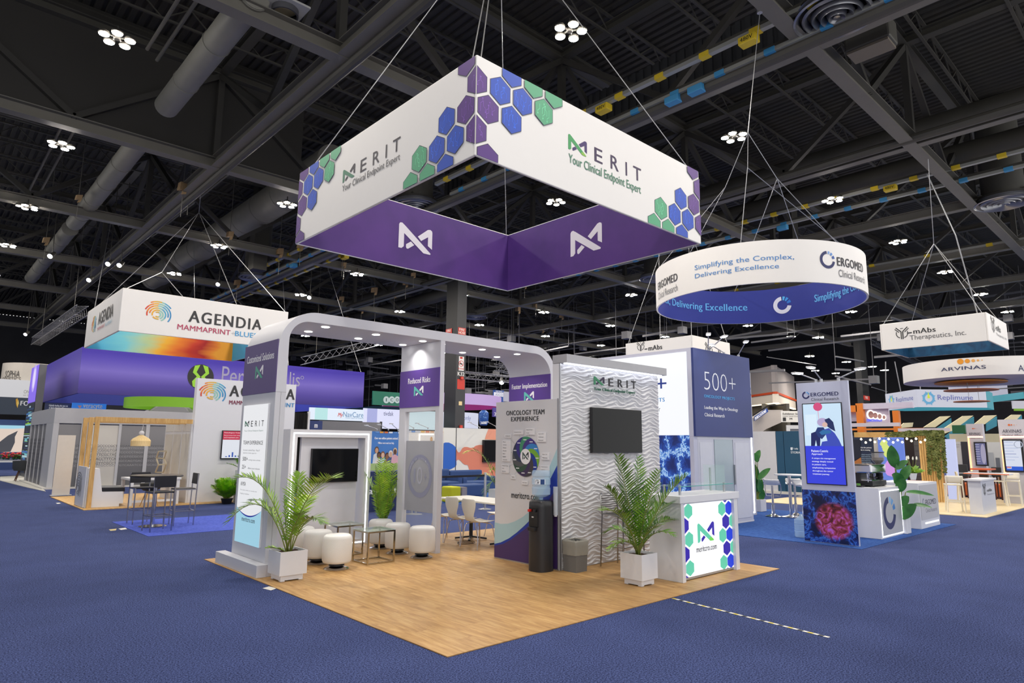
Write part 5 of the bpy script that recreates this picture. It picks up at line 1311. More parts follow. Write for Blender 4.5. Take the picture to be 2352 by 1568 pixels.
MB().add(v, f_).build('curtain', M('#1c1c1f', .8, key='black_drape'), t, smooth=True, angle=0)
hp('partition', 'narrow white upright edge beside the black drape', 'partition', WHITE, Y=17.9, l=709, r=713, t=945)
hp('partition', 'dark navy wall piece left of the black drape', 'partition', M('#2b2f66', .6), Y=18.8, l=655, r=677, t=953)
LB = lambda c, e=.95: M(c, .5, emit=e, key='backlit')
t, f, w, h, p = hp('lightbox_sign', 'backlit pale sign with red and blue lettering high behind the portal', 'sign', LB('#d9e4f2'), Y=26, l=712, r=836, t=938, b=965)
s = Sheet(f, emit=.9, d=.02); s.rect(f.uv(723, 950)[0], 0, f.uv(752, 950)[0], h, '#b4e0e0'); s.build('glow_print', t); s = Sheet(f, d=.04)
s.tpx('My', 775, 959, 787, 948, '#d84a40', italic=.3, bold=.02); s.tpx('NavCare', 787, 957, 834, 947, '#5a8fc0'); s.tpx('Patient Support & Guidance', 793, 961.5, 834, 959, '#7aa0c8'); s.build('lettering', t)
t, f, w, h, p = hp('lightbox_sign', 'backlit lilac sign with small dark lettering left of the middle arch leg', 'sign', LB('#d6d8f2'), Y=26, l=836, r=1003, t=941, b=985)
s = Sheet(f, emit=.85, d=.02); s.rect(f.uv(918, 950)[0], 0, f.uv(1003, 950)[0], h, '#cfe4ea'); s.rect(f.uv(843, 950)[0], 0, f.uv(866, 950)[0], h, '#a9aee0'); s.build('glow_print', t); s = Sheet(f, d=.04)
s.tpx('tivdak', 880, 954, 903, 945, '#4a4e80'); s.build('lettering', t)
# green ICON sign
t, f, w, h, p = hp('hanging_sign', 'dark green hanging sign with white lettered discs', 'sign', M('#1c6e58', .6), Y=30, l=857, r=960, t=901, b=932)
s = Sheet(f, d=.02)
for k, ch in enumerate('ICON'):
    c = f.uv(887+k*12.6, 918); r_ = (f.uv(894, 918)[0]-f.uv(887, 918)[0]); s.ell(c[0], c[1], r_, r_, '#b4c8c8'); s.text(ch, (c[0]-r_*(.12 if ch == 'I' else .42), c[1]-r_*.45, c[0]+r_*(.12 if ch == 'I' else .42), c[1]+r_*.45), '#1d4a48', bold=.03)
s.build('lettering', t)
a = PY(784, 938, 30); MB().add([(p_.x, p_.y, p_.z) for p_ in (PY(857, 932, 30), PY(960, 935, 30), PD(960, 944, 46), PD(784, 941, 46))], [(0, 1, 2, 3)]).build('inner_face', M('#1f6a52', .6), t)
# magenta and lilac ring beyond the column
def ring(name, label, c, r, z0, z1, mo, mi_, th=.05, n=72, cat='sign'):
    t = T(name, label, cat, (c[0], c[1], z0))
    MB().lathe([(r, z0), (r, z1)], (c[0], c[1], 0), n, caps=False).lathe([(r-th, z1), (r-th, z0)], (c[0], c[1], 0), n, mi=1, caps=False).lathe([(r, z1), (r-th, z1)], (c[0], c[1], 0), n, caps=False).lathe([(r-th, z0), (r, z0)], (c[0], c[1], 0), n, caps=False).build('fabric_band', [mo, mi_], t, smooth=True)
    return t
p = PY(1068, 930, 31); zt_ = PY(1090, 904, 31).z; zm = PY(1090, 929, 31).z
ring('ring_sign', 'lilac hanging ring sign with magenta inside, beside the black column', (PY(1016, 920, 35.5).x, 35.5), 4.5, zm, zt_, LB('#cdaee6', .7), M('#8c1070', .6), .03)
p = PY(1082, 960, 27); z1 = PY(1080, 944, 27).z; z0 = PY(1080, 981, 27).z
cc = PY(1030, 960, 30.5)
t = ring('ring_sign', 'pale round backlit sign ending in the letters nly', (cc.x, cc.y), 2.0, z0, z1, LB('#d8dcf0', .8), LB('#c0c4e0', .6), .03)
f = RingFace((cc.x, cc.y, 0), 2.0, 0); s = Sheet(f, d=.02); s.tpx('only', 1064, 967, 1081, 955, '#7a80b8'); s.build('lettering', t)
p = PY(1111, 960, 28); z1 = PY(1111, 942, 28).z; z0 = PY(1111, 977, 28).z
t = T('balloon', 'blue barrel shaped printed balloon marked 26000', 'balloon', (p.x, 28, z0)); hh_ = z1-z0
MB().lathe([(.001, z0), (.2, z0+.01), (.27, z0+.1*hh_), (.3, z0+.3*hh_), (.33, z0+.6*hh_), (.31, z0+.85*hh_), (.15, z0+hh_), (.001, z0+hh_)], (p.x, 28, 0), 26).build('envelope', M('#1f4f9c', .4, noise=.5, nscale=4), t, smooth=True)
rf = RingFace((p.x, 28, 0), .32, 0); s = Sheet(rf, d=.02); s.text('26000', (-.2, z0+.08*hh_, .2, z0+.26*hh_), '#e8ecf4', bold=.04)
rd = random.Random(5)
for k in range(14): s.ell(rd.uniform(-.2, .2), z0+hh_*rd.uniform(.45, .9), .02, .03, '#7fb4e8', 8)
s.build('printed_marks', t)
t, f, w, h, p = hp('lightbox_sign', 'small blue and white sign above the left corner of the oncology panel', 'sign', M('#1c4a9a', .5), Y=36, l=1134, r=1158, t=896, b=922)
s = Sheet(f, d=.02); s.rect(0, h*.45, w, h*.8, '#dfe4f2'); s.th('ASCO', w/2, h*.5, h*.22, '#8a90a8', w*.8, 'c', bold=.03); s.th('MEETING', w/2, h*.83, h*.13, '#e8ecf4', w*.9, 'c', bold=.03); s.build('lettering', t)
t, f, w, h, p = hp('hanging_sign', 'plain pale fabric sign left of the Faster Implementation heading', 'sign', LB('#cfcde0', .5), Y=30, l=1158, r=1180, t=900, b=922)
t, f, w, h, p = hp('lightbox_sign', 'purple sign with a white numeral 2 at the panel edge', 'sign', M('#4a3c94', .5), Y=25, l=1133, r=1142, t=936, b=957)
s = Sheet(f, d=.02); s.tpx('2', 1135, 954, 1139, 947, '#eceaf6', bold=.04); s.build('lettering', t)
slab('carpet', [Vector((8.6, 11.0, 0)), Vector((15, 11.0, 0)), Vector((15, 16.8, 0)), Vector((8.6, 16.8, 0))], .008, FLATBLUE, 'flat blue carpet under the navy sofas', 'carpet')
# ================================================================== FINGERPRINT BOOTH (left)
t = MB().box(0.03, 6.1, 15.5, 20.7, .001, .02).build('booth_floor', TIMBER); tag(t, 'light timber booth floor under the wooden bench frame at left', 'floor')
tag(MB().box(.02, 3.5, 9.34, 12.3, .001, .006).build('carpet', FLATBLUE2), 'bright blue carpet rectangle under the black bar table', 'carpet')
FPC = ['#d0452c', '#e07f2a', '#e6a92c', '#d8b040', '#8fc4b8', '#4fa6c8', '#3f8cc0']
def fprint(s, cx, cz, R, cols=None, sx=1.):
    # concentric open arcs like a fingerprint
    spec = [(1.12, 35, 120), (.95, -35, 160), (.78, -12, 195), (.6, -60, 175), (.42, -60, 200), (.25, -130, 130), (.42, 215, 285)]
    for k, (r, a0, a1) in enumerate(spec):
        n_ = 8
        for j in range(n_):
            b0 = a0+(a1-a0)*j/n_; b1 = a0+(a1-a0)*(j+1)/n_; md = (b0+b1)/2
            if cols: c = cols
            else:
                u = (cos(radians(md))*r+1)/2; c = FPC[min(6, max(0, int(u*7)))]
            s.ring(cx, cz, R*r*sx, R*r, 1-.1/r, c, b0, b1, 60)
bx = Vector((.12, 15.97, .02))
t = T('bench', 'white high backed bench with a grey fingerprint emblem and black cushion', 'bench', bx)
def zb(x, y): return (90+x/4.751, 920+y/4.751)
pf = [PY(*zb(x, y), 15.97) for x, y in ((560, 735), (662, 740), (686, 993), (916, 990), (916, 1118), (872, 1122), (870, 1160), (556, 1178))]
poly = [(p.x, max(p.z, .021)) for p in pf]; poly[0] = (.12, poly[0][1]); poly[-1] = (.12, .021); poly[-2] = (poly[-2][0], .021)
MB().prism(poly, lambda a, b, d: (a, d, b), 15.97, 17.1).build('bench_body', WHITE, t, bevel=.004)
cu_ = [(poly[2][0]+.01, poly[2][1]), (poly[3][0]+.05, poly[3][1]), (poly[3][0]+.04, poly[3][1]+.11), (poly[2][0], poly[2][1]+.11)]
MB().prism(cu_, lambda a, b, d: (a, d, b), 15.98, 17.08).build('cushion', BLACK, t, bevel=.01)
f = Face((.11, 17.1, 0), (0, -1, 0)); MB().box(.085, .118, 16.0, 17.1, .03, PX(*zb(480, 715), .1).z).build('front_board', WHITE, t, bevel=.003)
f = Face((.085, 17.1, 0), (0, -1, 0)); s = Sheet(f); c = f.uv(*zb(425, 955)); s_top = f.uv(*zb(425, 790))[1]; Rz = s_top-c[1]; Rw = (f.uv(*zb(458, 955))[0]-f.uv(*zb(385, 955))[0])/2
fprint(s, c[0], c[1], Rz, '#8e9096', Rw/Rz); s.build('fingerprint_emblem', t)
t = T('timber_pergola', 'light timber frame of three posts and beams over the bench', 'frame', (.2, 16, .02))
for k, yy in enumerate((15.9, 16.55, 17.15)):
    xx = .2-.03*k
    MB().box(xx-.05, xx+.06, yy-.02, yy+.03, .02, 2.42).build('post', TIMBER, t, bevel=.003)
    MB().box(xx+.06, 2.615, yy-.02, yy+.03, 2.29, 2.42).build('beam', TIMBER, t, bevel=.003)
p = PY(323.6, 1012, 16.6); 
t = T('pendant_lamp', 'woven rattan pendant lamp hanging from the timber frame', 'lamp', (p.x, 16.6, p.z))
RAT = custom('rattan', lambda nt, b: (lambda w, r: (setattr(w.inputs['Scale'], 'default_value', 14), setattr(w.inputs['Distortion'], 'default_value', 1.5), nt.links.new(nt.nodes.new('ShaderNodeTexCoord').outputs['Object'], w.inputs['Vector']), nt.links.new(w.outputs['Fac'], r.inputs[0]), nt.links.new(r.outputs[0], b.inputs['Base Color'])))(nt.nodes.new('ShaderNodeTexWave'), ramp(nt, [(.2, '#dcb878'), (.6, '#f4dca8')])))
dpx = (Vector((p.x, 16.6, p.z))-CAM).dot(FW)/F_PX
MB().lathe([(20*dpx, -12*dpx), (20.5*dpx, 0), (17*dpx, 5*dpx), (4*dpx, 13*dpx)], tuple(p), 26, caps=False).build('shade', RAT, t, smooth=True)
MB().lathe([(.001, 12*dpx), (5*dpx, 14*dpx), (6*dpx, 18*dpx), (4*dpx, 22*dpx), (.001, 23*dpx)], tuple(p), 16).build('socket', WHITE, t, smooth=True)
MB().tube([p+Vector((0, 0, 22*dpx)), (p.x+.03, 16.6, 2.26)], .008, 6).build('cord', WHITE, t)
# tall white wall with logo
t = T('booth_wall', 'tall white booth wall with a rainbow fingerprint emblem and black lettering', 'wall', (4.1, 16, 0))
xr = PY(680, 900, 15.98).x
MB().box(2.68, xr, 15.98, 16.2, 0.02, 3.66).build('wall_body', M('#d9dae0', .5, noise=.01), t, bevel=.004)
MB().box(2.62, 2.68, 16.0, 18.6, 0.02, 2.42).build('side_wall', M('#cfcfd2', .5), t)
f = Face((2.62, 18.6, 0), (0, -1, 0))
for a0, a1 in ((.1, .85), (.95, 1.7), (1.8, 2.5)):
    MB().frame(f.P(a0, .45, 0), f.u*(a1-a0), Vector((0, 0, 1.55)), f.n*.006).build('inset_panel', M('#c4bfb6', .5), t)
    MB().frame(f.P(a0, 2.08, 0), f.u*(a1-a0), Vector((0, 0, .28)), f.n*.006).build('inset_panel', M('#d0cdc8', .5), t)
f = Face((2.68, 15.98, 0), (1, 0, 0)); s = Sheet(f, d=.004)
c = f.uv(487, 906); R = c[1]-f.uv(487, 929)[1]; fprint(s, c[0], c[1], R*1.15, None, 1.25)
s.tpx('AGENDIA', 527, 910, 677, 894, '#2a2a2e', bold=.035, spacing=1.15); s.tpx('MAMMAPRINT', 526, 928, 600, 922.5, '#7c2848', bold=.03); s.tpx('BLUEPRINT', 605, 932, 676, 926, '#2f86c0', bold=.03); s.build('lettering', t)
a = f.uv(504.7, 1054); b_ = f.uv(504.7, 988); c = f.uv(578, 1054)
t2 = T('television', 'television showing a red headed bar chart slide on the tall white wall', 'television', f.P(a[0], a[1], .05))
MB().frame(f.P(a[0], a[1], .01), f.u*(c[0]-a[0]), Vector((0, 0, b_[1]-a[1])), f.n*.06).build('housing', BLACK, t2)
s = Sheet(f, emit=.8, d=.075); x0, x1, z0, z1 = a[0]+.02, c[0]-.02, a[1]+.03, b_[1]-.02
s.rect(x0, z0, x1, z1, '#e4e8f2'); s.rect(x0, z0+(z1-z0)*.68, x1, z1, '#c42c4c')
for k, hb in enumerate((.06, .12, .3, .1, .05, .4, .55, .5)): xx = x0+(x1-x0)*(.12+.1*k); s.rect(xx, z0+.03, xx+(x1-x0)*.05, z0+.03+(z1-z0)*.6*hb, '#2f57b4')
s.build('slide', t2); s = Sheet(f, emit=.8, d=.078); s.text('Homologous Treatment Plan', (x0+.03, z1-.07, x0+(x1-x0)*.8, z1-.03), '#f6e8ec', bold=.03); s.text('Recurrence free interval by index', (x0+.03, z1-.15, x0+(x1-x0)*.85, z1-.11), '#f6e8ec'); s.text('and treatment arm', (x0+.03, z1-.21, x0+(x1-x0)*.5, z1-.17), '#f6e8ec'); s.build('slide_text', t2)
# hanging fingerprint sign
AX, AY, AW, AL = .53, 16.2, 4.9, 4.85; z0, z1 = 4.85, 6.1
t = T('hanging_sign', 'white square hanging sign with rainbow fingerprint emblem and rainbow lining', 'sign', (AX+AW/2, AY+AL/2, z0)); th = .05
for (x0, x1, y0, y1) in ((AX, AX+AW, AY, AY+th), (AX, AX+th, AY+th, AY+AL-th), (AX, AX+AW, AY+AL-th, AY+AL), (AX+AW-th, AX+AW, AY+th, AY+AL-th)): MB().box(x0, x1, y0, y1, z0, z1).build('fabric_wall', FABW, t, bevel=.015)
def rainbow(nt, b):
    tc = nt.nodes.new('ShaderNodeTexCoord'); sp = nt.nodes.new('ShaderNodeSeparateXYZ'); nt.links.new(tc.outputs['Generated'], sp.inputs[0])
    n = nt.nodes.new('ShaderNodeTexNoise'); n.inputs['Scale'].default_value = 3; nt.links.new(tc.outputs['Generated'], n.inputs['Vector'])
    ad = nt.nodes.new('ShaderNodeMath'); ad.operation = 'MULTIPLY_ADD'; ad.inputs[1].default_value = .25; nt.links.new(n.outputs['Fac'], ad.inputs[0]); nt.links.new(sp.outputs['X'], ad.inputs[2])
    r = ramp(nt, [(.15, '#35a0d0'), (.36, '#72c8d8'), (.5, '#b8cf9a'), (.6, '#e8b030'), (.72, '#e07818'), (.82, '#c03010'), (.89, '#a81818'), (.96, '#d87820'), (1., '#e09828')]); nt.links.new(ad.outputs[0], r.inputs[0]); nt.links.new(r.outputs[0], b.inputs['Base Color']); b.inputs['Roughness'].default_value = .6
RB = custom('rainbow_print', rainbow)
MB().box(AX+th, AX+AW-th, AY+AL-th-.01, AY+AL-th-.003, z0, z1-.02).build('rainbow_lining', RB, t)
MB().box(AX+AW-th-.01, AX+AW-th-.003, AY+th, AY+AL-th-.012, z0, z1-.02).build('rainbow_lining', RB, t)
f = Face((AX, AY, z0), (1, 0, 0)); s = Sheet(f, d=.004); c = f.uv(362, 722); R = f.uv(362, 695)[1]-c[1]; fprint(s, c[0], c[1], R*1.02, None, 1.1)
u0, zb0 = f.uv(433, 741); u1 = f.uv(600, 756)[0]; zt_ = f.uv(433, 711)[1]; s.text('AGENDIA', (u0, zb0+.03, u1, zt_-.01), '#2a2a2e', bold=.03, spacing=1.12)
u0, zb0 = f.uv(407, 754); zt_ = f.uv(407, 742)[1]; u1 = f.uv(529, 763)[0]; u2 = f.uv(540, 765)[0]; s.text('MAMMAPRINT', (u0, zb0-.02, u1, zt_-.02), '#b0385c', bold=.015); s.text('+', (u1+.04, zb0, u1+.14, zt_-.05), '#c8c8cc'); s.text('BLUEPRINT', (u2, zb0-.02, u2+(u1-u0)*.85, zt_-.02), '#3f9ad0', bold=.015); s.build('lettering', t)
f = Face((AX, AY+AL, z0), (0, -1, 0)); s = Sheet(f, d=.004); c = f.uv(215, 752); R = f.uv(215, 730)[1]-c[1]; fprint(s, c[0], c[1], R, None, 1.1)
u0, zb0 = f.uv(225, 748); zt_ = f.uv(225, 718)[1]; u1 = f.uv(259, 730)[0]; s.text('AGENDIA', (u0, zb0+.02, u1, zb0+.42), '#2a2a2e', bold=.025); s.text('MAMMAPRINT', (u0, zb0-.16, u0+(u1-u0)*.52, zb0-.06), '#b0385c'); s.text('BLUEPRINT', (u0+(u1-u0)*.56, zb0-.16, u1, zb0-.06), '#8ab8d0'); s.build('lettering', t)
ap = G(457, 488, 11.); wires(t, [((AX+.1, AY+.1, z1), G(372, 625, 8.2)), ((AX+1.6, AY+.02, z1), G(372, 625, 8.2)), (G(372, 625, 8.2), ap), ((AX+AW-.1, AY+.05, z1), ap), ((AX+3.2, AY+.02, z1), ap), ((AX+.1, AY+AL-.1, z1), ap), (ap, G(475, 285, 13.5))], .012)

# black bar table and stools
p = G(350, 1209, 0)
t = T('bar_table', 'round black topped bar table on a chrome disc base, at left', 'table', (p.x, p.y, .006))
MB().lathe([(.001, .02), (.26, .02), (.27, .012), (.27, .006)][::-1], (p.x, p.y, 0), 32).lathe([(.035, .02), (.035, 1.04)], (p.x, p.y, 0), 14, caps=False).build('chrome_stand', CHROME, t, smooth=True)
MB().lathe([(.001, 1.035), (.5, 1.035), (.515, 1.05), (.5, 1.07), (.001, 1.07)], (p.x, p.y, 0), 40).build('table_top', M('#26231f', .35), t, smooth=True)
def sling_stool():
    t = T('bar_stool', 'x', 'bar stool'); CH = M('#b4b4ba', .18, metal=1., noise=0, key='stool_chrome'); LE = M('#1b1c22', .5, key='black_leather')
    for sx in (-1, 1):
        MB().beam((sx*.2, -.19, 0), (sx*.2, -.19, .74), .022).build('leg', CH, t); MB().beam((sx*.2, .2, 0), (sx*.2, .23, 1.08), .022).build('leg', CH, t)
        MB().beam((sx*.2, -.2, .75), (sx*.2, .22, .75), .022).build('seat_rail', CH, t)
    MB().beam((-.2, -.19, .3), (.2, -.19, .3), .02).beam((-.2, .2, .3), (.2, .2, .3), .02).beam((-.2, -.19, .3), (-.2, .2, .3), .02).beam((.2, -.19, .3), (.2, .2, .3), .02).build('foot_rail', CH, t)
    MB().box(-.2, .2, -.2, .2, .745, .775).build('seat', LE, t, bevel=.008)
    MB().frame((-.21, .205, .86), (.42, 0, 0), (0, .03, .0), (0, .015, .23)).build('backrest', LE, t, bevel=.008)
    return t
ss_ = sling_stool(); ss_.location = (.36, 10.12, .006); ss_.rotation_euler = (0, 0, pi+.12); ss_['label'] = 'chrome bar stool with black sling back, nearest, its back to the camera'; ss_['group'] = 'black sling bar stools'
dup(ss_, (1.02, 10.85, .006), pi/2+pi-.05, 'chrome bar stool with black sling back right of the round bar table', 'black sling bar stools')
dup(ss_, (.42, 11.65, .006), .05, 'chrome bar stool with black sling back behind the round bar table', 'black sling bar stools')
# white table, shell chair and rack
q = G(299, 1162, .02)
t = T('white_table', 'white rectangular table beyond the bench', 'table', (q.x+.8, q.y+.6, .02))
MB().box(q.x-.05, q.x+1.25, q.y, q.y+1.1, .70, .76).build('table_top', WHITE, t, bevel=.004)
for a in (0, 1):
    for b_ in (0, 1): MB().box(q.x-.04+a*1.18, q.x+.04+a*1.18, q.y+.02+b_*.98, q.y+.1+b_*.98, .02, .7).build('leg', WHITE, t)
MB().box(q.x+.04, q.x+1.14, q.y+.03, q.y+.09, .1, .16).build('stretcher', WHITE, t)
t = T('tub_chair', 'dark shell chair with splayed wooden legs behind the bar table', 'chair', (2.0, 15.95, .02)); q = G(342, 1163, .02); t.location = q; WL_ = M('#b98a48', .5, key='leg_wood')
MB().lathe([(.001, .42), (.18, .43), (.25, .5), (.27, .62), (.26, .62), (.2, .5), (.001, .47)], tuple(q), 20).build('shell', M('#2b2b26', .6), t, smooth=True)
for a in (45, 135, 225, 315): MB().tube([q+Vector((.1*cos(radians(a)), .1*sin(radians(a)), .43)), q+Vector((.26*cos(radians(a)), .26*sin(radians(a)), 0))], [.018, .01], 8).build('leg', WL_, t, smooth=True)
t = T('literature_rack', 'zigzag folding literature rack behind the bar table', 'rack', PY(370, 1085, 17.9)); AC = M('#d8cfb8', .3, alpha=.9, key='acrylic_rack')
pz_ = [((1303, 552), (1388, 548)), ((1280, 625), (1362, 630)), ((1302, 700), (1386, 690)), ((1268, 780), (1352, 782))]
for k in range(4):
    A, B = (PY(*zb(*pz_[k][j]), 17.9+(.25 if k % 2 else 0)) for j in (0, 1)); MB().beam(A, B, .035).build('frame_bar', AC, t)
    if k < 3:
        C_, D_ = (PY(*zb(*pz_[k+1][j]), 17.9+(0 if k % 2 else .25)) for j in (0, 1)); MB().beam(A, C_, .035).beam(B, D_, .035).build('side_bar', AC, t)
# roll up banner
a = G(118, 1140, .0); b_ = G(158, 1138, .0); zt_ = PY(150, 999, a.y).z
t = T('rollup_banner', 'plain white roll-up banner seen from behind at left', 'banner', a)
MB().frame((a.x, a.y, .03), (b_.x-a.x, .0, 0), (0, .01, 0), (0, 0, zt_-.03)).build('banner_sheet', M('#d3cec8', .6), t); MB().box(a.x-.05, b_.x+.05, a.y-.1, a.y+.1, 0, .05).build('base', ALU, t, bevel=.02)
MB().tube([((a.x+b_.x)/2, a.y+.05, .04), ((a.x+b_.x)/2, a.y+.05, zt_)], .012, 6).build('pole', ALU, t)
# ferns
def fern(t, c, r, n, seed, mt):
    rd = random.Random(seed)
    for k in range(n):
        a = rd.uniform(0, 2*pi); e = rd.uniform(.15, 1.25); L = r*rd.uniform(.7, 1.05)
        tip = Vector((c.x+L*cos(a)*cos(e), c.y+L*sin(a)*cos(e), c.z+L*sin(e)*1.0-.02))
        tip.z = max(tip.z, c.z-.05); base = Vector((c.x+.05*cos(a), c.y+.05*sin(a), c.z-.1))
        frond(t, base, tip, (0, 0, .12*r), 16, .16*r/.5, mt, .3, .15, seed*100+k, .016)
FERN = leafmat('#4c8a12', '#74b81c', '#b4dc30', 'fern_leaf')
q = G(517, 1156, .0); q.y -= .42; c = Vector((q.x-.02, q.y+.3, .24)); t = T('fern', 'bushy bright green fern low beside the tall white wall', 'plant', (q.x, q.y+.3, 0)); fern(t, c, .58, 60, 3, FERN); MB().lathe([(.12, 0), (.17, .16), (.15, .16), (.001, .15)], (q.x, q.y+.3, 0), 18).build('pot', BLACK, t, smooth=True)
q = PY(545, 1150, 15.2); c = Vector((q.x+.15, 15.2, 1.05)); t = T('fern', 'second green fern raised higher behind the lightbox tower', 'plant', (q.x+.15, 15.2, 0)); fern(t, c, .5, 30, 4, FERN); MB().box(q.x-.05, q.x+.35, 15.0, 15.4, 0, .95).build('pedestal', WHITE, t)

# ================================================================== OFFICE BOX WITH FROSTED PANES
OX, OY, OH = .46, 24.9, 2.99
t = T('meeting_room', 'white framed meeting room with grey frosted glass walls', 'meeting room', (3.2, 27.5, 0))
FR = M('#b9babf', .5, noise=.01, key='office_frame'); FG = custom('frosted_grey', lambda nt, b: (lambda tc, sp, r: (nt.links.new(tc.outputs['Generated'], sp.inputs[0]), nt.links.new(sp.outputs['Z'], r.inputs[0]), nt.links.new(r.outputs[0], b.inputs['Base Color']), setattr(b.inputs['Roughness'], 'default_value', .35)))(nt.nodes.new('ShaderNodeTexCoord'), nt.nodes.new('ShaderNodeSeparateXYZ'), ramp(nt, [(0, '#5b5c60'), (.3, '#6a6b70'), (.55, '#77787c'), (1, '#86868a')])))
FG2 = M('#c9c6c0', .4, noise=.2, nscale=.5, key='painted_lit_pane')  # pale copy of the grey frosted glass, light on this pane painted in
MB().box(OX-.15, 7, OY-.15, 31.2, 0, .06).build('plinth', M('#c9c7c2', .6), t)
OX1 = 6.9; OY1 = 31
MB().box(OX, OX1, OY, OY1, 2.42, OH).build('header', M('#b4b5bb', .5), t, bevel=.005)
f = Face((OX, OY, 0), (1, 0, 0))
edges = [128, 180, 195, 267, 273.5, 330, 338.5, 391, 397, 440]
us = [f.uv(e_, 1045)[0] for e_ in edges]
mb_last = 0
for k in range(0, 10, 2):
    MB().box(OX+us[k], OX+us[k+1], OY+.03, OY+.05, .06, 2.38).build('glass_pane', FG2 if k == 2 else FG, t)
fr_ = [(0, us[0]), (us[1], us[2]), (us[3], us[4]), (us[5], us[6]), (us[7], us[8]), (us[9], OX1-OX)]
for a, b_ in fr_: MB().box(OX+a, OX+b_, OY, OY+.08, .06, 2.42).build('mullion', FR, t)
f2_ = Face((OX, OY1, 0), (0, -1, 0)); ys = [0, .25, 1.25, 1.35, 2.35, 2.45, 3.5, 3.6, 4.4, 4.9, 5.6]
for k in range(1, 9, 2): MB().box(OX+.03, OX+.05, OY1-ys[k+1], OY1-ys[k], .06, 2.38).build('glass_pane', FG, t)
for k in range(0, 9, 2): MB().box(OX, OX+.08, OY1-ys[k+1], OY1-ys[k], .06, 2.42).build('mullion', FR, t)
MB().box(OX, OX+.08, OY+.081, OY1-4.9, .06, 2.42).build('mullion', FR, t)
MB().box(OX+.04, OX+.06, OY1-4.9, OY1-4.4, .06, 2.0).build('door_leaf', M('#84858a', .3), t)
s = Sheet(f, d=-.028); rd = random.Random(2); b_z = lambda y: f.uv(230, y)[1]
for k in range(10):
    st = ''.join(rd.choice('CTGACCTG') for _ in range(62)); zz_ = b_z(1026+k*5.); c_ = ['#5e5f64', '#66676b', '#707176'][k % 3] if k % 2 == 0 else '#9a9b9e'
    s.text(st, (.35, zz_, OX1-OX-.6, zz_+.078), c_, bold=.03)
s.build('gene_letters', t)
s = Sheet(f2_, d=-.028)
for k in range(9): st = ''.join(rd.choice('CTGA') for _ in range(30)); zz_ = 1.75-k*.14; s.text(st, (.3, zz_, 4.3, zz_+.09), '#5e5f64', bold=.02)
s.build('gene_letters', t)
MB().box(OX+2.6, OX+3.8, 26.5, 29.5, 0.1, .75).build('inner_table', M('#4a4b50', .6), t)

# ================================================================== PURPLE BOOTH BEHIND
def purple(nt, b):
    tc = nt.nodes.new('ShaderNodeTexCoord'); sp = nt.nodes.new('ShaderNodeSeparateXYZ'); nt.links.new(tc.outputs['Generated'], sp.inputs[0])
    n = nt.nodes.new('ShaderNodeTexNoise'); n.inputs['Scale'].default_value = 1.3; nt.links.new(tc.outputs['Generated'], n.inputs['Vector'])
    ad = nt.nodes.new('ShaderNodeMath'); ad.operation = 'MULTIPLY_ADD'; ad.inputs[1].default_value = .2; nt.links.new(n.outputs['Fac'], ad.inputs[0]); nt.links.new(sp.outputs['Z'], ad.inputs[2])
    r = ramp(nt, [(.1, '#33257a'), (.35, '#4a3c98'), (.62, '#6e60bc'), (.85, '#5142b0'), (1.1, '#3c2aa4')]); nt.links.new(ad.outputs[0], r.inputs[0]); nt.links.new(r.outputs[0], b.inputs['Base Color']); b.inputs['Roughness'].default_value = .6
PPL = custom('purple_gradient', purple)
t = T('hanging_sign', 'huge purple square hanging sign with a black and lime round emblem', 'sign', (9.5, 36.8, 3.94))
px0, px1_, py0_, py1_, z0, z1 = 2.06, 16.9, 31.0, 42.6, 3.94, 6.1
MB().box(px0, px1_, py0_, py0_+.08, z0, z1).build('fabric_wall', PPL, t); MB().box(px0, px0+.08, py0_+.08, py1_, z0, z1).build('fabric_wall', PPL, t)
MB().box(px0+.08, px1_, py1_-.08, py1_, z0+.05, z1).build('blue_lining', M('#26348c', .6), t); MB().box(px1_-.08, px1_, py0_+.08, py1_-.08, z0, z1).build('blue_lining', M('#3b46b8', .6), t)
f = Face((px0, py0_, z0), (1, 0, 0)); s = Sheet(f, d=.01); c = f.uv(461, 865); R = f.uv(491, 865)[0]-c[0]; s.ell(c[0], c[1], R, R*1.0, '#16181a', 32)
for sg in (-1, 1):
    s.poly([(c[0]+sg*R*x, c[1]+R*y) for x, y in ((.1, .95), (.5, .85), (.62, .3), (.3, 0), (.62, -.4), (.55, -.8), (.2, -.95), (.3, -.4), (.02, 0), (.34, .35))], '#8fc832')
GLT = '#9a96b4'
s.tpx('Per', 508, 880, 562, 845, GLT, bold=.0); s.tpx('lis', 664, 886, 690, 856, GLT); s.tpx('sona', 566, 884, 655, 856, GLT); c2_ = f.uv(694, 867); s.ring(c2_[0], c2_[1], .1, .1, .7, GLT); s.build('lettering', t)
ap = (9.4, 36.8, 12); wires(t, [((px0+.2, py0_+.1, z1), (3, 33, 13)), ((px1_-.2, py0_+.1, z1), (15, 33, 13)), ((px0+5, py0_+.1, z1), (7, 33, 13)), ((px0+10, py0_+.1, z1), (12, 33, 13))], .015)
# lime ring under it
c = PY(400, 924, 28.5); r_ = 1.75
t = ring('ring_sign', 'lime green hanging ring below the purple sign', (c.x+.3, 29.6), 2.1, PY(400, 934, 27.5).z, PY(400, 911, 27.5).z, M('#6fa41c', .6), M('#86d014', .5, emit=.35), .04)
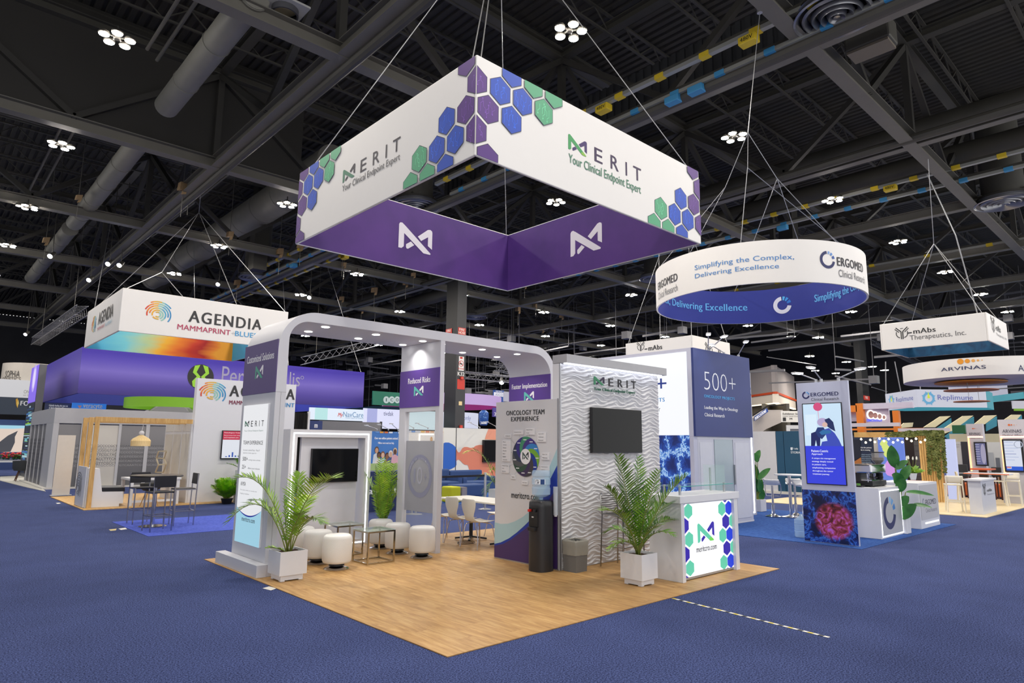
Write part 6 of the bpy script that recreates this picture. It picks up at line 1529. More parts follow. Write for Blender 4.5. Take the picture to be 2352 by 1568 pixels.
# purple lit pillar at the far left
X_ = .9
ya = PX(81.4, 922, X_).y; yb = PX(65, 922, X_).y; zt_ = PX(92, 836, X_).z; zm = PX(81, 922, X_).z
ye = ya
t = T('light_pillar', 'tall grey pillar with a glowing purple panel at far left', 'pillar', (X_+.6, (ya+yb)/2, 0))
MB().box(X_, PY(109, 835, ya).x, ya, yb, 0, zt_).build('pillar_body', M('#6e6f72', .6), t)
f = Face((X_, yb, 0), (0, -1, 0)); W_ = yb-ya; s = Sheet(f, emit=.9, d=.02); s.rect(0, zm, W_, zt_, '#8468e8'); s.ell(W_*.5, (zm+zt_)/2+.3, W_*.25, (zt_-zm)*.38, '#b8a4f4'); s.ell(W_*.5, (zm+zt_)/2+.3, W_*.14, (zt_-zm)*.28, '#e0d8fc'); s.build('glowing_panel', t)
rd = random.Random(9); s = Sheet(f, emit=.6, d=.02); s.rect(0, .2, W_, zm-.05, '#1b2638')
for k in range(60):
    zz_ = rd.uniform(.3, zm-.2); s.rect(rd.uniform(0, W_*.6), zz_, W_*rd.uniform(.5, 1), zz_+rd.uniform(.02, .1), rd.choice(['#7fd0dc', '#3f7ac0', '#c8e8f0', '#9fd84c', '#26406a']))
s.build('pixel_screen', t)
# round fabric drum
c = PD(78, 868, 46); t = T('ring_sign', 'beige round fabric drum with thin dark lettering at far left', 'sign', c); R = 60*46/F_PX
z1 = PD(60, 839, 46).z; z0 = PD(60, 892, 46).z
MB().lathe([(R, z0), (R, z1)], (c.x, c.y, 0), 60, caps=False).lathe([(.001, z0+.01), (R, z0)], (c.x, c.y, 0), 60, caps=False).build('fabric_band', M('#c9c3ba', .7), t, smooth=True)
rf = RingFace((c.x, c.y, 0), R, 0); s = Sheet(rf, d=.03); s.tpx('SOPHiA', 12, 866, 47, 851, '#4c4844', bold=.0); s.tpx('GENETICS', 6, 876, 49, 866, '#6c6864'); s.build('lettering', t)
# far left signs
t, f, w, h, p = hp('hanging_sign', 'white fascia sign with the letters ON at far left', 'sign', LB('#e6e6ea', .6), Y=50, l=-60, r=70, t=870, b=911)
s = Sheet(f, d=.03); s.tpx('ON', 54, 903, 68, 896, '#8a8880'); s.tpx('an L', 53, 909, 66, 905, '#9a9890'); s.build('lettering', t)
t, f, w, h, p = hp('curved_sign', 'dark slate curved sign with gold flame and white letters FO', 'sign', M('#3a4656', .6), Y=48, l=-60, r=70, t=911, b=951)
s = Sheet(f, d=.03); s.tpx('FO', 46.5, 931, 66, 921, '#e6eaee', bold=.04); s.pix([(36, 917), (40, 914), (43, 925), (40, 937), (37, 930)], '#d8a838'); s.pix([(38, 925), (42, 918), (43.5, 926), (40, 934)], '#ecd070'); s.build('lettering', t)
hp('fascia', 'blue fascia band over the picture screen at far left', 'fascia', M('#2d4a80', .5), Y=47, l=-60, r=62, t=963, b=976)
t, f, w, h, p = hp('picture_screen', 'large backlit picture screen with a dark fin shape at far left', 'screen', LB('#e8d8cc', .8), Y=46, l=-60, r=57, t=976, b=1038)
s = Sheet(f, emit=.8, d=.03); s.rect(0, f.uv(0, 984)[1], w, h, '#a8dcf0'); s.pix([(-60, 990), (20, 985), (40, 984), (57, 983), (57, 1038), (-60, 1038)], '#e8d6c8'); s.pix([(-30, 1038), (0, 1014), (18, 1000), (41, 989), (34, 1003), (34, 1016), (24, 1037), (0, 1038)], '#4a4c54'); s.build('picture', t)
t, f, w, h, p = hp('counter', 'navy fronted counter below the picture screen', 'counter', M('#2a3f70', .5), Y=45.5, l=-60, r=56, t=1038)
t, f, w, h, p = hp('flower_box', 'long box of red flowers at far left', 'plant', WHITE, Y=40, l=-60, r=50, t=1053, b=1062)
rd = random.Random(4); p0 = PY(-60, 1050, 39.9); p1 = PY(50, 1048, 39.9); mb = MB(); mb2 = MB()
for k in range(90):
    c_ = p0+(p1-p0)*rd.random()+Vector((0, rd.uniform(-.2, .2), rd.uniform(-.05, .2))); mb.lathe([(.001, -.05), (.07, 0), (.001, .05)], tuple(c_), 6)
    c_ = p0+(p1-p0)*rd.random()+Vector((0, rd.uniform(-.2, .2), rd.uniform(-.12, .1))); mb2.lathe([(.001, -.05), (.08, 0), (.001, .05)], tuple(c_), 6)
mb.build('blossoms', M('#d0383c', .6), t, kind='stuff'); mb2.build('foliage', M('#3a6a2c', .6), t, kind='stuff')
slab('booth_floor', [G(0, 1095), G(60, 1092), G(105, 1129), G(63, 1120), G(0, 1104)], .02, M('#c4c2ba', .7), 'pale grey booth floor edge at far left', 'floor')
q = G(48, 1104, .02); t = T('tub_chair', 'dark grey tub chair on wooden legs at the far left', 'chair', q)
MB().lathe([(.001, .42), (.3, .44), (.36, .55), (.38, .86), (.35, .86), (.32, .58), (.001, .52)], tuple(q), 22).build('shell', M('#3b3e42', .7), t, smooth=True)
for a in (45, 135, 225, 315): MB().tube([q+Vector((.15*cos(radians(a)), .15*sin(radians(a)), .43)), q+Vector((.3*cos(radians(a)), .3*sin(radians(a)), 0))], [.03, .018], 8).build('leg', M('#5a3a26', .5), t, smooth=True)
q = G(8, 1094, 0); t = T('low_table', 'white low table beside the tub chair at far left', 'table', q); MB().box(q.x-1.2, q.x+.8, q.y, q.y+1, .68, .74).build('table_top', WHITE, t)
for a in (-1.1, .7):
    for b_ in (.05, .9): MB().box(q.x+a, q.x+a+.06, q.y+b_, q.y+b_+.06, 0, .68).build('leg', WHITE, t)
# small signs behind the meeting room
t, f, w, h, p = hp('sign_board', 'bright blue backlit sign with a small triangle above the meeting room', 'sign', LB('#2a78d8', .7), Y=33, l=166, r=245, t=926, b=946)
s = Sheet(f, d=.02); s.tpx('veracyte', 190, 940, 235, 929, '#e6eefa', bold=.03); s.pix([(178, 931), (188, 931), (183, 938)], '#f0b0a8'); s.build('lettering', t)
t, f, w, h, p = hp('sign_board', 'navy sign with small white lettering above the meeting room corner', 'sign', M('#22305c', .5), Y=33.5, l=104, r=164, t=926, b=946)
s = Sheet(f, d=.02); s.tpx('Globally leading the new era', 112, 934, 156, 930, '#dfe6f0', bold=.02); s.tpx('of deep tissue profiling', 112, 939, 150, 935, '#dfe6f0', bold=.02); s.build('lettering', t)
t, f, w, h, p = hp('sign_board', 'dark sign strip behind the meeting room roof', 'sign', M('#23242c', .5), Y=34, l=245, r=420, t=934, b=946)
p = PY(415, 944, 30); tag(MB().lathe([(1.4, 0), (.5, .55), (.001, .56)], (p.x, 31.5, PY(415, 948, 31.5).z), 5).build('canopy_roof', M('#75767a', .6)), 'grey pitched canopy roof behind the meeting room', 'canopy')
# ================================================================== ERGOMED BOOTH
slab('carpet', [Vector((9.05, -.1, 0)), Vector((14.85, -.15, 0)), Vector((14.85, 6.0, 0)), Vector((9.05, 6.0, 0))], .008, FLATBLUE, 'flat blue booth carpet under the tall screen kiosk and bar stools', 'carpet')
def cell(nt, b):   # scientific picture of a glowing cell: procedural print
    tc = nt.nodes.new('ShaderNodeTexCoord'); mp = nt.nodes.new('ShaderNodeMapping'); nt.links.new(tc.outputs['Generated'], mp.inputs['Vector'])
    mp.inputs['Location'].default_value = (0, -.42, -.42); 
    sp = nt.nodes.new('ShaderNodeSeparateXYZ'); nt.links.new(mp.outputs[0], sp.inputs[0])
    cx = nt.nodes.new('ShaderNodeCombineXYZ'); nt.links.new(sp.outputs['Y'], cx.inputs[0]); nt.links.new(sp.outputs['Z'], cx.inputs[1])
    ln = nt.nodes.new('ShaderNodeVectorMath'); ln.operation = 'LENGTH'; nt.links.new(cx.outputs[0], ln.inputs[0])
    n = nt.nodes.new('ShaderNodeTexNoise'); n.inputs['Scale'].default_value = 6; n.inputs['Detail'].default_value = 6; n.inputs['Distortion'].default_value = 2.; nt.links.new(tc.outputs['Generated'], n.inputs['Vector'])
    v = nt.nodes.new('ShaderNodeTexVoronoi'); v.feature = 'DISTANCE_TO_EDGE'; v.inputs['Scale'].default_value = 4.; v.inputs['Randomness'].default_value = 1
    mxv = nt.nodes.new('ShaderNodeMixRGB'); mxv.inputs[0].default_value = .3; nt.links.new(tc.outputs['Generated'], mxv.inputs[1]); nt.links.new(n.outputs['Color'], mxv.inputs[2]); nt.links.new(mxv.outputs[0], v.inputs['Vector'])
    rv = ramp(nt, [(0, '#3f7ad8'), (.06, '#1c3a94'), (.22, '#0e1a48'), (.6, '#0a1030')]); nt.links.new(v.outputs['Distance'], rv.inputs[0])
    rn = ramp(nt, [(.3, '#2a0c24'), (.44, '#7a2c34'), (.54, '#a84870'), (.64, '#c05ad0'), (.76, '#5a8ae0')]); nt.links.new(n.outputs['Fac'], rn.inputs[0])
    ad = nt.nodes.new('ShaderNodeMath'); ad.operation = 'MULTIPLY_ADD'; ad.inputs[1].default_value = .12; nt.links.new(n.outputs['Fac'], ad.inputs[0]); nt.links.new(ln.outputs['Value'], ad.inputs[2])
    r2 = ramp(nt, [(.36, '#ffffff'), (.44, '#000000')]); nt.links.new(ad.outputs[0], r2.inputs[0])
    mx = nt.nodes.new('ShaderNodeMixRGB'); nt.links.new(r2.outputs[0], mx.inputs[0]); nt.links.new(rv.outputs[0], mx.inputs[1]); nt.links.new(rn.outputs[0], mx.inputs[2])
    nt.links.new(mx.outputs[0], b.inputs['Base Color']); b.inputs['Roughness'].default_value = .35
CELL = custom('cell_picture', cell)
def nerve(nt, b):
    tc = nt.nodes.new('ShaderNodeTexCoord'); n = nt.nodes.new('ShaderNodeTexNoise'); n.inputs['Scale'].default_value = 5; n.inputs['Detail'].default_value = 6; n.inputs['Distortion'].default_value = 2.5; nt.links.new(tc.outputs['Object'], n.inputs['Vector'])
    v = nt.nodes.new('ShaderNodeTexVoronoi'); v.feature = 'DISTANCE_TO_EDGE'; v.inputs['Scale'].default_value = 3.2; mxv = nt.nodes.new('ShaderNodeMixRGB'); mxv.inputs[0].default_value = .25
    nt.links.new(tc.outputs['Object'], mxv.inputs[1]); nt.links.new(n.outputs['Color'], mxv.inputs[2]); nt.links.new(mxv.outputs[0], v.inputs['Vector'])
    r = ramp(nt, [(0, '#d8ecff'), (.035, '#6aa8ec'), (.1, '#2450b0'), (.3, '#142a70'), (.7, '#0c1640')]); nt.links.new(v.outputs['Distance'], r.inputs[0]); nt.links.new(r.outputs[0], b.inputs['Base Color'])
    nt.links.new(r.outputs[0], b.inputs['Emission Color']); b.inputs['Emission Strength'].default_value = .3
NERVE = custom('nerve_picture', nerve)
# big wall block
BXx, BY0, BXr, BY1 = 9.1, 3.2, 11.65, 5.95
t = T('booth_tower', 'large white booth block with a lit side screen and blue 500+ front', 'booth wall', (10.4, 4.5, 0))
MB().box(BXx, BXr, BY0+.02, BY1, 1.99, 3.95).build('upper_body', M('#c6c8da', .5), t, bevel=.004)
MB().box(BXx, BXx+.16, BY0+.02, BY1, 0.01, 1.99).box(BXx+.16, BXr, BY1-.1, BY1, .01, 1.99).build('side_wall', M('#c6c8da', .5), t)
f = Face((BXx, BY1, 0), (0, -1, 0)); Wd = BY1-BY0
u_r = f.uv(1580, 900)[0]; zt_ = f.uv(1576, 807)[1]; zm = f.uv(1583, 999)[1]
s = Sheet(f, emit=.92, d=.008); s.rect(.05, zm, u_r, zt_, '#f6f8fd'); s.build('lit_screen', t)
MB().frame(f.P(.05, .3, 0), f.u*(u_r-.05), Vector((0, 0, zm-.3-.002)), f.n*.008).build('cell_picture', NERVE, t)
s = Sheet(f, d=.01); s.tpx('+', 1507, 893, 1531, 868, '#1f3fa0'); s.tpx('NTS', 1505, 923, 1527, 913, '#3fa0e8', bold=.04); s.tpx('or', 1509, 945, 1517, 937, '#4a4a50'); s.build('lettering', t)
f = Face((BXx, BY0, 0), (1, 0, 0)); bw = BXr-BXx
MB().box(BXx+.02, BXr+.03, BY0-.03, BY0+.019, 1.992, 3.948).build('blue_front', M('#2b3b7c', .45, noise=.2, nscale=.7, key='blue_front'), t)
f = Face((BXx, BY0-.03, 0), (1, 0, 0)); s = Sheet(f, d=.004)
def zf(x, y): return (1400+x/6.031, 750+y/6.031)
def tf(st, x0, yb, x1, h, col, slope=.0, **k):
    a = f.uv(*zf(x0, yb)); b_ = f.uv(*zf(x1, yb+(x1-x0)*slope)); c = f.uv(*zf(x0, yb-h)); s.text(st, (a[0], a[1], b_[0], c[1]), col, **k)
tf('500+', 1312, 868, 1748, 250, '#eef1f8', .06, bold=-.02); tf('ONCOLOGY PROJECTS', 1310, 990, 1730, 52, '#4fb0ec', .05, bold=.03)
tf('Leading the Way in Oncology', 1312, 1150, 1776, 58, '#eef1f8', .05, bold=.03); tf('Clinical Research', 1316, 1240, 1590, 48, '#eef1f8', .05, bold=.03); s.build('lettering', t)
# doors below
def edg(x): return PY(x, 1100, BY0).x
DR = M('#c9cbd8', .4)
for a, b_, nm, mt in ((1607, 1645, 'door_leaf', DR), (1646, 1688, 'glass_leaf', M('#b4c4cc', .15, alpha=.85, key='frost_door')), (1689, 1729, 'door_leaf', DR)):
    MB().box(edg(a), edg(b_)-.01, BY0+.02, BY0+.06, .05, 1.93).build(nm, mt, t)
    if nm == 'door_leaf': MB().box(edg(a)+.08, edg(b_)-.09, BY0+.012, BY0+.02, .12, 1.86).build('raised_panel', M('#d4d6e0', .4), t)
MB().box(BXx+.161, edg(1607), BY0+.021, BY0+.1, .01, 1.989).box(edg(1607), BXr, BY0+.021, BY0+.1, 0.01, .05).box(edg(1607), BXr, BY0+.021, BY0+.1, 1.93, 1.989).build('door_frame', WHITE, t)
MB().box(edg(1688), edg(1688)+.03, BY0-.02, BY0+.02, .9, 1.35).build('handle', ALU, t)
MB().box(BXx+.2, BXr-.1, BY0+1.2, BY0+1.25, .02, 1.95).build('back_panel', DR, t)
armlight(Vector((9.9, 3.25, 3.95)), Vector((9.25, 2.85, 4.2)), 'lit arm light leftmost of four on the blue 500+ front', on=True)
armlight(Vector((9.95, 3.25, 3.95)), PY(1660, 775, 2.6), 'lit arm light pointing up right over the blue 500+ front', on=True)
armlight(Vector((10.7, 3.3, 3.95)), PY(1637, 794, 2.9), 'lit arm light in the middle over the blue 500+ front', on=True)
armlight(Vector((11.3, 3.25, 3.95)), PY(1712, 787, 2.6), 'lit arm light rightmost over the blue 500+ front', on=True)
# led edged portal at its right
t = T('display_portal', 'white LED edged panel with the letter D at the right end of the blue wall', 'display stand', (11.9, 3.9, 0))
x1 = PY(1735, 1100, 3.9).x; zt_ = PY(1730, 857, 3.9).z
X0_ = 11.66; MB().box(X0_, x1, 3.9, 4.1, 0, zt_).build('panel', M('#d0d2dc', .5), t); f = Face((X0_, 3.9, 0), (1, 0, 0)); s = Sheet(f, emit=2.4, d=.01)
w = x1-X0_; s.rect(w-.16, .06, w-.1, zt_-.2, '#f4f6ff'); s.rect(0, zt_-.26, w-.1, zt_-.2, '#f4f6ff'); s.rect(0, .06, w-.1, .1, '#f4f6ff'); s.build('led_strip', t); s = Sheet(f, d=.012)
s.rect(0, f.uv(1727, 988)[1], w-.17, f.uv(1727, 935)[1], '#5ba4c8'); s.tpx('D', 1718, 897, 1723, 887, '#22306c', bold=.04); s.tpx('h', 1720, 908, 1724, 902, '#22306c', bold=.02); s.build('lettering', t)

# ring sign
t = ring('ring_sign', 'round white hanging ring sign with royal blue inside, right of the hexagon sign', (11.413, 2.762), 2.409, 5.175, 6.1, FABW, M('#22318f', .6, noise=.05), .04, 96)
rf = RingFace((11.413, 2.762, 0), 2.409, 0); s = Sheet(rf, d=.006)
def z5(x, y): return (1500+x/4.704, 540+y/4.704)
def tr(sh, st, x0, y0, x1, y1, hpx, col, **k):   # baseline start, baseline end, height in crop pixels
    a = rf_.uv(*z5(x0, y0)); b_ = rf_.uv(*z5(x1, y1)); c = rf_.uv(*z5(x0, y0-hpx)); h = c[1]-a[1]; sh.text(st, (a[0], (a[1]+b_[1])/2, b_[0], (a[1]+b_[1])/2+h), col, **k)
rf_ = rf
tr(s, 'Simplifying the Complex,', 452, 395, 1525, 278, 68, '#4f86c4', bold=.005); tr(s, 'Delivering Excellence', 455, 480, 1362, 375, 62, '#4f86c4', bold=.005)
def ergo_ring(sh, c, R, navy, l1, l2, l3, w=.62):
    sh.ring(c[0], c[1], R, R, w, navy, 96, 350)
    for a0, a1, cc in ((70, 86, l1), (44, 62, l2), (12, 34, l3)): sh.ring(c[0], c[1], R, R, w, cc, a0, a1)
c = rf.uv(*z5(1885, 265)); R = rf.uv(*z5(1885, 172))[1]-c[1]; ergo_ring(s, c, R, '#2a2f60', '#7fa4dc', '#5f8ccc', '#3a5ca4', .68)
a = rf.uv(*z5(1990, 328)); b_ = rf.uv(*z5(1990, 235)); s.text('ERGOMED', (a[0], a[1]+.0, a[0]+1.02, b_[1]), '#2b2b34', bold=.03); s.text('Clinical Research', (a[0]+.02, a[1]-.24, a[0]+1.1, a[1]-.08), '#6a6a70')
a = rf.uv(*z5(265, 490)); b_ = rf.uv(*z5(265, 405)); s.text('ERGOMED', (a[0]-1.02, a[1], a[0], b_[1]), '#2b2b34', bold=.03); s.text('Clinical Research', (a[0]-1.02, a[1]-.24, a[0], a[1]-.07), '#7a7a80'); s.build('lettering', t)
rf_ = RingFace((11.413, 2.762, 0), 2.365, 0, True); s = Sheet(rf_, d=.006)
a = rf_.uv(*z5(208, 770)); b_ = rf_.uv(*z5(1018, 815)); hh_ = .2
s.text('Delivering Excellence', (a[0], b_[1]-.06, b_[0], b_[1]+.2), '#5fb0ee', bold=.02); s.text('Simplifying the Complex,', (a[0]-(b_[0]-a[0])*1.18, b_[1]-.06, a[0]-.12, b_[1]+.2), '#5fb0ee', bold=.02)
c = rf_.uv(*z5(1398, 755)); R = .24; ergo_ring(s, c, R, '#e4e6f2', '#4fb4f0', '#2f94e4', '#1c74d0', .56)
a = rf_.uv(*z5(1750, 735)); s.text('Simplifying the Complex, Delivering', (a[0], c[1]-.12, a[0]+2.9, c[1]+.14), '#5fb0ee', bold=.02); s.build('lettering', t)
pts = [(11.413+2.39*cos(radians(a)), 2.762+2.39*sin(radians(a)), 6.1) for a in (200, 250, 300, 350, 40, 90, 140)]
k1 = G(1717, 385, 7.6); top = G(1745, 30, 11.); ap1 = G(1718, 305, 8.2)
j1 = G(1666, 430, 7.3); j2 = G(1785, 410, 7.4)
wires(t, [(top, ap1), (ap1, k1), (ap1, j1), (ap1, j2), (k1, pts[0]), (k1, pts[2]), (j1, pts[6]), (j1, pts[5]), (j2, pts[3]), (j2, pts[4]), (j2, pts[1])], .008)
MB().tube([top, top+Vector((0, 0, .3))], .06, 8).build('beam_clamp', ALU, t)

# kiosk tower
KX, KY0, KY1, KH = 9.3, .03, 1.0, 3.02
t = T('screen_kiosk', 'tall narrow silver kiosk with a lit portrait screen and cell picture', 'kiosk', (KX+.1, .5, 0))
MB().box(KX, KX+.07, KY0, KY1, .01, KH).build('kiosk_body', M('#b9bdd2', .4, metal=.1), t, bevel=.004)
f = Face((KX, KY1, 0), (0, -1, 0)); Wd = KY1-KY0
def z7(x, y): return (1680+x/3.408, 820+y/3.408)
zc_ = f.uv(*z7(760, 1045))[1]
MB().frame(f.P(0, .02, 0), f.u*Wd, Vector((0, 0, zc_-.02)), f.n*.006).build('cell_picture', CELL, t)
a = f.uv(*z7(600, 985)); b_ = f.uv(*z7(860, 362)); x0 = f.uv(*z7(580, 700))[0]; x1 = f.uv(*z7(880, 700))[0]
b0, b1 = a[1], f.uv(*z7(560, 370))[1]
sc_ = MB().frame(f.P(x0-.015, b0-.015, 0), f.u*(x1-x0+.03), Vector((0, 0, b1-b0+.03)), f.n*.012).build('screen_bezel', BLACK, t)
s = Sheet(f, emit=.9, d=.013); zb_ = f.uv(*z7(730, 695))[1]
s.rect(x0, b0, x1, zb_, '#3440d8'); s.rect(x0, zb_, x1, b1, '#c9e2f6')
w = x1-x0; h = b1-zb_
U = lambda pts, c: s.poly([(x0+w*x, zb_+h*y) for x, y in pts], c)
s.rect(x0+w*.05, zb_+h*.25, x0+w*.35, zb_+h*.75, '#d8ecfa'); s.ell(x0+w*.4, zb_+h*.93, w*.12, h*.1, '#d04a7c', 20); U([(.39, .83), (.41, .83), (.42, .6), (.41, .6)], '#d8a0b8')
U([(.16, 0), (.18, .3), (.3, .34), (.42, .2), (.4, 0), (.32, 0), (.3, .14), (.26, 0)], '#16205c')
U([(.3, .34), (.36, .44), (.52, .44), (.6, .3), (.46, .16), (.36, .22)], '#1c3470')
s.ell(x0+w*.5, zb_+h*.56, w*.14, h*.1, '#b4a4cc', 22); U([(.56, .62), (.68, .66), (.78, .56), (.82, .34), (.7, .4), (.62, .46)], '#1c2a5c')
U([(.42, 0), (.46, .1), (.6, .12), (.56, .3), (.5, .38), (.66, .42), (.8, .3), (.9, .14), (.96, 0)], '#3a4cb4'); U([(.4, .32), (.46, .26), (.7, .3), (.72, .36), (.5, .38)], '#2c6ca4'); s.ell(x0+w*.56, zb_+h*.5, w*.07, h*.06, '#d8b4a8', 18)
s.build('screen_image', sc_); s = Sheet(f, emit=.9, d=.0145)
for i, (st, y, wd_) in enumerate((('Patient-Centric', 742, .44), ('Approach', 768, .29))): z_ = f.uv(*z7(640, y))[1]; s.text(st, (x0+w*.16, z_, x0+w*(.16+wd_), z_+.045), '#eef0ff', bold=.02)
for i, (st, wd_) in enumerate((('A unique site management', .62), ('strategy deeply rooted', .55), ('in patient care,', .37), ('emphasizing compassion', .6), ('throughout the cancer', .54), ('treatment journey.', .44))):
    z_ = f.uv(*z7(640, 799+24.5*i))[1]; s.text(st, (x0+w*.16, z_, x0+w*(.16+wd_), z_+.036), '#eef0ff', bold=.02)
s.build('screen_text', sc_)
s = Sheet(f, d=.004); c = f.uv(*z7(583, 298)); R = f.uv(*z7(583, 269))[1]-c[1]; ergo_ring(s, c, R, '#22285c', '#7fc0ec', '#4f9cdc', '#2f7cc0')
a = f.uv(*z7(622, 308)); b_ = f.uv(*z7(838, 300)); zt_ = f.uv(*z7(622, 279))[1]; s.text('ERGOMED', (a[0], a[1], b_[0], zt_), '#22285c', bold=.03); a = f.uv(*z7(625, 342)); b_ = f.uv(*z7(842, 338)); zt_ = f.uv(*z7(625, 320))[1]; s.text('Clinical Research', (a[0], a[1], b_[0], zt_), '#5a5c68'); s.build('lettering', t)
kp = lambda x, y, dd=-.35: PX(x, y, KX+dd)
armlight(Vector((KX+.035, .62, KH)), kp(1838, 859), 'lit arm light leaning left on top of the screen kiosk', on=True)
armlight(Vector((KX+.035, .52, KH)), kp(1866, 846), 'lit arm light in the middle on top of the screen kiosk', on=True)
armlight(Vector((KX+.035, .2, KH)), kp(1970, 849), 'lit arm light leaning right on top of the screen kiosk', on=True)

# coffee counter
def lit_counter(x0, x1, y0, y1, h, label): 
    t = T('display_counter', label, 'counter', ((x0+x1)/2, (y0+y1)/2, .01)); MB().box(x0, x1, y0, y1, .01, h).build('counter_body', WHITE, t, bevel=.004); return t
t = lit_counter(10.65, 12.0, .09, .85, .985, 'white counter with an LED outlined front and navy ring emblem')
f = Face((10.65, .09, 0), (1, 0, 0)); s = Sheet(f, emit=2.6, d=.006); w = 1.35; lw = .022
for r_ in ((.05, .04, .05+lw, .93), (w-.07-lw, .04, w-.07, .93), (.05, .04, w-.07, .04+lw), (.05, .93-lw, w-.07, .93)): s.rect(*r_, '#f4f6ff')
s.build('led_outline', t); s = Sheet(f, d=.004); s.rect(.05+lw, .04+lw, w-.07-lw, .93-lw, '#aeb0b6')
c = (f.uv(2043, 1178)[0], .48); s.ring(c[0], c[1], .36, .32, .62, '#22285c', 96, 350)
for a0, a1, cc in ((70, 86, '#7fb4e0'), (44, 62, '#5f9cd4'), (12, 34, '#3f7cc0')): s.ring(c[0], c[1], .36, .32, .62, cc, a0, a1)
s.build('ring_emblem', t)
t = lit_counter(13.1, 14.5, .08, .95, 1.0, 'second white counter with grey front and LED strip, farther right')
f = Face((13.1, .08, 0), (1, 0, 0)); s = Sheet(f, emit=2.6, d=.006); s.rect(.3, .1, 1.3, .13, '#f4f6ff'); s.build('led_strip', t); s = Sheet(f, d=.004)
s.rect(.05, .2, 1.36, .95, '#b8b9bf')
def z62(x, y): return (1950+x/3.734, 820+y/3.734)
a = f.uv(*z62(655, 1270)); b_ = f.uv(*z62(745, 1250)); zt_ = f.uv(*z62(655, 1222))[1]; s.text('ERGOMED', (a[0], a[1], b_[0], zt_), '#26283c', bold=.04); s.text('Clinical Research', (a[0]-.02, a[1]-.16, b_[0]+.02, a[1]-.07), '#6a6c78')
s.ring(a[0]-.1, (a[1]+zt_)/2, .09, .1, .7, '#26346c', 96, 350); s.build('lettering', t)
# espresso machine on the first counter
ez = .987
t = T('espresso_machine', 'chrome and black espresso machine on the LED outlined counter', 'coffee machine', (11.2, .5, ez))
MB().box(10.95, 11.75, .28, .72, ez+.02, ez+.12).build('drip_base', BLACK, t, bevel=.01)
MB().box(10.95, 11.72, .5, .72, ez+.1, ez+.42).build('body', DK, t, bevel=.02)
MB().box(10.88, 11.72, .26, .72, ez+.27, ez+.45).build('upper_housing', CHROME, t, bevel=.03)
MB().box(10.97, 11.4, .3, .52, ez+.12, ez+.14).build('grid_tray', CHROME, t)
for x in (11.0, 11.35): MB().lathe([(.03, .16), (.035, .27)], (x, .38, ez), 14).build('group_head', CHROME, t, smooth=True); MB().tube([(x, .38, ez+.2), (x-.02, .2, ez+.19)], .012, 8).build('portafilter', BLACK, t, smooth=True)
MB().tube([(10.9, .36, ez+.3), (10.84, .34, ez+.25), (10.85, .33, ez+.1)], .007, 6).build('steam_wand', CHROME, t, smooth=True)
for x in (10.98, 11.68):
    for y in (.32, .68): MB().lathe([(.02, 0), (.02, .03)], (x, y, ez), 10).build('foot', BLACK, t)
t = T('coffee_grinder', 'black coffee grinder with a clear bean hopper beside the espresso machine', 'coffee grinder', (11.86, .45, ez))
MB().lathe([(.1, 0), (.1, .08), (.07, .1), (.07, .35), (.09, .4), (.08, .44)], (11.86, .45, ez), 20, e=3).build('body', BLACK, t, smooth=True)
MB().lathe([(.05, .44), (.12, .52), (.12, .68)], (11.86, .45, ez), 20, caps=False).build('hopper', M('#a8a4a0', .1, alpha=.45, key='hopper'), t, smooth=True); MB().lathe([(.045, .45), (.11, .53), (.11, .58), (.001, .58)], (11.86, .45, ez), 20).build('beans', M('#3a2014', .6), t, smooth=True); MB().lathe([(.125, .68), (.125, .7), (.001, .7)], (11.86, .45, ez), 20).build('lid', BLACK, t)
t = T('tea_tray', 'black tray with cups and colourful sachets left of the espresso machine', 'tray', (10.76, .62, ez)); MB().box(10.67, 10.86, .4, .82, ez, ez+.03).build('tray', BLACK, t, bevel=.005)
rd = random.Random(3)
for k in range(6): x, y = rd.uniform(10.69, 10.83), rd.uniform(.42, .6); MB().box(x, x+.03, y, y+.05, ez+.03, ez+.05+rd.random()*.02).build('sachet', M(rd.choice(['#d84a6a', '#e8c83a', '#e4e4ea', '#6aa84a', '#d86aa8']), .5), t)
for k in range(4): MB().lathe([(.026, .03), (.034, .12), (.032, .12), (.001, .04)], (10.72+.07*(k % 2), .68+.07*(k//2), ez), 12).build('paper_cup', M('#caa888', .6), t, smooth=True)
# peace lily on second counter
lc = Vector((13.35, .6, 1.0)); lc = G(2098, 1102, 1.0); lc.z = 1.002
t = T('potted_lily', 'peace lily in a white pot on the second counter', 'plant', lc); t.scale = (.68,)*3
MB().lathe([(.08, 0), (.13, .24), (.115, .24), (.001, .2)], tuple(lc), 20, e=3).build('pot', WHITE, t, smooth=True)
def blade(parent, base, tip, bend, w, mt, name='leaf', seed=0, fold=.25, n=8):
    base = Vector(base); tip = Vector(tip); ctrl = base+(tip-base)*.5+Vector(bend); B = lambda t_: base*(1-t_)**2+ctrl*(2*t_*(1-t_))+tip*t_*t_
    v = []; f_ = []
    for k in range(n+1):
        t_ = k/n; p = B(t_); tg = (B(min(1, t_+.02))-B(max(0, t_-.02))).normalized(); vd = (CAM-p).normalized()
        rd_ = random.Random(seed); up = vd*.9+Vector((rd_.uniform(-.5, .5), rd_.uniform(-.5, .5), .45)); side = tg.cross(up).normalized(); nn = side.cross(tg).normalized()
        ww = w*(sin(pi*(t_**.8))**.7 if 0 < t_ < 1 else 0.02)
        v += [p-side*ww+nn*ww*fold, p, p+side*ww+nn*ww*fold]
    for k in range(n): f_ += [(3*k, 3*k+1, 3*k+4, 3*k+3), (3*k+1, 3*k+2, 3*k+5, 3*k+4)]
    return MB().add(v, f_).build(name, mt, parent, smooth=True, angle=0)
rd = random.Random(8)
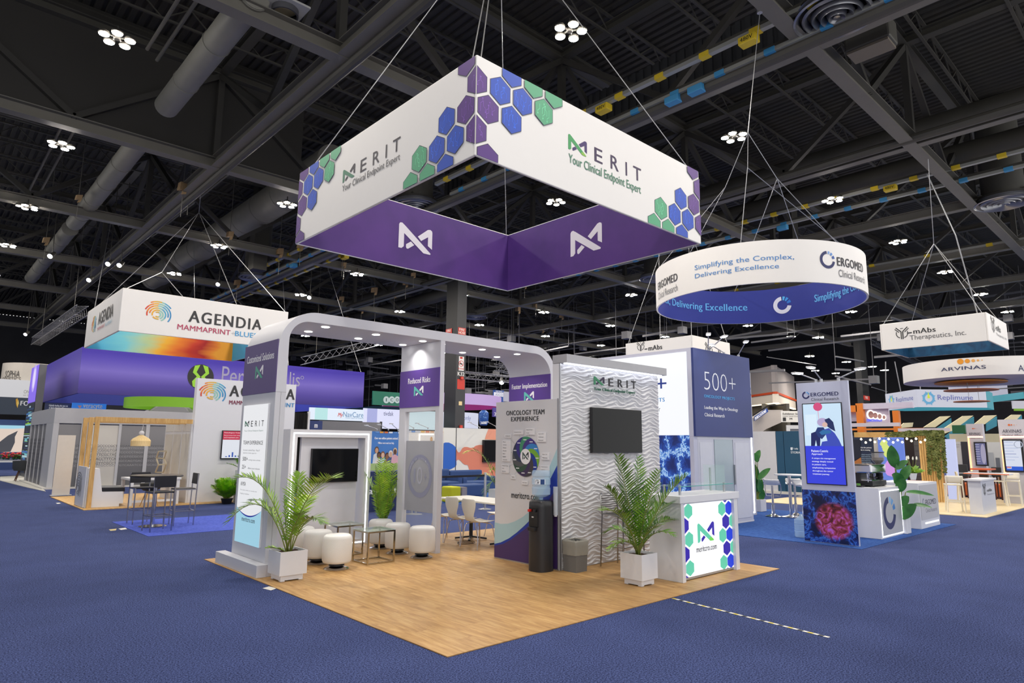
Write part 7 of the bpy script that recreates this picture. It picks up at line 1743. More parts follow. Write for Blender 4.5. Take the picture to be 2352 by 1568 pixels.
for k in range(26):
    a = rd.uniform(0, 2*pi); e = rd.uniform(.1, 1.2); L = rd.uniform(.3, .5); b0 = lc+Vector((.03*cos(a), .03*sin(a), .22))
    blade(t, b0, b0+Vector((L*cos(a)*cos(e), L*sin(a)*cos(e), L*sin(e)*.9)), (0, 0, .1), .05, LEAFB, seed=k)
for k in range(6):
    a = rd.uniform(0, 6.28); b0 = lc+Vector((0, 0, .25)); tp = b0+Vector((.16*cos(a), .16*sin(a), rd.uniform(.42, .6)))
    MB().tube([b0, tp], .006, 5).build('flower_stem', STEMM, t); blade(t, tp-Vector((0, 0, .02)), tp+Vector((.02, 0, .12)), (0, .01, 0), .028, M('#f0efe0', .5), 'white_spathe', k+50)
# bird of paradise plants
def bird(label, c, specs, h, potw=.3, sc=1.):
    t = T('potted_banana_plant', label, 'plant', c)
    MB().box(c.x-potw/2, c.x+potw/2, c.y-potw/2, c.y+potw/2, .012, h).build('pot', WHITE, t, bevel=.006)
    for k, ((bx_, by_), (tx, ty), dd, w) in enumerate(specs):
        b0 = at_depth(bx_, by_, (c.x, c.y, h), dd*.5); tp = at_depth(tx, ty, (c.x, c.y, h), dd); st = Vector((c.x+.03*cos(k), c.y+.03*sin(k), h-.02))
        MB().tube([st, st*.4+b0*.6+Vector((0, 0, .05)), b0], [.014*sc, .011*sc, .009*sc], 7).build('stalk', STEMM, t, smooth=True)
        blade(t, b0, tp, Vector((0, 0, .05*sc)), w, LEAFD, seed=k*7, fold=.18, n=10)
c = G(2078, 1226, .0); c = Vector((12.55, .16, 0)); q = G(2083, 1227, 0); c = Vector((q.x+.1, q.y+.12, 0))
bird('broad leaved potted plant between the two white counters', c, [((2056, 1075), (2047, 1022), .0, .12), ((2058, 1078), (2086, 1058), -.1, .07), ((2072, 1105), (2090, 1068), .1, .1), ((2072, 1110), (2048, 1090), -.1, .12), ((2064, 1130), (2078, 1098), -.2, .1),
      ((2080, 1130), (2146, 1138), .1, .055), ((2067, 1162), (2088, 1140), -.1, .09), ((2068, 1192), (2105, 1158), -.25, .12), ((2095, 1160), (2142, 1166), .1, .06), ((2078, 1188), (2100, 1170), -.1, .08)], .33, .28)
q = G(1748, 1176, 0); c = Vector((q.x+.15, q.y+.15, 0))
bird('tall broad leaved potted plant right of the blue 500+ wall', c, [((1736, 1060), (1746, 1033), .0, .09), ((1740, 1062), (1733, 1040), .1, .08), ((1741, 1102), (1770, 1075), -.1, .09), ((1738, 1100), (1727, 1062), .1, .12), ((1738, 1130), (1732, 1095), -.1, .12), ((1744, 1135), (1750, 1100), .1, .1), ((1748, 1150), (1752, 1122), .0, .09), ((1740, 1145), (1728, 1118), .1, .09), ((1746, 1130), (1742, 1100), -.2, .1)], .33, .32)
# swivel bar stools and poseur table
def bombo():
    t = T('swivel_stool', 'x', 'bar stool')
    prof = [(-.2, .93, .17), (-.19, .9, .19), (-.13, .83, .195), (-.03, .79, .195), (.08, .8, .19), (.17, .81, .185), (.22, .79, .18)]
    v = []; f_ = []
    for y, z, w in prof:
        for u in (-1, -.5, 0, .5, 1): v.append((u*w, y, z+.012*u*u))
    for i in range(len(prof)-1):
        for k in range(4): f_.append((5*i+k, 5*i+k+1, 5*i+k+6, 5*i+k+5))
    o = MB().add(v, f_).build('seat', M('#e8e8ea', .3, key='gloss_white'), t, smooth=True, angle=0); md = o.modifiers.new('s', 'SOLIDIFY'); md.thickness = .025; md.offset = 1
    MB().tube([(-.19, -.19, .92), (-.2, 0, .8), (-.19, .23, .79), (-.19, .26, .6), (-.17, .27, .5), (.17, .27, .5), (.19, .26, .6), (.19, .23, .79), (.2, 0, .8), (.19, -.19, .92)], .012, 8).build('footrest_loop', CHROME, t, smooth=True)
    MB().lathe([(.2, .01), (.2, .018), (.1, .04), (.045, .08), (.04, .3), (.028, .31), (.028, .78)], (0, 0, 0), 26).build('pedestal', CHROME, t, smooth=True)
    return t
bo = bombo(); p = G(1777, 1186, .01); sp_ = [(1777, 1186, -1.2, 'chrome and white swivel stool, leftmost by the tall plant'), (1829, 1184, 2.2, 'chrome and white swivel stool behind the poseur table'), (1848, 1190, 2.6, 'chrome and white swivel stool partly hidden by the kiosk')]
for k, (x, y, rz, lb) in enumerate(sp_):
    p = G(x, y, .01)
    if k == 0: bo.location = (p.x, p.y, .01); bo.rotation_euler = (0, 0, rz); bo['label'] = lb; bo['group'] = 'swivel bar stools'
    else: dup(bo, (p.x, p.y, .01), rz, lb, 'swivel bar stools')
p = G(1818, 1187, .01); t = T('poseur_table', 'white topped poseur table on a chrome stem left of the kiosk', 'table', (p.x, p.y, .01))
MB().lathe([(.26, .01), (.26, .02), (.08, .05), (.04, .06), (.04, 1.05)], (p.x, p.y, 0), 28).build('chrome_stand', CHROME, t, smooth=True); MB().lathe([(.001, 1.05), (.36, 1.05), (.36, 1.08), (.001, 1.08)], (p.x, p.y, 0), 36).build('table_top', WHITE, t, smooth=True)
p = G(1846, 1238, .01); p = Vector((9.75, 1.25, .01)); t = T('water_bottle', 'clear blue water bottle standing on the carpet behind the kiosk', 'bottle', p); MB().lathe([(.001, 0), (.13, .005), (.138, .03), (.138, .12), (.13, .13), (.138, .14), (.138, .24), (.13, .25), (.138, .26), (.13, .34), (.04, .4), (.03, .44), (.001, .45)], tuple(p), 24).build('bottle_body', BW, t, smooth=True)

# ================================================================== Y-mAbs SIGNS
def ysign(s, f, x0, y0, sc, ink='#1f1f24'):
    """the Y emblem followed by -mAbs / Therapeutics, Inc."""
    W = sc
    for sg in (-1, 1):
        s.line([(x0+W*.5+sg*W*.06, y0), (x0+W*.5+sg*W*.06, y0+W*.6), (x0+W*.5+sg*W*.42, y0+W*.95)], W*.075, ink)
        s.line([(x0+W*.5+sg*W*.2, y0+W*.55), (x0+W*.5+sg*W*.5, y0+W*.84)], W*.06, ink)
        s.line([(x0+W*.5+sg*W*.4, y0+W*.6), (x0+W*.5+sg*W*.42, y0+W*.4), (x0+W*.5+sg*W*.32, y0+W*.2), (x0+W*.5+sg*W*.16, y0+W*.1)], W*.06, ink)
    s.line([(x0+W*.4, y0+W*.85), (x0+W*.6, y0+W*.87)], W*.05, ink)
def ybox(label, cx, cy, wx, wy, z0, z1, lining, logo2):
    t = T('hanging_sign', label, 'sign', (cx+wx/2, cy+wy/2, z0)); th = .05
    for (x0, x1, y0, y1) in ((cx, cx+wx, cy, cy+th), (cx, cx+th, cy+th, cy+wy-th), (cx, cx+wx, cy+wy-th, cy+wy), (cx+wx-th, cx+wx, cy+th, cy+wy-th)): MB().box(x0, x1, y0, y1, z0, z1).build('fabric_wall', FABW, t, bevel=.015)
    MB().box(cx+wx-th-.02, cx+wx-th-.005, cy+th, cy+wy-th, z0, z1-.02).build('lining', lining, t); MB().box(cx+th, cx+wx-th-.03, cy+wy-th-.02, cy+wy-th-.005, z0, z1-.02).build('lining', lining, t)
    f = Face((cx, cy+wy, z0), (0, -1, 0)); s = Sheet(f, d=.01); h = z1-z0; return t, f, s, h
z0 = PX(2028, 804, 21.45).z
t, f, s, h = ybox('white square hanging sign with dark teal lining at far right', 21.45, .07, 2.85, 3.15, z0, 6.1, custom('teal_navy', lambda nt, b: wood_mat(nt, b, '#1c2c4c', '#1c4c70', '#245c84')), True)
def z66(x, y): return (2000+x/6.031, 700+y/6.031)
a = f.uv(*z66(345, 490)); b_ = f.uv(*z66(522, 300)); w = b_[0]-a[0]; ysign(s, f, a[0], a[1]+.02, w)
a = f.uv(*z66(595, 398)); b_ = f.uv(*z66(900, 365)); zt_ = f.uv(*z66(595, 333))[1]; s.text('mAbs', (a[0], a[1]-.01, b_[0], zt_), '#1f1f24', bold=.03); s.rect(a[0]-.2, a[1]+.02, a[0]-.05, a[1]+.06, '#1f1f24')
a = f.uv(*z66(545, 490)); b_ = f.uv(*z66(1325, 410)); zt_ = f.uv(*z66(545, 425))[1]; s.text('Therapeutics, Inc.', (a[0], a[1]-.05, b_[0], zt_), '#55555a'); s.build('lettering', t)
f = Face((21.45, .07, z0), (1, 0, 0)); s = Sheet(f, d=.01); ysign(s, f, .45, h*.38, .55); s.text('-mAbs', (1.05, h*.5, 1.75, h*.72), '#1f1f24', bold=.03); s.text('Therapeutics, Inc.', (1.05, h*.3, 2.6, h*.42), '#6a6a70'); s.build('lettering', t)
ap = G(2145, 560, 8.6); wires(t, [((21.5, 3.1, 6.1), ap), ((21.5, .2, 6.1), ap), ((24.2, .2, 6.1), ap), ((24.2, 3.1, 6.1), ap), (ap, G(2132, 365, 11.))], .012); wires(t, [((22.5, .5, 6.1), G(2195, 540, 8.8)), (G(2195, 540, 8.8), G(2130, 400, 11.))], .02)
z0 = 4.6
t, f, s, h = ybox('white square hanging sign peeking out behind the blue 500+ block', 18.8, 9.13, 2.9, 3.27, z0, 6.1, M('#2a4468', .6), True)
a = f.uv(1463, 807); b_ = f.uv(1481, 795); ysign(s, f, a[0], a[1]-.0, (b_[0]-a[0])*1.); a = f.uv(1490, 805); b_ = f.uv(1521, 803); zt_ = f.uv(1490, 794)[1]; s.text('mAbs', (a[0], a[1], b_[0], zt_), '#2a2a30', bold=.04); s.rect(a[0]-.2, a[1]+.06, a[0]-.06, a[1]+.1, '#2a2a30'); s.build('lettering', t)
f = Face((18.8, 9.13, z0), (1, 0, 0)); s = Sheet(f, d=.01); ysign(s, f, .9, h*.5, .6); s.text('-mAbs', (1.55, h*.5, 2.3, h*.75), '#3a3a40', bold=.03); s.build('lettering', t)
wires(t, [((18.85, 12.3, 6.1), (19.5, 10.5, 11)), ((18.85, 9.2, 6.1), (18.9, 9.2, 11)), ((21.6, 9.2, 6.1), (20.8, 10.2, 11)), ((18.9, 10.7, 6.1), (19, 10.7, 11))], .012)

# storage wall and hall structure
XS = 21.2
t = T('storage_wall', 'white and teal storage wall lettered STORAGE, right of the plant', 'wall', (XS+.1, 5, 0)); zt_ = PX(1790, 990, XS).z
ya = PX(1725, 1100, XS).y; yb = PX(1786, 1100, XS).y; yc = PX(1804, 1100, XS).y; yd = PX(1962, 1100, XS).y
MB().box(XS, XS+.1, yb, ya+2, 0.1, zt_).build('white_panel', M('#cfcfd2', .5), t)
TL = M('#184a68', .5, noise=.2, nscale=.7, key='teal_panel')
for a, b_ in ((yc, yb-.02), (yd, yc-.02)): MB().box(XS, XS+.1, a, b_, .1, zt_).build('teal_panel', TL, t)
MB().box(XS-.05, XS+.1, yd, ya+2, 0, .1).build('base_rail', M('#d8d4c8', .5), t)
f = Face((XS, yc, 0), (0, -1, 0)); s = Sheet(f, d=.01); s.tpx('STORAGE', 1817, 1041, 1846, 1036.5, '#dfe8f0', bold=.04); s.tpx('Y-mAbs', 1823, 1032, 1833, 1028, '#dfe8f0', bold=.02); s.pix([(1816, 1027), (1821, 1027), (1821, 1032), (1818.5, 1034), (1816, 1032)], '#dfe8f0'); s.build('lettering', t)
# beige service tower with the orange band
t = T('service_block', 'beige angled building block with an orange band inside the hall', 'building', PD(1780, 900, 62))
K = PD(1787, 1000, 60); L_ = PD(1690, 1000, 68); R_p = PD(1832, 1000, 70)
def zat(P, y): return (CAM + ray(1780, y)*((Vector((P.x, P.y, 0))-CAM).dot(Vector((FW.x, FW.y, 0)))/Vector((ray(1780, y).x, ray(1780, y).y, 0)).dot(Vector((FW.x, FW.y, 0))))).z
def wallseg(P, Q, y0, y1, nm, mt, off=0.):
    zb_, ztp = zat(P if P is K else Q, y1), zat(P if P is K else Q, y0)
    zb_ = zat(K, y1); ztp = zat(K, y0); d = Vector((Q.x-P.x, Q.y-P.y, 0)); nrm = Vector((d.y, -d.x, 0)).normalized()
    if nrm.dot(CAM-P) < 0: nrm = -nrm
    MB().frame((P.x+nrm.x*off, P.y+nrm.y*off, zb_), d, Vector((0, 0, ztp-zb_)), -nrm*.3).build(nm, mt, t)
BG = M('#9a9391', .7); BG2 = M('#d8cfc0', .6)
for P, Q in ((K, L_), (K, R_p)):
    wallseg(P, Q, 838, 899, 'upper_wall', BG); wallseg(P, Q, 899, 904, 'orange_band', M('#c4481c', .6), .1); wallseg(P, Q, 904, 924, 'lower_wall', BG2)
    wallseg(P, Q, 924, 926, 'soffit_light', M('#ffe8c0', .5, emit=2.2))
    wallseg(P, Q, 926, 1100, 'recess_wall', M('#5a564c', .7, noise=.4, nscale=.6), -1.)
t = T('escalator', 'beige sided escalator rising at left inside the hall, blue sign on it', 'escalator', PD(1760, 960, 58)); ES = M('#b8b0a8', .6)
def slant(pts, dep, th_, mt, nm):
    v = [PD(x, y, dep) for x, y in pts]; v2 = [PD(x, y, dep)+Vector((.7, .7, 0))*th_ for x, y in pts]; n_ = len(pts)
    MB().add(v+v2, [tuple(range(n_)), tuple(range(n_, 2*n_))[::-1]]+[(i, i+n_, (i+1) % n_+n_, (i+1) % n_) for i in range(n_)]).build(nm, mt, t)
slant([(1726, 962), (1762, 941), (1798, 941), (1794, 970), (1760, 985), (1745, 995), (1726, 995)], 57, 1.5, ES, 'side_panel')
slant([(1734, 956), (1762, 937), (1765, 945), (1734, 966)], 56.5, .2, M('#2a4a94', .5), 'blue_sign')
slant([(1726, 955), (1765, 930), (1800, 929), (1800, 931), (1766, 932), (1726, 958)], 56.8, .2, BLACK, 'handrail')
d_ = PD(1745, 960, 56.3); fs_ = Face(PD(1734, 964, 56.3), (RT.x, RT.y, 0)); s = Sheet(fs_, d=.02); s.text('PUBLICATIONS', (.0, -.05, 1.0, .22), '#e8ecf4', bold=.03)
def shear_(o_):
    for v_ in o_.data.vertices: v_.co.z += ((Vector((v_.co.x, v_.co.y, 0))+Vector((t.location.x, t.location.y, 0))-fs_.O).dot(fs_.u))*.72
o_ = s.build('lettering', t); shear_(o_)
t = T('sign_board', 'white Exhibitor Services sign board behind the kiosk', 'sign', PD(1815, 957, 54)); f = Face(PD(1795, 969, 54), (RT.x, RT.y, 0)); a = f.uv(1795, 968); b_ = f.uv(1870, 944)
MB().frame(f.P(0, 0, -.1), f.u*b_[0], Vector((0, 0, b_[1]+.0)), f.n*.1).build('board', M('#dcdad4', .6), t); s = Sheet(f, d=.02); s.tpx('Exhibitor Services', 1798, 952, 1850, 948, '#2a2a2c', bold=.03); s.tpx('Lower Level Ocean Side', 1798, 957, 1845, 954, '#6a6a6c'); s.rect(.12, .08, .38, .38, '#1f1f22'); s.tpx('M', 1814, 963.5, 1819, 959.5, '#1f1f22', bold=.06); s.build('lettering', t)
t = T('kiosk_frame', 'white framed opening under the Exhibitor Services board', 'frame', PD(1830, 980, 53)); f = Face(PD(1806, 992, 53), (RT.x, RT.y, 0)); w = f.uv(1870, 990)[0]; h = f.uv(1830, 972)[1]
MB().frame(f.P(0, -.2, 0), f.u*.28, Vector((0, 0, h)), f.n*.1).frame(f.P(0, h-.45, .001), f.u*w, Vector((0, 0, .3)), f.n*.1).build('frame', M('#cfcfce', .6), t); MB().frame(f.P(.28, -.2, -.2), f.u*w, Vector((0, 0, h-.2)), f.n*.1).build('recess', M('#8a8a8c', .6), t)

# ================================================================== VINE PERGOLA AND BOOTH AROUND
XP = 21.7
p1 = PX(2172, 1152, XP); p0 = PX(2121, 1150, XP); zt_ = PX(2120, 990, XP).z
t = T('vine_arch', 'slatted timber post and beam hung with trailing green vines', 'arch', (XP, (p1.y+p0.y)/2, 0))
SL = 9; wv = (p0.y-p1.y)/SL
for k in range(SL): MB().box(XP, XP+.16, p1.y+wv*k+.006, p1.y+wv*(k+1)-.006, 0, zt_).build('slat', TIMBER, t)
MB().box(XP+.05, XP+.12, p1.y, p0.y, 0, zt_).build('backing_board', M('#8a6436', .6), t)
pb = PX(1962, 997, XP); MB().box(XP-.02, XP+.2, p0.y, pb.y, zt_-.2, zt_-.02).build('beam', TIMBER, t)
VN = leafmat('#3c4a20', '#66723a', '#8f9860', 'vine_leaf'); rd = random.Random(12); mb = MB()
def vleaf(c, sz):
    a = rd.uniform(0, 6.28); e = rd.uniform(-1, 1); u = Vector((cos(a)*.3, sin(a), .3*e)).normalized(); v = u.cross(Vector((1, .2*e, .3))).normalized()
    mb.add([c-u*sz, c-v*sz*.7, c+u*sz, c+v*sz*.7], [(0, 1, 2, 3)])
def z20(x, y): return (2060+x/5.6, 920+y/5.6)
for (xa, xb, xc, xd, yb_) in ((370, 440, 400, 445, 950), (430, 500, 470, 500, 900), (475, 540, 525, 570, 1010), (540, 600, 600, 650, 930), (395, 560, 420, 560, 720)):
    for k in range(420):
        u = rd.random()**1.0; y = 385+(yb_-385)*u; l = xa+(xc-xa)*u; r_ = xb+(xd-xb)*u; x = rd.uniform(l, r_); vleaf(PX(*z20(x, y), XP-.12-rd.random()*.12), rd.uniform(.022, .042))
for k in range(900): x = rd.uniform(0, 600); y = 400+rd.uniform(-15, 45)+(0 if x > 250 else 20); vleaf(PX(*z20(x-(150 if k % 3 == 0 else 0), y), XP-.1-rd.random()*.15), rd.uniform(.03, .05))
mb.build('trailing_vine', VN, t, kind='stuff')
t = T('string_lights', 'string of small clear bulbs hanging under the vine covered beam', 'lights', PX(2040, 1010, XP-.1)); pts = []
for k in range(15):
    x = 1978+k*10.5; y = 1008+(6 if k % 2 else 0)+2*sin(k); p = PX(x, y, XP-.15); pts.append(PX(x, y-3, XP-.15)); MB().lathe([(.001, -.05), (.04, -.02), (.03, .02), (.012, .04)], tuple(p), 10).build('bulb', M('#fff0d0', .2, emit=2.5), t, smooth=True)
MB().tube(pts, .008, 5).build('cable', BLACK, t)
XQ = 25.5
def xp(name, label, cat, mt, X=XQ, thick=.15, **k): return hp(name, label, cat, mt, thick, X=X, **k)
t, f, w, h, p = xp('poster_wall', 'dark navy poster wall with white lines of text behind the espresso machine', 'wall', M('#1d2a48', .5), l=1950, r=2010, t=1000)
s = Sheet(f, d=.02)
for k, wd_ in enumerate((24, 21)): s.tpx('It is the patients' if k == 0 else 'he is treating', 1978, 1030+5.5*k, 1978+wd_, 1026+5.5*k, '#e4e8ee', bold=.03)
for k in range(5): s.tpx('clinical research line', 1979, 1045+4.6*k, 1979+(24-k % 2*3), 1042+4.6*k, '#9fb8d0')
s.pix([(1952, 1066), (1978, 1050), (1980, 1068), (1955, 1075)], '#a86a34'); s.pix([(1954, 1009), (1976, 1009), (1978, 1050), (1956, 1060)], '#12182c'); s.build('printed_graphic', t)
xp('partition', 'narrow white wall strip left of the orchid screen', 'partition', M('#b8b4ac', .5), X=25.2, l=2005, r=2019, t=1000)
t, f, w, h, p = xp('lightbox_sign', 'lit blue screen with yellow and pink orchid shapes', 'screen', LB('#6a86e0', .8), X=25, l=2015, r=2073, t=1003)
s = Sheet(f, emit=.8, d=.02); rd = random.Random(6)
for k in range(16): u = k/15; s.ell(*f.uv(2030+12*u+rd.uniform(-3, 3), 1014+34*u+rd.uniform(-2, 2)), .12, .1, '#dcec84', 8)
for k in range(14): s.ell(*f.uv(rd.uniform(2040, 2052), rd.uniform(1058, 1088)), .14, .12, '#d49ae8', 8)
s.build('orchid_print', t)
xp('partition', 'dark brown wall behind the peace lily', 'partition', M('#2b211c', .7), X=27, l=2066, r=2100, t=1006)
t, f, w, h, p = xp('partition', 'grey gridded wall behind the peace lily', 'partition', M('#6f6e68', .6), X=26.8, l=2098, r=2130, t=1012)
s = Sheet(f, d=.01)
for k in range(10): s.rect(w*k/10, 0, w*k/10+.02, h, '#4a4a46'); s.rect(0, h*k/10, w, h*k/10+.02, '#4a4a46')
s.build('grid', t)
xp('lightbox_sign', 'pale violet lit wall right of the vines', 'screen', LB('#c4ccf2', .85), X=23.5, l=2166, r=2192, t=1008)
def roofslab(label, pts, z, th_, mt):
    v = [G(x, y, z) for x, y in pts]; mb = MB(); n_ = len(v); mb.add([(p.x, p.y, z) for p in v]+[(p.x, p.y, z+th_) for p in v], [tuple(range(n_)), tuple(range(n_, 2*n_))[::-1]]+[(i, i+n_, (i+1) % n_+n_, (i+1) % n_) for i in range(n_)]); tag(mb.build('canopy', mt), label, 'canopy')
CN = M('#b9b4c4', .5)
def bar(name, label, cat, X=None, Y=None, p=None, q=None, hpx=10, th_=.2, mt=CN):
    A = PX(*p, X) if X else PY(*p, Y); B = PX(*q, X) if X else PY(*q, Y); hz = abs((PX(p[0], p[1]+hpx, X) if X else PY(p[0], p[1]+hpx, Y)).z-A.z)
    z_ = (A.z+B.z)/2
    mb = MB(); mb.frame((A.x, A.y, z_-hz), (B.x-A.x, B.y-A.y, 0), Vector((th_, 0, 0)) if X else Vector((0, th_, 0)), (0, 0, hz)); return tag(mb.build(name, mt), label, cat)
bar('canopy', 'lilac flat canopy bar behind the orange frame, upper', 'canopy', X=24.5, p=(1938, 970), q=(2064, 972), hpx=8)
bar('canopy', 'lilac flat canopy bar above the vine covered beam', 'canopy', X=23.5, p=(2062, 983), q=(2178, 983), hpx=7)
# orange framed booth with lit emblem
OR = M('#dc7a1c', .5); LI = M('#c9c3d6', .5)
t, f, w, h, p = xp('booth_fascia', 'lilac fascia with glowing round emblems and an orange frame', 'fascia', LI, X=34, l=1986, r=2040, t=934, b=972)
MB().frame(f.P(-.35, -1.6, 0), f.u*.35, Vector((0, 0, h+1.8)), f.n*.3).build('orange_post', OR, t); MB().frame(f.P(-3.2, h-.25, 0), f.u*2.9, Vector((0, 0, .35)), f.n*.3).build('orange_beam', OR, t); _a = f.uv(2054, 950)[0]; MB().frame(f.P(_a, f.uv(2058, 992)[1], 0), f.u*.28, Vector((0, 0, f.uv(2058, 943)[1]-f.uv(2058, 992)[1])), f.n*.3).build('orange_post', OR, t)
MB().frame(f.P(-3.2, h*.15, -.3), f.u*2.9, Vector((0, 0, h*.6)), f.n*.1).build('inner_panel', LI, t); MB().frame(f.P(0, h-.12, .0), f.u*(w+1.2), Vector((0, 0, .3)), f.n*.25).build('top_trim', LI, t)
s = Sheet(f, emit=2.2, d=.03)
for k, r_ in enumerate((.2, .17, .15, .12)): cc = f.uv(2000+10*k, 952+k*2); s.ell(cc[0], cc[1], r_*1., r_*1.25, '#fff0dc', 16)
s.build('emblem_glow', t); s = Sheet(f, d=.035)
for k, r_ in enumerate((.17, .14, .12, .09)): cc = f.uv(2001+10*k, 952+k*2); s.ell(cc[0], cc[1], r_*.8, r_*1.1, '#b48a84', 16)
s.build('emblem_disc', t); s = Sheet(f, emit=1.4, d=.03); s.tpx('ONCOLOGY', 1992, 968, 2026, 961, '#4a5ae0', bold=.06); s.build('lettering', t)
bar('canopy', 'orange bar below the lilac canopy at right', 'canopy', X=33, p=(1945, 977), q=(2120, 990), hpx=4, mt=OR)
# Replimune hanging sign
t = T('hanging_sign', 'faceted white hanging sign with star emblems and teal underside', 'sign', PD(2170, 915, 42))
A = PD(2035, 905, 41.); B = PD(2104, 894, 37.5); C_ = PD(2262, 893, 37.5); D_ = PD(2278, 912, 39.5); E_ = PD(2080, 925, 41.5)
zt_ = B.z; zb_ = PD(2104, 935, 37.5).z
TEA = M('#4fb4c6', .6, emit=.5); base = [A, B, C_, D_, E_]
for i in range(5):
    P, Q = base[i], base[(i+1) % 5]; d = Vector((Q.x-P.x, Q.y-P.y, 0)); nn = Vector((d.y, -d.x, 0)).normalized()*.05
    MB().frame((P.x, P.y, zb_), d, nn, Vector((0, 0, zt_-zb_))).build('fabric_wall', LB('#e4e6f6', .55) if i in (0, 1) else TEA, t)
    if i in (0, 1):
        f = Face((P.x, P.y, zb_), d); 
        if f.n.dot(CAM-P) < 0: pass
        s = Sheet(f, d=.08); L = d.length; H_ = zt_-zb_
        cx_, cz__ = L*(.22 if i == 0 else .16), H_*.5; rr = H_*.26
        s.ring(cx_, cz__, rr*1.3*(.8 if i == 0 else 1), rr*1.3, .62, '#5aa0cc')
        for k in range(8): a = radians(45*k+22); s.poly([(cx_+rr*1.2*cos(a-.2), cz__+rr*1.2*sin(a-.2)), (cx_+rr*1.65*cos(a), cz__+rr*1.65*sin(a)), (cx_+rr*1.2*cos(a+.2), cz__+rr*1.2*sin(a+.2))], '#5aa0cc')
        s.poly([(cx_-rr*.3, cz__), (cx_+rr*.3, cz__), (cx_, cz__+rr*1.5)], '#c8dc2c')
        s.text('Replimune', (L*(.38 if i == 0 else .29), H_*.33, L*(.93 if i == 0 else .8), H_*.7), '#5a62a8', bold=.01); s.build('lettering', t)
MB().add([(p.x, p.y, zb_+.02) for p in (A, B, C_, D_, E_)], [(0, 4, 3, 2, 1)]).build('underside', TEA, t)
wires(t, [(A+Vector((0, 0, .0)), PD(2034, 830, 41)), (PD(2069, 900, 39), PD(2055, 830, 39)), (PD(2114, 894, 37.5), PD(2113, 876, 37.5))], .03)
hpY = lambda *a, **k: hp(*a, **k)
t = T('hanging_sign', 'plain pale hanging sign with teal underside behind the orange discs', 'sign', PD(2240, 890, 52)); P = PD(2180, 882, 52); Q = PD(2312, 872, 52); MB().frame((P.x, P.y, PD(2240, 915, 52).z), Vector((Q.x-P.x, Q.y-P.y, 0)), (.1, .1, 0), (0, 0, PD(2240, 877, 52).z-PD(2240, 915, 52).z)).build('fabric_wall', LB('#dcdcf0', .5), t)
P = PD(2275, 913, 48); Q = PD(2352, 907, 44); MB().frame((P.x, P.y, P.z-.35), Vector((Q.x-P.x, Q.y-P.y, 0)), (.1, .1, 0), (0, 0, .45)).build('teal_band', TEA, t)
t = T('hanging_sign', 'white hanging sign with a lime lower edge at the right frame edge', 'sign', PD(2340, 930, 46)); P = PD(2328, 938, 46); Q = PD(2375, 938, 46); MB().frame(P, Vector((Q.x-P.x, Q.y-P.y, 0)), (.1, .1, 0), (0, 0, .55)).build('fabric_wall', LB('#e4e2ee', .5), t); P = PD(2332, 943, 46); MB().frame(P, Vector((Q.x-P.x, Q.y-P.y, 0)), (.1, .1, 0), (0, 0, .16)).build('lime_edge', M('#8fd02c', .5, emit=.4), t)
# Arvinas ring with orange discs
def ringbox(cx, cy, r, z):
    xs = []; ys = []
    for k in range(60):
        p = Vector((cx+r*cos(2*pi*k/60), cy+r*sin(2*pi*k/60), z))-CAM; d = p.dot(FW); xs.append(W_PX/2+F_PX*p.dot(RT)/d); ys.append(H_PX/2-F_PX*p.dot(UP)/d)
    return min(xs), max(xs), min(ys), max(ys)
RR = 3.3; dep = 27.5; c = PD(2252, 845, dep); zt_ = PD(2252, 812, dep-RR*.95).z; zb_ = PD(2252, 856, dep-RR*.95).z
t = ring('ring_sign', 'round white hanging drum with orange discs stepped below it', (c.x, c.y), RR*.86, zb_, zt_, FABW, M('#d8cfd4', .6), .05, 80)
MB().lathe([(.001, zb_+.01), (RR*.86-.05, zb_+.01)], (c.x, c.y, 0), 60, caps=False).build('underside', M('#d8d2d6', .6), t)
rf = RingFace((c.x, c.y, 0), RR*.86, 0); s = Sheet(rf, d=.015); s.tpx('ARVINAS', 2162, 853, 2264, 838, '#2c3560', bold=.01); 
ln_ = [rf.uv(2206+0, 830), rf.uv(2222, 830), rf.uv(2235.5, 830), rf.uv(2246.5, 830), rf.uv(2256, 830)]
for (a, b_), r_ in zip(ln_, (.11, .085, .06, .04, .02)): s.ell(a, ln_[0][1], r_, r_, '#e09420' if r_ > .07 else '#e4a858', 18)
s.tpx('ARV', 2339, 852, 2372, 838, '#2c3560'); s.build('lettering', t)
OD = M('#dc8c1e', .5); OD2 = M('#c8703a', .5)
for k, (x0_, x1_, y_, mt) in enumerate(((2155, 2300, 870, OD), (2175, 2285, 896, OD2), (2195, 2268, 922, OD2))):
    a = PD(x0_, y_, dep); b_ = PD(x1_, y_, dep); r_ = (b_-a).length/2*.96; cc = (a+b_)/2
    z_ = min(PD((x0_+x1_)/2, y_, dep).z, zb_-.06); MB().lathe([(.001, -.015), (r_, -.015), (r_, .015), (.001, .015)], (cc.x, cc.y, z_), 48).build('orange_disc', mt, t, smooth=True)
    wires(t, [((cc.x-r_*.6, cc.y, z_), (cc.x-r_*.55, cc.y, zb_)), ((cc.x+r_*.5, cc.y-.2, z_), (cc.x+r_*.5, cc.y-.2, zb_))], .008)
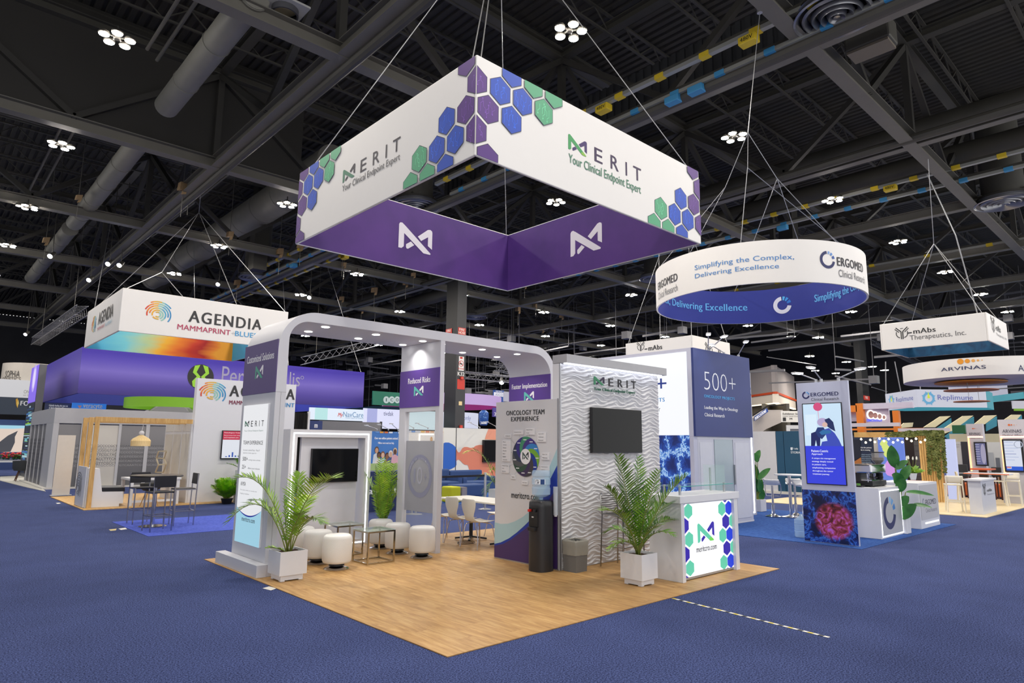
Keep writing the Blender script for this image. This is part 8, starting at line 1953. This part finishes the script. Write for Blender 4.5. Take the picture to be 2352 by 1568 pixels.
# ribbon canopies
CR = M('#e6dcb4', .5); TE2 = M('#3f8ca0', .5)
def ribbon(label, pts, dep, w_, mt2=None):
    t = T('ribbon_canopy', label, 'canopy', PD(pts[0][0], pts[0][1], dep)); v = []
    top = [PD(x, y, dep) for x, y in pts]; n_ = len(top); off = Vector((-.6, .6, 0))*.02
    MB().add([tuple(p) for p in top]+[tuple(p+Vector((.05, .05, .0))) for p in top], [tuple(range(n_)), tuple(range(n_, 2*n_))[::-1]]+[(i, i+n_, (i+1) % n_+n_, (i+1) % n_) for i in range(n_)]).build('cream_band', CR, t)
    if mt2:
        q = [PD(x, y, dep+1.2) for x, y in mt2]; n_ = len(q); MB().add([tuple(p) for p in q]+[tuple(p+Vector((.05, .05, .0))) for p in q], [tuple(range(n_)), tuple(range(n_, 2*n_))[::-1]]+[(i, i+n_, (i+1) % n_+n_, (i+1) % n_) for i in range(n_)]).build('teal_band', TE2, t)
ribbon('cream slanting ribbon canopy, leftmost of the large ones', [(2122, 981), (2160, 956), (2184, 955), (2148, 981)], 36, 1, [(2160, 978), (2185, 960), (2186, 981), (2150, 984)])
ribbon('cream slanting ribbon canopy, second from left', [(2166, 985), (2212, 955), (2236, 954), (2190, 988), (2168, 996)], 35, 1, [(2212, 972), (2237, 957), (2238, 978), (2186, 1015), (2170, 1002)])
ribbon('cream slanting ribbon canopy, third from left', [(2238, 974), (2262, 954), (2290, 953), (2262, 974)], 35.5, 1, [(2266, 973), (2290, 956), (2290, 978), (2266, 990)])
ribbon('cream slanting ribbon canopy at the right edge', [(2308, 963), (2324, 952), (2346, 952), (2336, 963)], 36.5, 1, [(2336, 963), (2347, 953), (2348, 963)])
ribbon('small cream canopy left of the large ones', [(2066, 981), (2076, 971), (2098, 970), (2096, 980), (2068, 983)], 38, 1)
t, f, w, h, p = xp('partition', 'cream booth wall under the ribbon canopies', 'partition', M('#c9c0a0', .6), X=36, l=2180, r=2296, t=996)
t, f, w, h, p = xp('lightbox_sign', 'small green screen between the ribbon canopies', 'sign', M('#2a7a48', .5, emit=.3), X=35, l=2186, r=2216, t=976, b=995)

# ================================================================== ARVINAS BOOTH
slab('booth_floor', [Vector((17.3, -.25, 0)), Vector((25, -.35, 0)), Vector((25, 6.0, 0)), Vector((17.0, 6.0, 0))], .02, PALE, 'pale timber booth floor under the cream bar chairs', 'floor')
def z2(x, y): return (2060+x/5.6, 920+y/5.6)
q = G(*z2(950, 1455), .02); q1 = G(*z2(1155, 1470), .02); q2 = G(*z2(1255, 1420), .02)
cx0, cx1, cy0, cy1 = q1.x, q2.x, (q1.y+q2.y)/2, q.y
hc = PY(*z2(1160, 1000), cy0).z
t = T('display_counter', 'small white counter with a black emblem on the pale timber floor', 'counter', ((cx0+cx1)/2, (cy0+cy1)/2, .02))
MB().box(cx0, cx1, cy0, cy1, .02, hc-.05).build('counter_body', M('#d0d2da', .4), t, bevel=.005); MB().box(cx0-.08, cx1+.06, cy0-.05, cy1+.06, hc-.05, hc).build('counter_top', WHITE, t, bevel=.005)
f = Face((cx0, cy0, 0), (1, 0, 0)); s = Sheet(f, d=.005); w = cx1-cx0; ysign(s, f, w*.1, .52, w*.22); s.text('-mAbs', (w*.36, .6, w*.75, .68), '#2a2a30', bold=.03); s.text('Therapeutics, Inc.', (w*.36, .5, w*.95, .55), '#7a7a80'); s.build('lettering', t)
CRM = M('#e6e0d0', .45, noise=.01, key='cream_plastic')
def cream():
    t = T('bar_chair', 'x', 'bar chair')
    for sx in (-1, 1): MB().tube([(sx*.2, -.21, 0), (sx*.185, -.18, .4), (sx*.18, -.17, .74)], .019, 8).build('leg', CRM, t, smooth=True); MB().tube([(sx*.21, .24, 0), (sx*.19, .2, .74), (sx*.19, .24, .98)], .019, 8).build('leg', CRM, t, smooth=True)
    MB().box(-.21, .21, -.2, .21, .73, .765).build('seat', CRM, t, bevel=.01); MB().box(-.2, .2, -.2, -.17, .28, .31).box(-.2, .2, .19, .22, .28, .31).build('foot_rail', CRM, t)
    v = []; f_ = []
    for z, y, w in ((.8, .2, .2), (.86, .215, .205), (.95, .235, .21), (1.0, .24, .2)):
        for u in (-1, -.5, 0, .5, 1): v.append((u*w, y+.04*(1-u*u)-.03, z))
    for i in range(3):
        for k in range(4): f_.append((5*i+k, 5*i+k+1, 5*i+k+6, 5*i+k+5))
    o = MB().add(v, f_).build('backrest', CRM, t, smooth=True, angle=0); md = o.modifiers.new('s', 'SOLIDIFY'); md.thickness = .02
    return t
cc_ = cream()
for k, (x, y, rz, lb) in enumerate(((2195, 1175, pi*.62, 'cream bar chair left of the small white counter'), (2222, 1155, pi*.1, 'cream bar chair behind and left of the small white counter'), (2296, 1160, pi*1.02, 'cream bar chair right of the small white counter'), (2330, 1160, -pi*.45, 'cream bar chair nearest the right frame edge'))):
    p = G(x, y, .02)
    if k == 0: cc_.location = (p.x, p.y, .02); cc_.rotation_euler = (0, 0, rz); cc_['label'] = lb; cc_['group'] = 'cream bar chairs'
    else: dup(cc_, (p.x, p.y, .02), rz, lb, 'cream bar chairs')
p = G(2268, 1158, .02); zt_ = PX(2268, 1086, p.x).z
t = T('high_table', 'white high table with an orange edge between the cream chairs', 'table', (p.x, p.y, .02)); MB().box(p.x-.3, p.x+.3, p.y-.7, p.y+.5, zt_-.04, zt_).build('table_top', WHITE, t, bevel=.01); MB().box(p.x-.08, p.x+.08, p.y-.1, p.y+.1, .02, zt_-.04).build('pedestal', M('#3a2c28', .5), t); MB().box(p.x-.31, p.x-.3, p.y-.7, p.y+.5, zt_-.035, zt_-.01).build('edge_band', M('#d8622c', .5), t)
for k, (x0_, y0_, lb) in enumerate(((840, 920, 'dark upholstered bar chair left of the orange topped table'), (1275, 920, 'dark upholstered bar chair right of the orange topped table'))):
    X_ = 24.6; a = PX(*z2(x0_-60, y0_), X_); b_ = PX(*z2(x0_+60, 820 if k == 0 else 855), X_); t = T('bar_chair', lb, 'bar chair', (X_, (a.y+b_.y)/2, .02))
    MB().box(X_, X_+.08, b_.y, a.y, a.z, b_.z).build('backrest', M('#26282c', .6), t, bevel=.02); MB().box(X_-.05, X_+.5, b_.y, a.y, a.z-.15, a.z-.05).build('seat', M('#26282c', .6), t, bevel=.02)
    for sx in (0, .42):
        for yy in (b_.y+.02, a.y-.08): MB().box(X_+sx, X_+sx+.05, yy, yy+.05, .02, a.z-.15).build('leg', M('#4a2218', .5), t)
X_ = 23.6; a = PX(*z2(940, 880), X_); b_ = PX(*z2(1200, 865), X_)
t = T('high_table', 'dark wood high table with an orange top behind the small white counter', 'table', (X_, (a.y+b_.y)/2, .02)); MB().box(X_, X_+.8, b_.y, a.y, a.z-.02, a.z+.03).build('table_top', M('#d0603a', .5), t); MB().box(X_+.3, X_+.45, b_.y+.4, a.y-.4, .02, a.z-.02).build('pedestal', M('#4a2218', .5), t)
def tvtower(label, l, r, t_, X_, txt, tvl, tvr, tvt, tvb, scr, led):
    t, f, w, h, p = xp('display_tower', label, 'display stand', M('#c8c4cc', .5), X=X_, thick=.3, l=l, r=r, t=t_)
    s = Sheet(f, d=.01); cx_ = w*.5
    for k, rr in enumerate((.075, .05, .035, .02)): s.ell(w*.42+.15*k*(w/1.6), h-.18, rr*w/1.6, rr*w/1.6, '#d8682c' if k < 2 else '#e0a070', 14)
    s.text('ARVINAS', (w*.14, h-.44, w*.86, h-.33), '#4a4a58', bold=.005); s.text('Medical Affairs', (w*.14, h-.56, w*.9, h-.48), '#7a7a84'); s.build('lettering', t)
    s = Sheet(f, emit=2.6, d=.02); zl = f.uv(*z2(*led))[1]; s.rect(w*.04, .6, w*.04+.05, zl, '#ffb078'); s.rect(w*.04, zl-.05, w, zl, '#ffb8a0'); s.build('led_strip', t)
    a = f.uv(*z2(tvl, tvb)); b_ = f.uv(*z2(tvr, tvt)); u0 = (f.uv(*z2(tvl, (tvb+tvt)/2)))[0]; u1 = f.uv(*z2(tvr, (tvb+tvt)/2))[0]; zb2 = f.uv(*z2(tvl, tvb))[1]; zt2 = f.uv(*z2(tvl, tvt))[1]
    MB().frame(f.P(u0, zb2, .03), f.u*(u1-u0), Vector((0, 0, zt2-zb2)), f.n*.08).build('screen_housing', BLACK, t)
    s = Sheet(f, emit=.75, d=.115); m_ = .05; s.rect(u0+m_, zb2+m_, u1-m_, zt2-m_, scr[0])
    if scr[1] == 'doc':
        W_ = u1-u0; H2 = zt2-zb2; s.rect(u0+m_, zb2+m_, u1-m_, zb2+H2*.17, '#1f5ad8'); s.rect(u0+m_+.02, zb2+H2*.1, u0+W_*.35, zb2+H2*.16, '#e8eef8'); s.rect(u0+W_*.12, zb2+H2*.125, u0+W_*.33, zb2+H2*.155, '#d8504c')
        for k in range(7): s.rect(u0+W_*.1, zt2-H2*(.1+.09*k), u0+W_*(.55+.1*(k % 3)), zt2-H2*(.1+.09*k)+.012, '#9fb0dc' if k != 4 else '#3450a8')
        s.ring(u0+W_*.8, zt2-H2*.16, .12, .12, .8, '#b0b8cc')
    else:
        W_ = u1-u0; H2 = zt2-zb2; s.ell(u0+W_*.68, (zb2+zt2)/2, W_*.2, H2*.42, '#a8a4c0', 20)
        for k in range(8): s.rect(u0+W_*.1, zt2-H2*(.12+.1*k), u0+W_*.42, zt2-H2*(.12+.1*k)+.02, '#b4b8d4')
    s.build('screen_image', t)
    MB().frame(f.P(w*.0, .02, .0), f.u*w, Vector((0, 0, .9)), f.n*.35).build('cabinet', M('#b9b8c0', .5), t)
    return t
tvtower('display tower with a dark television and orange LED edge, left one', 2218, 2255, 973, 26.5, '', 1010, 1175, 530, 835, ('#6a6c98', 'x'), (940, 458))
tvtower('display tower with a lit document screen and LED edge at the right edge', 2291, 2352, 963, 23.5, '', 1378, 1640, 495, 912, ('#dfe6f8', 'doc'), (1335, 455))
t, f, w, h, p = xp('poster_wall', 'grey whiteboard style poster wall behind the dark bar chair', 'wall', M('#c4c6c6', .5), X=28, l=2182, r=2222, t=1014)
s = Sheet(f, d=.02); s.tpx('Potential reversible side effects', 2184, 1022, 2216, 1019, '#8a8c90'); s.tpx('of therapy', 2185, 1027, 2204, 1024, '#8a8c90'); s.rect(f.uv(2215, 1100)[0], 0, w, h, '#2a2c34'); s.build('lettering', t)
t, f, w, h, p = xp('poster_wall', 'pale poster wall with small charts between the two display towers', 'wall', M('#cfd2d0', .5), X=28.2, l=2262, r=2300, t=1015)
s = Sheet(f, d=.02); s.rect(w*.1, h*.3, w*.45, h*.8, '#aab0b4'); s.rect(w*.6, h*.28, w*.85, h*.4, '#c08a50'); s.rect(w*.6, h*.18, w*.85, h*.27, '#7fa860'); s.rect(w*.55, h*.5, w*.8, h*.7, '#6a7078'); s.build('charts', t)
o = MB().box(25.5, 26.3, .8, 4.5, 0.05, .5).build('orange_bench', M('#d8682c', .5), bevel=.03); tag(o, 'low orange bench behind the cream chairs', 'bench')
